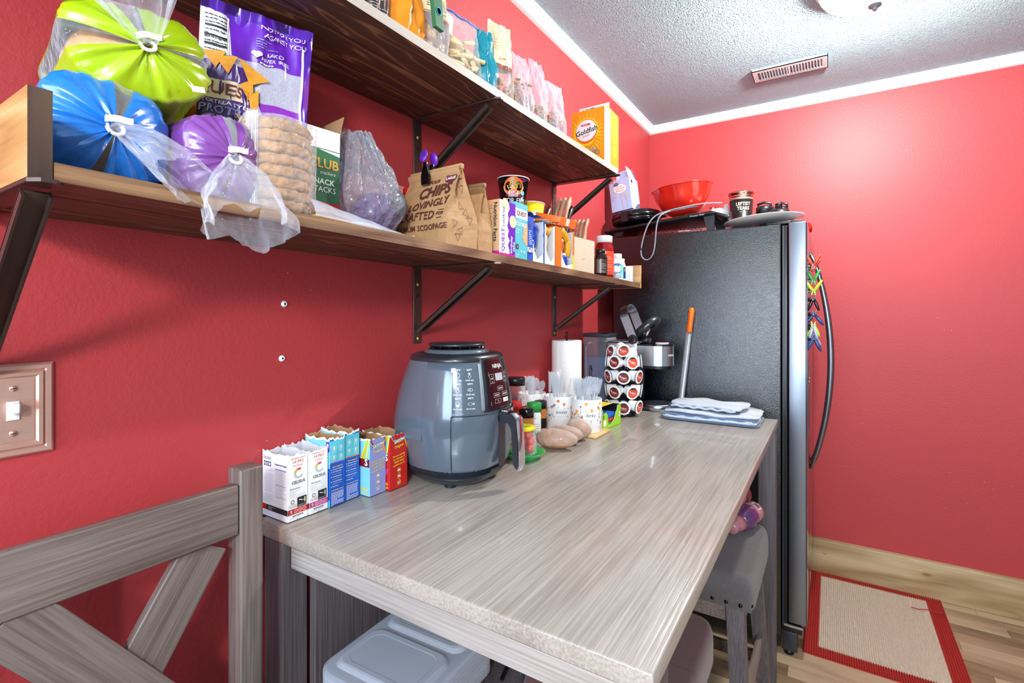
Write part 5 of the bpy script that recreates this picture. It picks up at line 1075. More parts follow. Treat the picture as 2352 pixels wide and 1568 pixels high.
def candy(x, y, w, base, light_, flav, label, seed):
    t = on_table('drink_mix_box', label, 'box', x, y); d_, h_ = .088, .124; carton(t, w, d_, h_, base, light_, base, None, 1, 'board_in', seed, .004)
    p = Print(FF(w, d_)); m = w/2
    for i, c in enumerate(('yellow', 'green', 'blue', 'violet', 'red', 'orange', base)): r = .024-i*.0012; p.poly([(m-r*.95+i*.0, h_-.004)]+[(m+r*.95*math.cos(R(a)), h_-.004+r*.78*math.sin(R(a))) for a in range(180, 361, 15)], c, 2+i*.5)
    p.poly([(w-.016, h_-.004), (w-.010, h_-.004), (w-.001, h_-.030), (w-.001, h_-.040)], 'amber', 1.5); p.poly([(w-.010, h_-.004), (w-.005, h_-.004), (w-.0005, h_-.018), (w-.001, h_-.030)], 'blue', 1.6)
    p.text('Skittles', m, h_-.0165, .0112, 'ink', 8, rot=12, bold=.07); p.text('Skittles', m, h_-.0165, .0112, 'paper_white', 10, rot=12, bold=.03); p.text(flav, m, h_-.030, .0085, 'yellow', 5, rot=6, bold=.02, shear=.1); p.lines(m-.010, m+.010, h_-.037, h_-.041, 2, 'orange', .0007)
    for i, s in enumerate(('Now you can take', 'the great taste of', 'Skittles Candy', 'anywhere you go.')): p.text(s, m, .074-i*.0066, .0050, 'yellow', 5, rot=5, bold=.03)
    for i, z in enumerate((.041, .0275, .0140)):
        p.ring(m, z, .0058, .0007, 'yellow', 5)
        if i == 2: p.poly([(m-.004, z-.003), (m-.003, z-.004), (m+.004, z+.003), (m+.003, z+.004)], 'paper_white', 5); p.poly([(m-.004, z+.0012), (m-.003, z+.002), (m+.003, z-.003), (m+.0015, z-.0035)], 'paper_white', 5)
        else: p.rect(m-.0035, z-.002, m+.0035, z+.001, 'paper_white', 5); p.rect(m-.002, z+.001, m+.002, z+.0028, 'paper_white', 5)
    part(t, 'print', p)
    p = Print(FL(w, d_))
    for i, c in enumerate(('yellow', 'amber', 'lime', 'sky', 'yellow')): p.poly([(d_-.010+i*.002, h_-.004), (d_-.008+i*.002, h_-.004), (d_-.024+i*.004, h_-.045), (d_-.028+i*.004, h_-.045)], c, 2)
    p.rect(d_-.034, h_-.062, d_-.001, h_-.045, 'dark_red' if base != 'red' else 'red', 2); p.text('S', d_-.010, h_-.052, .020, 'ink', 4, bold=.07); p.text('S', d_-.010, h_-.052, .020, 'paper_white', 6, bold=.03); p.poly([(d_-.040, .03), (d_-.004, .050), (d_-.010, .035), (d_-.036, .018)], 'sky' if base != 'red' else 'pink', 2); p.text('Singles', d_-.018, .016, .009, 'yellow', 4, bold=.02); p.text('to go', d_-.014, .008, .008, 'yellow', 4, bold=.02); part(t, 'side_print', p)
candy(.066, .7495, .044, 'lilac', 'sky', 'Tropical', 'lavender blue candy drink mix box with torn open top', 5)
candy(.076, .8010, .052, 'red', 'red', 'Original', 'red candy drink mix box beside the air fryer', 6)

# ---- air fryer (front faces +x)
AX, AY = .172, .942
t = on_table('air_fryer', 'dark grey air fryer with a pull-out basket and control panel', 'air fryer', AX, AY)
def rr_(z, pr):
    for i in range(len(pr)-1):
        if pr[i][1] <= z <= pr[i+1][1]:
            g = (z-pr[i][1])/(pr[i+1][1]-pr[i][1]); return pr[i][0]+(pr[i+1][0]-pr[i][0])*g
    return pr[-1][0]
sq4 = lambda a, i, q: (lambda k: (q[0]*k, q[1]*k, q[2]))(min(1.06, (abs(math.cos(a))**2.5+abs(math.sin(a))**2.5)**(-1/2.5)))
PRO = [(.108, .030), (.113, .045), (.122, .085), (.1245, .110), (.125, .130), (.124, .160), (.121, .190), (.115, .230), (.108, .262), (.103, .283)]
b = B(); b.lathe([(.0, .007), (.090, .007), (.103, .018), (.1085, .030)], 'fryer_dark', 64, fn=sq4); b.lathe([(.110, .029), (.1085, .026), (.111, .046), (.1105, .046)], 'fryer_dark', 64, fn=sq4, caps=False); part(t, 'base', b)
for a in (-62, 20, 118, 200):
    b = B(); b.cyl((.080*math.cos(R(a)), .080*math.sin(R(a)), 0), (.080*math.cos(R(a)), .080*math.sin(R(a)), .014), .013, .016, 'fryer_dark', 18); part(t, 'foot', b)
b = B(); b.lathe([(r-.0015 if z < .12 else r, z) for r, z in PRO], 'fryer_grey', 72, fn=sq4); part(t, 'housing', b)
b = B()
def bk(u, v):      # rear bulge above the step
    a = R(105)+u*R(165); z = .108+v*.172; g = min(1, min(u, 1-u)/.28); g = g*g*(3-2*g); r = rr_(z, PRO)+.0002+.014*g*(1-v**1.5)
    k = (abs(math.cos(a))**2.5+abs(math.sin(a))**2.5)**(-1/2.5); return (r*math.cos(a)*k, r*math.sin(a)*k, z)
b.grid(bk, 60, 14, 'fryer_grey'); b.grid(lambda u, v: (lambda q: (q[0]*(1-.10*v), q[1]*(1-.10*v), q[2]-.0*v))(bk(u, 0)), 60, 2, 'fryer_dark'); part(t, 'rear_cover', b)
b = B(); b.lathe([(.1032, .272), (.1045, .283), (.101, .292), (.088, .296), (.0, .297)], 'fryer_dark', 72, fn=sq4); part(t, 'top_cover', b)
b = B(); b.lathe([(.078, .295), (.076, .302), (.070, .304), (.066, .304)], 'fryer_grey', 56, caps=False); part(t, 'vent_ring', b)
b = B(); b.lathe([(0, .300), (.064, .301), (.066, .306)], 'black', 48, caps=False); b.lathe([(0, .310), (.066, .310), (.069, .313), (.067, .317), (0, .3185)], 'fryer_dark', 56); part(t, 'vent_cap', b)
for k in range(16):
    a = 2*PI*k/16; b = B(); b.cyl((.062*math.cos(a), .062*math.sin(a), .302), (.062*math.cos(a), .062*math.sin(a), .311), .0016, .0016, 'steel', 6); part(t, 'vent_rib', b)
# basket drawer: slightly proud shell over +-56 degrees
def sk(a, z, off): 
    r = rr_(z, PRO)+off; k = (abs(math.cos(a))**2.5+abs(math.sin(a))**2.5)**(-1/2.5); return Vector((r*math.cos(a)*min(1.06, k), r*math.sin(a)*min(1.06, k), z))
b = B(); b.grid(lambda u, v: sk(R(-57+114*u), .047+v*.119, .0032), 40, 14, 'fryer_grey')
for u0 in (0, 1):
    a = R(-57+114*u0); b.add([sk(a, .047, .0032), sk(a, .166, .0032), sk(a, .166, -.002), sk(a, .047, -.002)], [(0, 1, 2, 3)], 'fryer_dark')
b.add([sk(R(-57+114*i/40), .166, .0032) for i in range(41)]+[sk(R(-57+114*i/40), .1665, -.002) for i in range(41)], [(i, i+1, 42+i, 41+i) for i in range(40)], 'fryer_dark')
bk_ = part(t, 'basket_front', b)
b = B(); edge = [sk(R(-57), .047+.119*i/12, .0038) for i in range(13)]+[sk(R(-57+114*i/40), .1665, .0038) for i in range(1, 41)]+[sk(R(57), .166-.119*i/12, .0038) for i in range(13)]
b.tube(edge, .0009, 'black', 6); part(t, 'basket_seam', b)
# panel: raised bezel block on the front top
def pz(u, v, off): return sk(R(-19+38*u), .178+v*.105, off)
b = B(); b.grid(lambda u, v: sk(R(-24+48*u), .170+v*.116, .006*math.sin(PI*min(1, max(0, u)))**.3*min(1, v*9)), 20, 14, 'fryer_dark'); part(t, 'panel_bezel', b)
b = B(); b.grid(lambda u, v: sk(R(-24-3.5+3.5*u), .176+v*.100, .002+.003*u), 3, 10, 'steel'); b.grid(lambda u, v: sk(R(24+3.5*u), .176+v*.100, .005-.003*u), 3, 10, 'steel'); part(t, 'panel_trim', b)
b = B(); b.grid(lambda u, v: pz(u, v, .0072), 20, 12, 'panel_black'); part(t, 'panel', b)
rz_ = lambda z: rr_(z, PRO)
p = Print(Face(lambda u, v, k: sk(u/.115, v, .0074+k)), .0002)
p.text('NINJA', .0, .268, .0125, 'paper_white', bold=.02)
def rb(x0, z0, x1, z1, m='lt_grey', th=.0006):
    p.rect(x0, z0, x1, z0+th, m); p.rect(x0, z1-th, x1, z1, m); p.rect(x0, z0, x0+th, z1, m); p.rect(x1-th, z0, x1, z1, m)
rb(-.033, .184, .033, .256, 'tan'); p.rect(-.012, .236, .014, .252, 'lt_grey'); p.rect(-.033, .228, .033, .2285, 'tan')
for (a, c) in ((-.024, .247), (-.024, .236), (.023, .247), (.023, .236)): rb(a-.007, c-.0045, a+.007, c+.0045); p.text('^' if c > .24 else 'v', a, c-.001, .006, 'paper_white')
for (a, c, s) in ((.0, .2185, 'AIR FRY'), (-.014, .205, 'ROAST'), (.014, .205, 'REHEAT'), (-.012, .1915, 'O')): rb(a-.010, c-.0045, a+.010, c+.0045); p.text(s, a, c, .0042, 'paper_white', bold=.02)
p.rect(.006, .187, .024, .196, 'paper_white'); p.text('START', .015, .1915, .004, 'ink', 6); p.text('TEMP', -.024, .2415, .0026, 'paper_white'); p.text('TIME', .023, .2415, .0026, 'paper_white'); part(t, 'panel_print', p)
p = Print(Face(lambda u, v, k: sk(R(-45)+u/.118, v, .0006+k)), .0002)
for i, (n1, n2) in enumerate((('390\u00b0F', '22-26 min.'), ('360\u00b0F', '20-25 min.'), ('390\u00b0F', '20-25 min.'), ('390\u00b0F', '10-20 min.'), ('325\u00b0F', '12-15 min.'), ('390\u00b0F', '10-13 min.'))):
    u = -.012+.026*(i % 2); v = .252-.030*(i//2); p.text(n1, u, v+.012, .0050, 'paper_white', bold=.02); p.text(n2, u, v-.010, .0044, 'paper_white', bold=.02)
    if i == 0: p.ring(u+.001, v+.001, .0042, .0007, 'paper_white', ry=.005); p.rect(u-.005, v-.0055, u-.003, v-.001, 'paper_white')
    elif i in (1, 2): p.ring(u, v-.002, .004, .0007, 'paper_white', ry=.0045, n=4); [p.rect(u-.003+k*.002, v+.002, u-.002+k*.002, v+.006, 'paper_white') for k in range(3)]
    elif i == 3: p.ring(u, v, .0055, .0007, 'paper_white', ry=.0038); p.ring(u-.001, v, .002, .0006, 'paper_white')
    elif i == 4: p.ring(u, v+.002, .0045, .0007, 'paper_white', ry=.003); p.rect(u-.003, v-.005, u+.003, v-.0005, 'paper_white')
    else: p.ring(u-.001, v, .005, .0007, 'paper_white', ry=.003); p.poly([(u+.004, v), (u+.0075, v+.0025), (u+.0075, v-.0025)], 'paper_white')
p.poly([(-.026, .268), (-.015, .268), (-.026, .257)], 'paper_white'); p.lines(-.022, .026, .172, .170, 2, 'lt_grey', .0007); part(t, 'cooking_chart', p)
# handle
b = B(); b.prism([(-.012, .052), (-.008, .044), (.008, .044), (.012, .052), (.012, .158), (-.012, .158)], 0, .003, 'fryer_dark', Matrix(((0, 0, 1, rr_(.1, PRO)+.0035), (1, 0, 0, 0), (0, 1, 0, 0), (0, 0, 0, 1)))); part(t, 'handle_plate', b)
b = B(); x_ = .127
prf = [(x_, .146), (x_, .168), (x_+.036, .164), (x_+.047, .152), (x_+.053, .052), (x_+.048, .044), (x_+.039, .054), (x_+.034, .130), (x_+.026, .143)]
b.prism(prf, -.012, .012, 'fryer_dark', Matrix(((1, 0, 0, 0), (0, 0, -1, 0), (0, 1, 0, 0), (0, 0, 0, 1)))); part(t, 'handle', b)
b = B(); hp = [(x_+.002, .1695), (x_+.022, .1680), (x_+.038, .165), (x_+.0485, .154), (x_+.0515, .125), (x_+.0545, .080), (x_+.0548, .054), (x_+.050, .041)]
n = len(hp); vs = []
for (hx, hz) in hp: vs += [(hx, -.0135, hz), (hx+.0028, -.009, hz+.0012), (hx+.0036, 0, hz+.0016), (hx+.0028, .009, hz+.0012), (hx, .0135, hz)]
b.add(vs, [(i*5+k, i*5+k+1, i*5+k+6, i*5+k+5) for i in range(n-1) for k in range(4)], 'chrome', None, True); part(t, 'chrome_trim', b, 'chrome handle cover')

# ---- tomatoes
t = on_table('tomato_cup', 'clear lidded cup of cherry tomatoes with a yellow label on a green dish', 'tomato cup', .232, 1.150, dz=.011)
b = B(); b.lathe([(0, .0), (.033, 0), (.036, .004), (.034, .045), (.027, .066)], 'glass_clear', 36); part(t, 'cup_body', b)
b = B(); b.lathe([(.0305, .064), (.0325, .066), (.0325, .070), (.029, .0735), (0, .0742)], 'yellow', 32); part(t, 'lid', b)
p = Print(Face.flat((-.022, -.022, .0744), (1, 0, 0), (0, 1, 0))); p.disc(.022, .022, .020, 'lime', 1); p.disc(.018, .026, .006, 'red', 2); p.disc(.028, .018, .005, 'green', 2); p.disc(.022, .022, .009, 'yellow', 3); part(t, 'lid_print', p)
t = on_table('dish', 'round green plastic dish under the tomato cup', 'dish', .232, 1.150)
b = B(); b.lathe([(0, 0), (.042, 0), (.045, .006), (.058, .016), (.060, .018), (.056, .018), (.043, .0095), (0, .0095)], 'clip_green', 48); part(t, 'dish_body', b)
q = random.Random(12); tm = None
for i in range(17):
    lay = i//6; k = i % 6; a = k*PI/3+lay*.5+q.uniform(-.1, .1); r = (.0205 if lay < 2 else .014) if k != 5 else .003
    if lay == 2: a = k*2*PI/5
    o = thing('cherry_tomato', 'cherry tomato inside the clear lidded cup', 'tomato', (.232+r*math.cos(a), 1.150+r*math.sin(a), TZ+.0265+lay*.0185), a, 'cherry tomatoes in the clear cup')
    if tm is None: b = B(); b.blob((0, 0, 0), (.0098, .0098, .0112), 'tomato', .02, 20, 1, 18); tm = b.build('skin', o).data
    else: d = bpy.data.objects.new('skin', tm); C.objects.link(d); d.parent = o
# ---- spices
bottle('spice_jar', 'spice jar with a red cap behind the tomato cup', .128, 1.262, .024, .122, .0255, .026, 'amber_dark', 'red', 'spice jar', zf=on_table, lab=(.02, .075, 'dark_red'), texts=[('L', -.02, .02, .07, .03, 7, 'cream')], neck=.95)
bottle('spice_jar', 'spice jar with a green cap and white label', .166, 1.322, .0205, .115, .0215, .026, 'white', 'green', 'spice jar', zf=on_table, lab=(.012, .080, 'paper_white'), texts=[('R', -.03, .015, .04, .035, 'lime'), ('L', -.015, .02, .07, .04, 6, 'ink')], neck=.95)
bottle('spice_jar', 'small spice jar with black cap and brown contents in front of the green capped one', .186, 1.243, .0195, .112, .0205, .024, 'seasoning', 'black_gloss', 'spice jar', zf=on_table, lab=(.012, .050, 'black'), texts=[('L', -.015, .015, .045, .02, 4, 'cream')], neck=.9)
bottle('spice_jar', 'spice jar with black cap squeezed beside the cutlery cup', .160, 1.372, .0195, .112, .0195, .022, 'seasoning', 'black', 'spice jar', zf=on_table, lab=(.03, .060, 'black'), texts=[], neck=.95)
t = bottle('seasoning_jar', 'tall clear seasoning jar with a dusty black lid and dark label', .094, 1.328, .036, .185, .031, .022, 'glass_clear', 'black', 'jar', zf=on_table, lab=(.03, .10, 'dark_red'), texts=[('R', -.01, .07, .03, .09, 'paper_white'), ('L', -.008, .028, .087, .073, 4, 'ink')], neck=.82, sh=.80, ribs=False)
b = B(); b.lathe([(0, .003), (.033, .003), (.034, .055), (.028, .075), (0, .08)], 'salt', 28, fn=lambda a, i, q: (q[0], q[1], q[2]+.006*math.sin(a*2)*(i > 1))); part(t, 'salt_filling', b)
bottle('seasoning_jar', 'clear jar with orange-brown crumbs half hidden behind the air fryer handle', .040, 1.232, .030, .10, .028, .018, 'seasoning', 'orange', 'jar', zf=on_table, neck=.9)
# ---- cutlery caddy
t = on_table('bamboo_tray', 'small bamboo tray carrying the three floral cutlery cups', 'tray', .160, 1.495)
b = B(); b.box(-.155, .160, -.060, .062, 0, .007, 'bamboo', .002); part(t, 'tray_board', b)
fork_m = knife_m = spoon_m = None
def utensil(kind):
    b = B()
    if kind == 'fork':
        b.tube([(0, 0, -.085), (.002, 0, -.02), (0, 0, .02)], .0024, 'clear_plastic', 6, flat=(1.4, .6)); b.box(-.0008, .0008, -.0095, .0095, .02, .042, 'clear_plastic')
        for i in range(4): b.box(-.0007, .0007, -.0095+i*.0054, -.0067+i*.0054, .042, .066, 'clear_plastic')
    elif kind == 'knife': b.tube([(0, 0, -.085), (0, 0, 0), (0, 0, .02)], .003, 'clear_plastic', 6, flat=(1.4, .5)); b.prism([(-.005, .02), (.006, .02), (.008, .06), (.003, .085), (-.005, .09)], -.0006, .0006, 'clear_plastic', Matrix(((0, 0, 1, 0), (1, 0, 0, 0), (0, 1, 0, 0), (0, 0, 0, 1))))
    else: b.tube([(0, 0, -.085), (.002, 0, -.02), (0, 0, .02)], .0025, 'clear_plastic', 6, flat=(1.4, .6)); b.blob((0, 0, .04), (.004, .0135, .022), 'clear_plastic', 0, 1, 0, 12)
    return b
UM = {}
def cutlery(kind, cx_, cy_, n, seed, label, grp, zt):
    q = random.Random(seed)
    for i in range(n):
        a = q.uniform(0, 2*PI); r = q.uniform(.0, .034); px, py = cx_+r*math.cos(a), cy_+r*math.sin(a)
        o = thing('plastic_'+kind, label, kind, (px, py, zt+q.uniform(-.006, .012)), 0, grp); o.rotation_euler = (-(py-cy_)*6+q.uniform(-.12, .12), (px-cx_)*6+q.uniform(-.12, .12), q.uniform(-.5, .5)-.6)
        if kind not in UM: UM[kind] = utensil(kind).build(kind+'_body', o).data
        else: d = bpy.data.objects.new(kind+'_body', UM[kind]); C.objects.link(d); d.parent = o
mat('petal_o', 'f09a20', .4); mat('petal_r', 'd6452e', .4); mat('petal_b', '4a6fb8', .4); mat('leaf', '5a8a35', .4); mat('stem', '9aa06a', .4)
def flower_cup(x, word, seed, label):
    y = 1.495; t = on_table('cutlery_cup', label, 'cup', x, y, dz=.0075); r = .0485; h = .105
    b = B(); b.lathe([(0, 0), (r-.002, 0), (r, .002), (r, h-.001), (r-.001, h), (r-.003, h-.001), (r-.003, .004), (0, .004)], 'white', 56, caps=False); part(t, 'cup_body', b)
    p = Print(Face.cyl(r, R(-66)), .0002, .01); q = random.Random(seed)
    for i in range(22):
        u = -.062+i*.0058+q.uniform(-.002, .002); zb = q.uniform(.004, .05); ht = q.uniform(.02, .05); zt = min(h-.012, zb+ht); c = ['petal_o', 'petal_r', 'petal_b', 'petal_o', 'petal_r'][q.randrange(5)]
        if abs(u-.012) < .020 and .04 < zt < .072: continue
        p.poly([(u-.0004, zb), (u+.0004, zb), (u+.0016, zt), (u+.0008, zt)], 'stem', 2); s = q.uniform(.0018, .0040)
        for k in range(5): a = k*1.256+i; p.disc(u+.001+s*math.cos(a), zt+s*math.sin(a), s*.62, c, 3, 8)
        p.disc(u+.001, zt, s*.5, 'yellow', 4, 8); p.poly([(u, (zb+zt)/2), (u+.006, (zb+zt)/2+.005), (u+.003, (zb+zt)/2+.0005)], 'leaf', 3); p.poly([(u, zb+.006), (u-.005, zb+.012), (u-.003, zb+.006)], 'leaf', 3)
    p.rect(-.012, .044, .040, .067, 'white', 5); p.text(word, .012, .057, .0165, 'ink', 7, shear=.35, sx=.9); p.rect(-.012, .044, .040, .0444, 'tan', 6); p.rect(-.012, .0666, .040, .067, 'tan', 6); part(t, 'print', p)
flower_cup(.262, 'forks', 31, 'white floral cutlery cup lettered forks, nearest the tray front edge')
flower_cup(.160, 'knives', 32, 'white floral cutlery cup lettered knives, middle one on the tray')
flower_cup(.057, 'spoons', 33, 'white floral cutlery cup nearest the wall on the tray')
cutlery('fork', .262, 1.495, 38, 1, 'clear plastic fork standing in the floral forks cup', 'clear forks in the forks cup', TZ+.104)
cutlery('knife', .160, 1.495, 14, 2, 'clear plastic knife standing in the floral knives cup', 'clear knives in the knives cup', TZ+.096)
cutlery('spoon', .057, 1.495, 12, 3, 'clear plastic spoon standing in the cup nearest the wall', 'clear spoons in the spoons cup', TZ+.10)
# ---- wrapped sweet potatoes
for (x, y, L_, r_, an, lb, sd) in ((.268, 1.272, .062, .0285, 28, 'long plastic-wrapped sweet potato beside the tomato dish', 1), (.262, 1.338, .055, .027, 22, 'plastic-wrapped sweet potato in the middle of the three', 2), (.278, 1.398, .040, .031, 30, 'round plastic-wrapped sweet potato touching the bamboo tray', 3)):
    t = on_table('sweet_potato', lb, 'sweet potato', x, y, R(an-12)); b = B()
    def pf_(u, v, L_=L_, r_=r_, sd=sd):
        th = 2*PI*u; s = -1+2*v; k = max(0, 1-abs(s)**2.3)**.62*(1-.12*s)*(1+.08*noise.noise(Vector((s*2, math.cos(th), sd)))); return (s*L_, r_*k*math.cos(th), r_+r_*.96*k*math.sin(th))
    b.grid(pf_, 32, 28, 'potato'); part(t, 'potato_skin', b)
    b = B(); b.grid(lambda u, v: (lambda c: (c[0]*1.03, c[1]*1.03, .001+c[2]*1.012))(pf_(u, .02+v*.96)), 40, 28, 'wrap_film'); part(t, 'plastic_wrap', b)
# ---- sponge box
t = on_table('sponge_box', 'lime green sponge carton with a torn window showing coloured sponges', 'box', .252, 1.618, R(-4)); w_, d_, h_ = .140, .100, .068; b = B(); x0, x1, y0, y1 = -.05, .05, -.07, .07
b.box(x0, x1, y0, y1, 0, .001, 'lime'); b.box(x0, x0+.001, y0, y1, .001, h_, 'lime'); b.box(x0, x1, y0, y0+.001, .001, h_, 'lime'); b.box(x0, x1, y1-.001, y1, .001, h_, ['black']*2+['black', 'black', 'lime', 'black']); b.box(x0, x1-.03, y0, y1, h_-.001, h_, 'yellow'); part(t, 'box_body', b)
M1 = Matrix(((0, 0, 1, 0), (1, 0, 0, 0), (0, 1, 0, 0), (0, 0, 0, 1))); q = random.Random(3)
out_ = [(y0, 0), (y1, 0), (y1, h_), (y1-.026, h_), (y1-.030, .055), (y1-.040, .045), (y1-.052, .026), (y1-.075, .012), (y1-.095, .010), (y1-.100, .022), (y1-.103, .045), (y1-.112, .055), (y0, .050)]
b = B(); b.prism(out_, x1-.001, x1, ['torn', 'lime']+['torn']*13, M1); part(t, 'torn_front', b)
p = Print(Face.flat((x1, y0, 0), (0, 1, 0), (0, 0, 1))); p.disc(.015, .022, .011, 'white'); p.rect(w_-.016, .028, w_-.006, .044, 'white'); p.disc(w_-.011, .036, .003, 'amber', 3); p.rect(.002, .036, .010, .050, 'dark_green'); part(t, 'print', p)
b = B(); b.box(x0+.001, x1-.032, y0+.001, y1-.001, h_-.004, h_-.002, 'black'); part(t, 'inner_top', b)
for i, (m, lb) in enumerate((('clip_green', 'green sponge at the bottom of the lime carton'), ('sponge_red', 'red sponge in the middle of the lime carton'), ('sponge_blue', 'blue sponge on top inside the lime carton'))):
    o = on_table('sponge', lb, 'sponge', .252, 1.622, R(-4), dz=.002+i*.0135); b = B(); b.box(-.042, .042, -.060, .055, 0, .013, m, .003); part(o, 'sponge_body', b)
# ---- paper towel
t = on_table('paper_towel_holder', 'black wire paper towel holder with a loop on top', 'towel holder', .072, 1.735)
b = B(); b.tube([(.07*math.cos(a*PI/15), .07*math.sin(a*PI/15), .004) for a in range(30)], .003, 'black', 8, True); b.box(-.07, .07, -.002, .002, .002, .006, 'black'); part(t, 'base', b)
b = B(); b.tube([(0, -.003, .004), (0, -.003, .285), (0, -.008, .297), (0, -.006, .309), (0, 0, .313), (0, .006, .309), (0, .008, .297), (0, .003, .285), (0, .003, .2)], .0024, 'black', 8); part(t, 'post', b)
b = B(); b.tube([(.078, .045, .004), (.078, .045, .10), (.078, .038, .135), (.078, .038, .17), (.078, .047, .185), (.078, .058, .17), (.078, .058, .135), (.078, .050, .10), (.078, .05, .004)], .0026, 'black', 8); part(t, 'side_loop', b)
t = on_table('paper_towel_roll', 'white paper towel roll standing on the wire holder', 'paper towel roll', .072, 1.735, dz=.008)
b = B(); b.lathe([(.018, 0), (.056, 0), (.0565, .003), (.0565, .270), (.055, .273), (.018, .273), (.018, 0)], 'paper_towel', 48, caps=False); part(t, 'roll', b)
b = B(); b.grid(lambda u, v: ((.057+.004*u*u)*math.cos(R(-160+60*u)), (.057+.004*u*u)*math.sin(R(-160+60*u)), v*.268), 10, 6, 'paper_towel'); part(t, 'loose_sheet', b)
# ---- pod carousel
CX, CY = .262, 1.835
t = on_table('pod_carousel', 'black rotating carousel rack holding coffee pods', 'pod carousel', CX, CY)
b = B(); b.lathe([(0, 0), (.046, 0), (.048, .004), (.046, .012), (.030, .017), (.010, .020), (0, .02)], 'black_gloss', 40); part(t, 'base', b)
b = B(); b.cyl((0, 0, .015), (0, 0, .232), .006, .006, 'black', 14); part(t, 'post', b)
LV = [.036, .092, .148, .204]
def pod(x, y, z, az, tilt, col, label, lo=0):
    o = thing('coffee_pod', label, 'coffee pod', (x, y, z), 0, 'coffee pods on the carousel')
    o.matrix_world = Matrix.Translation((x, y, z)) @ Matrix.Rotation(az, 4, 'Z') @ Matrix.Rotation(R(90)-tilt, 4, 'Y')
    for nme, mk in (('cup', pc), ('lid', pl_[col])):
        if mk[1] is None: mk[1] = mk[0]().build(nme, o).data
        else: d = bpy.data.objects.new(nme, mk[1]); C.objects.link(d); d.parent = o
def _cup():
    b = B(); b.lathe([(0, -.044), (.015, -.044), (.0175, -.040), (.0185, -.028), (.0215, -.006), (.0215, -.003), (.0255, -.003), (.0255, 0), (.023, .0005)], 'white', 28); return b
def _lid(c1):
    def f():
        p = Print(Face.flat((0, 0, .0004), (0, 1, 0), (-1, 0, 0)), .0002); p.disc(0, 0, .0235, 'white', 1, 28); p.disc(0, 0, .0195, c1, 2, 28); p.poly([(.0195*math.cos(R(a)), .0195*math.sin(R(a))) for a in range(40, 141, 10)], 'ink', 3); p.text('Folgers', 0, .0, .0082, 'paper_white', 4, bold=.02, rot=-8); p.text('Classic Roast', 0, -.007, .0042, 'paper_white', 4, rot=-8); p.rect(-.014, .003, -.010, .008, 'paper_white', 4); return p
    return f
pc = [_cup, None]; pl_ = {'red': [_lid('dark_red'), None], 'org': [_lid('clip_orange'), None]}
CAMA = math.atan2(0-CY, .928-CX)
nm = {-90: 'far left', -60: 'left', -30: 'centre left', 0: 'front centre', 30: 'centre right', 60: 'right', 90: 'far right'}
rn = ['bottom row', 'third row', 'second row', 'top ring']
for i, z in enumerate(LV):
    offs = (-60, 0, 60) if i % 2 == 0 else (-90, -30, 30, 90)
    b = B(); b.tube([(.018*math.cos(a*PI/10), .018*math.sin(a*PI/10), z+.002) for a in range(20)], .003, 'black', 6, True); part(t, 'tier_hub', b)
    for of in (offs if i % 2 else (-60, 0, 60, 120, 180, -120)):
        a = CAMA+R(of); tl = R(-8 if i < 3 else 6); dx, dy = math.cos(a), math.sin(a)
        b = B(); Mr = Matrix.Translation((.056*dx, .056*dy, z)) @ Matrix.Rotation(a, 4, 'Z') @ Matrix.Rotation(R(90)-tl, 4, 'Y')
        b.lathe([(.0225, 0), (.0245, 0), (.0245, .004), (.0225, .004), (.0225, 0)], 'black', 28, Mr @ TR(0, 0, .0045), caps=False)
        b.tube([(.015*dx, .015*dy, z-.012), (.045*dx, .045*dy, z-.024)], .002, 'black', 6); part(t, 'pod_ring', b)
        if of in offs: pod(CX+.067*dx, CY+.067*dy, TZ+z, a, tl, 'red' if of <= 0 else 'org', 'white coffee pod in the '+rn[i]+' of the carousel, '+nm[of])
for of, c, lb, zz in ((-70, 'red', 'white coffee pod lying on top of the carousel at the left', .240), (0, 'org', 'white coffee pod lying on top of the carousel in the middle', .246), (70, 'org', 'white coffee pod lying on top of the carousel at the right', .240)):
    a = CAMA+R(of); pod(CX+.052*math.cos(a), CY+.052*math.sin(a), TZ+zz, a+R(18), R(12 if of else -20), c, lb)
# ---- coffee maker
t = on_table('coffee_maker', 'steel and black single-serve coffee maker with raised handle and water tank', 'coffee maker', .0, 0); t.location = (.0, 2.005, TZ+.0004)
b = B(); b.box(.05, .345, -.058, .058, 0, .018, 'black', .006); part(t, 'base', b)
b = B(); b.lathe([(0, 0), (.060, 0), (.060, .024), (.056, .027), (0, .027)], 'steel', 48, TR(.345, 0, 0)); b.lathe([(0, .0272), (.054, .0272)], 'black', 40, TR(.345, 0, 0), caps=False); b.lathe([(.010, .0276), (.007, .0276)], 'steel', 20, TR(.345, 0, 0), caps=False)
dt = part(t, 'drip_tray', b)
for k in range(-5, 6):
    w2 = math.sqrt(.052**2-(k*.009)**2); b = B(); b.box(.345-w2, .345+w2, k*.009-.0012, k*.009+.0012, .0272, .0284, 'dark_grey'); part(dt, 'slat', b)
b = B(); b.box(.155, .272, -.060, .060, .018, .262, 'black_gloss', .008); part(t, 'column', b)
b = B(); b.box(.150, .280, -.0615, .0615, .185, .268, 'steel', .006); b.box(.10, .28, -.050, .050, .268, .272, 'steel', .001); part(t, 'upper_cover', b)
b = B()
hd = [(.26, -.060), (.345, -.060)]+[(.345+.060*math.cos(R(a)), .060*math.sin(R(a))) for a in range(-80, 81, 10)]+[(.345, .060), (.26, .060)]
b.prism(hd, .178, .256, 'steel', None, False); b.prism([(x*1.002, y*1.01) for x, y in hd], .256, .262, 'black_gloss'); b.prism([(.345+(x-.345)*.9, y*.85) for x, y in hd], .166, .178, 'black'); part(t, 'brew_head', b)
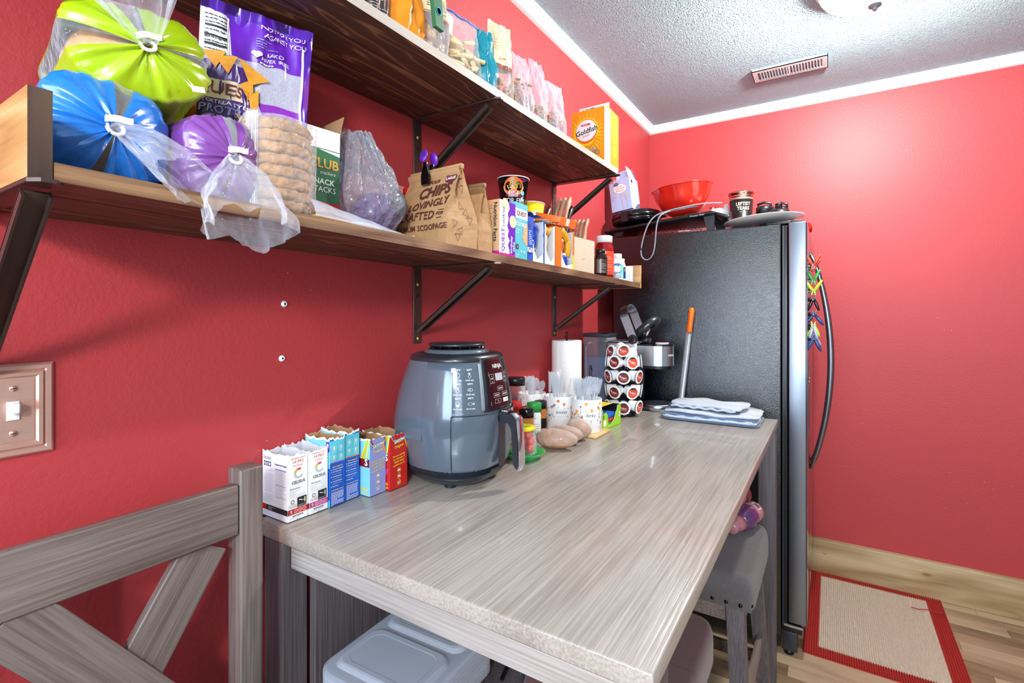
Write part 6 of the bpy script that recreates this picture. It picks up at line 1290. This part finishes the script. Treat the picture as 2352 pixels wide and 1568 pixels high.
p = Print(Face.cyl(.0605, R(-20), (.345, 0, 0)), .0002); p.text('KEURIG', 0, .22, .010, 'paper_white', bold=.01); part(t, 'print', p)
b = B(); b.lathe([(0, .262), (.024, .262), (.026, .264), (.026, .267), (0, .2675)], 'white', 28, TR(.36, .0, 0)); part(t, 'used_pod', b, 'white pod resting in the brew head'); p = Print(Face.flat((.36, 0, .2677), (1, 0, 0), (0, 1, 0))); p.disc(0, 0, .018, 'clip_orange'); part(t, 'pod_lid_print', p)
b = B()      # raised U handle
def hpt(s): # s from -1 to 1 across the U
    if abs(s) > .45: g = (1-abs(s))/.55; return Vector((.262-.034*g, math.copysign(.064, s), .285+.085*g))
    a = s/.45*PI/2; return Vector((.262-.034-.012*math.cos(a), .064*math.sin(a), .370+.045*math.cos(a)))
n = 40; vs = []
for i in range(n+1):
    s = -1+2*i/n; c = hpt(s); tn = (hpt(min(1, s+.02))-hpt(max(-1, s-.02))).normalized(); wd = Vector((1, 0, .30)).normalized(); wd = (wd-tn*wd.dot(tn)).normalized(); th = tn.cross(wd)
    vs += [c-wd*.017-th*.0022, c+wd*.017-th*.0022, c+wd*.017+th*.0022, c-wd*.017+th*.0022]
b.add(vs, [(i*4+k, i*4+(k+1) % 4, i*4+4+(k+1) % 4, i*4+4+k) for i in range(n) for k in range(4)], 'steel', None, False)
for sy in (-1, 1): b.cyl((.262, sy*.0615, .280), (.262, sy*.0665, .280), .0195, .0195, 'steel', 28); b.cyl((.262, sy*.0665, .280), (.262, sy*.068, .280), .010, .009, 'chrome', 20)
part(t, 'lift_handle', b)
b = B(); Mr = TR(.300, 0, .325, 0, R(-42))
b.lathe([(.030, -.012), (.052, -.012), (.055, -.004), (.055, .012), (.050, .016), (.034, .010), (.030, -.004), (.030, -.012)], 'fryer_dark', 40, Mr @ Matrix.Rotation(R(90), 4, 'X').inverted() @ Matrix.Rotation(R(90), 4, 'X'), sx=1.15, caps=False); part(t, 'open_lid', b)
b = B(); b.cyl((.262, -.04, .278), (.262, .04, .278), .014, .014, 'black', 16); b.box(.265, .31, -.03, .03, .262, .285, 'black_gloss', .004); b.tube([(.285, 0, .27), (.30, 0, .30), (.31, 0, .325)], .006, 'chrome', 8); part(t, 'hinge', b)
b = B(); b.box(.045, .150, -.060, .060, .016, .285, 'tank_film', .010); part(t, 'water_tank', b)
b = B(); b.box(.050, .145, -.055, .055, .022, .200, 'water'); part(t, 'water', b)
b = B(); b.box(.043, .152, -.062, .062, .285, .300, 'dark_grey', .004); part(t, 'tank_lid', b)
b = B(); b.tube([(.060, -.063, .03), (.060, -.066, .24), (.068, -.066, .258), (.085, -.064, .262)], .004, 'glass_clear', 8); part(t, 'tank_handle', b)
# ---- folded towels
def towel(x, y, lx, ly, layers, th, mats, label, dz, rz, seed):
    t = on_table('dish_towel', label, 'towel', x, y, rz, dz=dz); b = B()
    for k in range(layers):
        ox, oy = .006*math.sin(k*2.1+seed), .005*math.cos(k*1.7+seed)
        def f(u, v, k=k):
            a = 2*PI*u; e = .12; cs, sn = math.cos(a), math.sin(a); s = (abs(cs)**(2/e)+abs(sn)**(2/e))**(-e/2)
            q_ = [0, .55, 1, 1.015, 1, .55, 0][min(6, int(v*6.001))]; zz = [0, 0, .12, .5, .88, 1, 1][min(6, int(v*6.001))]
            px, py = cs*s*q_*lx/2, sn*s*q_*ly/2
            n = noise.noise(Vector((px*14+seed, py*14, k*2)))*.0050+.0022*noise.noise(Vector((px*40, py*40+seed, k)))
            return (px+ox+.007*noise.noise(Vector((px*20, py*20, k+seed))), py+oy, k*th+zz*th*.96+n*(k+zz)/layers*1.6+.0002)
        b.grid(f, 56, 6, mats[k % len(mats)])
    part(t, 'folded_cloth', b)
    b = B(); q = random.Random(seed)
    pts = [(lx/2*(-.92+1.84*i/26), -ly/2-.001, th*layers*.45+.002*math.sin(i*1.3+seed)) for i in range(27)]; b.tube(pts, .003, mats[1], 6, flat=(1, 1.4)); part(t, 'hem_edge', b)
towel(.560, 1.940, .315, .195, 4, .0085, ['towel_blue', 'towel_white'], 'larger folded blue and white kitchen towel lying on the table', 0, R(2), 1)
towel(.545, 1.950, .245, .145, 2, .010, ['towel_navy', 'towel_white'], 'smaller white towel with frayed navy edge folded on top', .036, R(-5), 5)
# ---- pole tool
t = thing('cleaning_pole', 'grey pole with an orange grip leaning against the fridge side', 'pole', (.300, 2.105, 0.001))
d = Vector((.436, 2.176, 1.345))-Vector((.300, 2.105, .0)); L_ = d.length; t.rotation_mode = 'QUATERNION'; t.rotation_quaternion = d.to_track_quat('Z', 'Y')
b = B(); b.cyl((0, 0, 0), (0, 0, L_-.09), .0115, .0115, 'pole_grey', 20); part(t, 'pole', b)
b = B(); b.lathe([(.0135, L_-.105), (.0145, L_-.10), (.0135, L_-.06), (.0150, L_-.035), (.0145, L_-.012), (.009, L_-.001), (0, L_)], 'orange', 24, sy=.8); part(t, 'grip', b)
b = B(); b.cyl((0, -.0125, L_-.017), (0, .0125, L_-.017), .0042, .0042, 'black', 14); part(t, 'hang_hole', b)
# ================================================================== ON TOP OF THE FRIDGE
FT0 = FT
def on_fridge(name, label, cat, x, y, dz=0, rz=0, group=None): return thing(name, label, cat, (x, y, FT0+.0005+dz), rz, group)
t = on_fridge('electric_griddle', 'large black electric griddle lying tilted on top of the fridge', 'griddle', .33, 2.40, .050); t.rotation_euler = (0, R(-5.0), R(0))
b = B(); b.box(-.30, .195, -.185, .10, 0, .016, 'black', .010); b.box(-.285, .180, -.17, .085, .014, .022, 'black_gloss', .006); part(t, 'griddle_plate', b)
b = B(); b.box(0, .062, -.170, .085, -.010, .008, 'black', .008, TR(.188, 0, .008, 0, R(26))); part(t, 'drip_tray', b)
p = Print(Face.flat((.05, -.1856, .004), (1, 0, 0), (0, 0, 1))); p.text('Proctor Silex', .07, .005, .011, 'lt_grey'); part(t, 'print', p)
for (x, y, h) in ((.165, -.165, .066), (.165, .08, .066), (-.24, -.16, .020), (-.24, .08, .020)):
    b = B(); b.prism([(-.022, 0), (-.014, -h), (.014, -h), (.022, 0)], -.008, .008, 'black', Matrix(((1, 0, 0, x), (0, 0, -1, y), (0, 1, 0, 0), (0, 0, 0, 1)))); part(t, 'leg', b)
t = on_fridge('wire_rack', 'low chromed wire rack underneath the griddle on the fridge', 'rack', .36, 2.33)
for k in range(14):
    b = B(); b.tube([(-.11+k*.016, -.09, .001), (-.11+k*.016, -.09, .022), (-.11+k*.016, .09, .022), (-.11+k*.016, .09, .001)], .0014, 'chrome', 6); part(t, 'wire', b)
b = B(); b.tube([(-.115, -.09, .012), (.105, -.09, .012)], .002, 'chrome', 6); b.tube([(-.115, .09, .012), (.105, .09, .012)], .002, 'chrome', 6); part(t, 'crossbar', b)
t = on_fridge('waffle_maker', 'glossy black hinged waffle maker on the griddle near the wall', 'waffle maker', .145, 2.345, .068)
t.rotation_euler = (0, R(-4), 0)
b = B(); b.lathe([(0, 0), (.085, 0), (.110, .010), (.116, .022), (.116, .030), (0, .030)], 'black_gloss', 56); part(t, 'lower_shell', b)
b = B(); b.lathe([(0, .033), (.116, .033), (.116, .042), (.112, .056), (.095, .066), (0, .072)], 'black_gloss', 56); part(t, 'upper_shell', b)
b = B(); b.box(.10, .140, -.022, .022, .024, .048, 'black', .006); b.box(.128, .1405, -.014, .014, .028, .044, 'gold', .001); part(t, 'latch', b)
b = B(); b.box(-.035, -.005, -.1175, -.112, .010, .058, 'black'); part(t, 'hinge', b)
t = on_fridge('cutlery_box', 'pale blue carton of clear forks and spoons standing on the waffle maker', 'box', .096, 2.335, .1405); t.rotation_euler = (0, R(-7), R(-3))
w_, d_, h_ = .105, .102, .150; carton(t, w_, d_, h_, 'pale_blue', 'pale_blue', 'pale_blue')
p = Print(FL(w_, d_)); p.disc(.052, .105, .033, 'white', 2, ry=.022); p.ring(.052, .105, .034, .001, 'red', 3, ry=.023); p.disc(.036, .128, .012, 'ink_blue', 4, ry=.008); p.text('GREAT', .036, .130, .0045, 'paper_white', 6); p.text('VALUE', .036, .125, .0045, 'paper_white', 6)
p.text('Everyday', .054, .116, .0085, 'clip_orange', 5); p.text('Clear Forks', .052, .106, .0105, 'clip_orange', 5, bold=.01); p.text('& Spoons', .052, .095, .0105, 'clip_orange', 5, bold=.01); p.lines(.004, .030, .070, .056, 3, 'clip_orange', .0012); p.rect(-.0, .140, .022, .150, 'red', 3); p.text('120', .011, .145, .010, 'paper_white', 5)
for (u, k) in ((.060, 'f'), (.083, 's')):
    p.rect(u-.0012, .012, u+.0012, .05, 'lt_grey', 3)
    if k == 'f': p.rect(u-.007, .05, u+.007, .062, 'lt_grey', 3); [p.rect(u-.007+i*.004, .062, u-.005+i*.004, .080, 'lt_grey', 3) for i in range(4)]
    else: p.disc(u, .064, .008, 'lt_grey', 3, ry=.014)
part(t, 'print', p)
p = Print(FF(w_, d_)); p.disc(.045, .110, .026, 'white', 2, ry=.024); p.disc(.030, .134, .010, 'ink_blue', 3); p.text('Clear Forks', .045, .112, .0075, 'clip_orange', 5); p.text('& Spoons', .045, .103, .0075, 'clip_orange', 5); p.lines(.01, .09, .06, .03, 6, 'paper_white', .001); p.rect(0, .145, .012, .150, 'red'); part(t, 'side_print', p)
b = B(); b.grid(lambda u, v: (-.051+.102*u, .049-.012*v, .150+.065*v*math.sqrt(max(0, 1-(2*u-1)**4))), 14, 6, 'pale_blue'); b.grid(lambda u, v: (.050-.010*v, -.052+.104*u, .150+.055*v*math.sqrt(max(0, 1-(1.2*u-.1)**2*.9))), 12, 6, 'pale_blue'); part(t, 'open_flap', b)
t = on_fridge('mixing_bowl', 'shiny red mixing bowl tilted on top of the griddle', 'bowl', .352, 2.40, .108); t.rotation_euler = (R(2), R(-5), 0)
b = B(); b.lathe([(0, 0), (.052, .0), (.070, .010), (.100, .042), (.120, .078), (.131, .118), (.135, .122), (.137, .126), (.132, .127), (.118, .080), (.098, .046), (.068, .014), (0, .005)], 'bowl_red', 64); part(t, 'bowl_body', b)
b = B(); b.tube([(.135*math.cos(a*PI/30), .135*math.sin(a*PI/30), .1255) for a in range(60)], .0032, 'bowl_red', 8, True); part(t, 'rim', b)
t = thing('power_cord', 'grey power cord looping down over the fridge side', 'cord', (0, 0, 0))
b = B(); kp = [(.53, 2.32, 1.800), (.46, 2.265, 1.795), (.38, 2.235, 1.782), (.32, 2.222, 1.770), (.275, 2.205, 1.752), (.248, 2.188, 1.715), (.228, 2.184, 1.66), (.217, 2.184, 1.61), (.219, 2.184, 1.575), (.236, 2.184, 1.558), (.256, 2.184, 1.562), (.272, 2.184, 1.59), (.280, 2.184, 1.64), (.284, 2.185, 1.695), (.295, 2.196, 1.745), (.325, 2.222, 1.768), (.38, 2.245, 1.778), (.44, 2.26, 1.787)]
kq = [Vector(kp[0])]
for i in range(len(kp)-1):
    P0, P1, P2, P3 = [Vector(kp[max(0, min(len(kp)-1, i+j))]) for j in (-1, 0, 1, 2)]
    kq += [.5*((2*P1)+(P2-P0)*u+(2*P0-5*P1+4*P2-P3)*u*u+(3*P1-P0-3*P2+P3)*u**3) for u in (.25, .5, .75, 1)]
b.tube(kq, .0032, 'grey', 8); part(t, 'cable', b)
t = on_fridge('shaker_bottle', 'white and clear shaker bottle with a red flip lid beside the black tumbler', 'bottle', .471, 2.62)
b = B(); b.lathe([(0, 0), (.038, 0), (.046, .125), (0, .125)], 'milky_film', 36); part(t, 'bottle_body', b); b = B(); b.lathe([(.050, .118), (.051, .145), (.046, .158), (.020, .166), (0, .167)], 'white', 36); b.cyl((.026, 0, .16), (.026, 0, .182), .011, .009, 'white', 18); part(t, 'lid', b)
b = B(); b.box(-.035, .010, -.010, .010, .176, .181, 'red', .002, TR(0, 0, 0, 0, R(-6))); b.box(-.036, -.030, -.008, .008, .160, .178, 'white'); part(t, 'flip_cap', b)
t = on_fridge('glass_bowl', 'clear glass jar turned upside down behind the red bowl', 'jar', .36, 2.68); b = B(); b.lathe([(.055, 0), (.060, .06), (.058, .13), (.045, .145), (0, .147)], 'glass_clear', 40, caps=False); part(t, 'glass_body', b)
t = on_fridge('tumbler', 'black tumbler lettered LEFTIST TEARS with a clear copper-toned lid', 'tumbler', .572, 2.565); t.scale = (1.13, 1.13, 1.27)
b = B(); b.lathe([(0, 0), (.036, 0), (.0385, .004), (.0455, .142), (0, .142)], 'black', 44); part(t, 'sleeve', b); b = B(); b.lathe([(.0440, .142), (.0448, .153), (0, .153)], 'nickel', 44); part(t, 'metal_band', b)
mat('copper', 'd49a86', .18, 1)
b = B(); b.lathe([(.0450, .150), (.0468, .155), (.0440, .158), (.0440, .161), (.0500, .164), (.0505, .169), (.047, .172), (0, .173)], 'copper', 44); part(t, 'lid', b)
p = Print(Face.cyl(lambda z: .0386+z*.0500/1.0, R(-72)), .0003, .01); p.text('LEFTIST', 0, .124, .0165, 'cream', bold=.02); p.text('TEARS', 0, .108, .0165, 'cream', bold=.02); p.lines(-.014, .014, .096, .096, 1, 'lt_grey', .001); part(t, 'print', p)
def blackbottle(x, y, r, h, label, strap=False):
    t = on_fridge('sports_bottle', label, 'bottle', x, y); b = B(); b.lathe([(0, 0), (r*.9, 0), (r, .01), (r, h*.75), (r*.85, h*.78), (0, h*.78)], 'dark_grey' if not strap else 'steel', 32); part(t, 'bottle_body', b)
    b = B(); b.lathe([(r*1.04, h*.70), (r*1.04, h*.88), (r*.8, h*.93), (0, h*.94)], 'black', 32); part(t, 'cap', b); b = B(); b.tube([(-r*.8, 0, h*.86), (-r*.8, 0, h), (0, 0, h*1.05), (r*.8, 0, h), (r*.8, 0, h*.88)], .006, 'black', 8); part(t, 'carry_loop', b)
blackbottle(.672, 2.54, .033, .150, 'black capped sports bottle just right of the lettered tumbler')
blackbottle(.735, 2.62, .028, .155, 'steel sports bottle with black cap behind the white plate', True)
t = on_fridge('plate', 'white plate with a blue patterned rim lying tilted at the fridge front corner', 'plate', .690, 2.328, .026); t.rotation_euler = (R(-1), R(-3.2), 0)
b = B(); b.lathe([(0, .0), (.085, .0), (.100, .004), (.150, .013), (.152, .016), (.148, .0165), (.100, .008), (0, .004)], 'plate_white', 72); part(t, 'plate_body', b)
q = random.Random(4); p = Print(Face(lambda u, v, k: Vector(((.104+v)*math.cos(u), (.104+v)*math.sin(u), .0088+.0080*v/.046+k))), .0002)
for i in range(48): a = i*2*PI/48; p.poly([(a, .008), (a+.05, .014+.012*q.random()), (a+.10, .010), (a+.06, .024+.014*q.random())], 'blue', 3)
part(t, 'rim_pattern', p)
b2 = B(); b2.lathe([(0, 0), (.06, 0), (.07, .02), (0, .02)], 'dark_grey', 32); o = on_fridge('saucer_stand', 'dark low dish supporting the tilted white plate', 'dish', .63, 2.30 if False else 2.34); o.location = (.745, 2.345, FT0+.015); o.scale = (1, 1, .45); part(o, 'dish_body', b2)
t = on_fridge('bottle_cap_lid', 'wide black sports lid with spout sitting on the white plate', 'lid', .745, 2.350, .054)
b = B(); b.lathe([(0, 0), (.044, 0), (.045, .016), (.040, .024), (.022, .034), (0, .036)], 'black', 40); part(t, 'lid_body', b); b = B(); b.lathe([(.015, .030), (.013, .052), (.014, .055), (0, .055)], 'black', 24); b.box(-.004, .020, -.006, .006, .052, .058, 'black', .002); b.box(-.024, -.016, -.005, .005, .025, .045, 'black', .002); part(t, 'spout', b)
t = on_fridge('red_container', 'ribbed red lid behind the right end of the white plate', 'lid', .800, 2.60, .016); b = B(); b.lathe([(0, 0), (.055, 0), (.058, .02), (.050, .04), (0, .045)], 'red', 64, fn=lambda a, i, q: (q[0]*(1+.02*math.cos(32*a)), q[1]*(1+.02*math.cos(32*a)), q[2])); part(t, 'lid_body', b)

# ================================================================== BOTTLES ON THE STOOL
mat('shrink_violet', '5b3566', .2, var=.35, scale=22, coat=.5); mat('shrink_pink', 'b0727a', .25, var=.15, scale=25, coat=.5); mat('shrink_maroon', '6d2a3a', .22, var=.25, scale=20, coat=.5)
def juice(x, y, z, az, el, m1, m2, label, txt):
    t = thing('juice_bottle', label, 'bottle', (x, y, z)); d = Vector((math.cos(az)*math.cos(el), math.sin(az)*math.cos(el), math.sin(el))); t.rotation_mode = 'QUATERNION'; t.rotation_quaternion = d.to_track_quat('Z', 'Y')
    b = B(); b.lathe([(0, -.08), (.024, -.08), (.031, -.072), (.032, -.050), (.028, -.045), (.031, -.040), (.036, -.010), (.030, .020), (.027, .028)], m1, 36, mats=[m2, m2, m2, m2, m2, m1, m1, m1]); part(t, 'bottle_body', b)
    b = B(); b.lathe([(.027, .028), (.022, .045), (.0185, .060), (.0185, .075), (.016, .078), (0, .078)], m2, 32); part(t, 'neck_and_cap', b)
    p = Print(Face.cyl(.0322 if txt[0] == 'bar' else .0355, math.radians(txt[1])), .0001); 
    if txt[0] == 'bar':
        p.rect(-.014, -.066, .014, -.050, 'paper_white', 12); [p.rect(-.012+i*.0026, -.065, -.0108+i*.0026, -.051, 'ink', 14) for i in range(10)]
    else: p.lines(-.010, .010, .012, -.030, 9, 'cream', .0024, 14)
    part(t, 'label', p); return t
juice(.700, 1.685, .690, R(-108), R(-6), 'shrink_violet', 'shrink_pink', 'purple and pink shrink-wrapped juice bottle lying nearest on the stool seat', ('bar', 60))
juice(.660, 1.712, .738, R(-110), R(0), 'shrink_pink', 'shrink_maroon', 'pink lettered juice bottle lying on top of the others on the stool', ('WILD', 40))
juice(.628, 1.680, .688, R(-106), R(-6), 'shrink_maroon', 'shrink_pink', 'maroon juice bottle lying furthest under the table edge on the stool', ('JUICE', 60))
# ================================================================== FOOD CONTAINERS UNDER THE TABLE
bx, by, bz = .300, .652, .624
def rrect(l, w, r, n=6): return [(sx*(l/2-r)+r*math.cos(R(a0+90*i/n)), sy*(w/2-r)+r*math.sin(R(a0+90*i/n))) for sx, sy, a0 in ((1, 1, 0), (-1, 1, 90), (-1, -1, 180), (1, -1, 270)) for i in range(n+1)]
def loft(b, rings, m, cap0=True, cap1=True):
    n = len(rings[0][0]); vs = [(x, y, z) for poly, z in rings for x, y in poly]; fs = [(j*n+i, j*n+(i+1) % n, (j+1)*n+(i+1) % n, (j+1)*n+i) for j in range(len(rings)-1) for i in range(n)]
    if cap0: fs.append(tuple(reversed(range(n))))
    if cap1: fs.append(tuple(range((len(rings)-1)*n, len(rings)*n)))
    b.add(vs, fs, m, None, False)
t = thing('meal_prep_container', 'black meal container under the stack of clear lids below the table', 'food container', (bx, by, bz), R(2))
b = B(); loft(b, [(rrect(.150, .175, .02), 0), (rrect(.190, .220, .03), .040), (rrect(.204, .236, .034), .0405), (rrect(.204, .236, .034), .044), (rrect(.194, .224, .03), .044), (rrect(.155, .18, .02), .006)], 'black_gloss'); part(t, 'container_body', b)
LP = rrect(.206, .240, .036)
for i in range(8):
    z = bz+.046+i*.0082; lb = 'frosted clear lid in the stack on the black container'; 
    o = thing('container_lid', lb if i < 7 else 'topmost frosted clear lid with two raised panels on the container stack', 'lid', (bx, by, z), R(2+.6*math.sin(i*2)), 'clear lids stacked under the table')
    b = B(); loft(b, [(rrect(.210, .244, .036), 0), (rrect(.210, .244, .036), .0045), (rrect(.200, .232, .034), .0075), (rrect(.192, .222, .032), .0078)], 'lid_plastic')
    part(o, 'lid_plate', b)
    if i == 7:
        for (y0, y1) in ((-.103, -.018), (-.006, .103)) if False else (((-.100, .010)), ((.022, .100))):
            b = B(); w2 = y1-y0; P = [[(x, y+(y0+y1)/2) for x, y in rrect(.178-e, w2-e, .022)] for e in (0, .008, .014, .030, .034)]
            loft(b, [(P[0], .0078), (P[1], .014), (P[2], .0155), (P[3], .0155), (P[4], .0148)], 'lid_plastic', False); part(o, 'raised_panel', b)
t = thing('ladle', 'silver spoon with a dark handle leaning inside the open table shelf', 'spoon', (.395, .80, .624)); t.rotation_euler = (R(-20), R(12), R(-30))
b = B(); b.tube([(0, 0, .0), (0, 0, .12), (.004, 0, .15)], [.004, .005, .006], 'black', 10); part(t, 'handle', b); b = B(); b.blob((.004, 0, .178), (.006, .016, .030), 'chrome', 0, 1, 0, 20); part(t, 'bowl', b)
t = thing('cooking_utensil', 'black utensil with a curved orange edge beside the silver spoon', 'utensil', (.40, .895, .624)); t.rotation_euler = (R(-5), R(25), R(-20))
b = B(); b.prism([(-.02, 0), (.02, 0), (.026, .10), (.016, .16), (-.010, .175), (-.026, .15)], -.003, .003, 'black', Matrix(((1, 0, 0, 0), (0, 0, -1, 0), (0, 1, 0, 0), (0, 0, 0, 1)))); part(t, 'blade', b)
b = B(); b.tube([(.020, 0, 0), (.026, 0, .10), (.016, 0, .16), (-.010, 0, .176), (-.026, 0, .15)], .004, 'amber', 8); part(t, 'orange_edge', b)
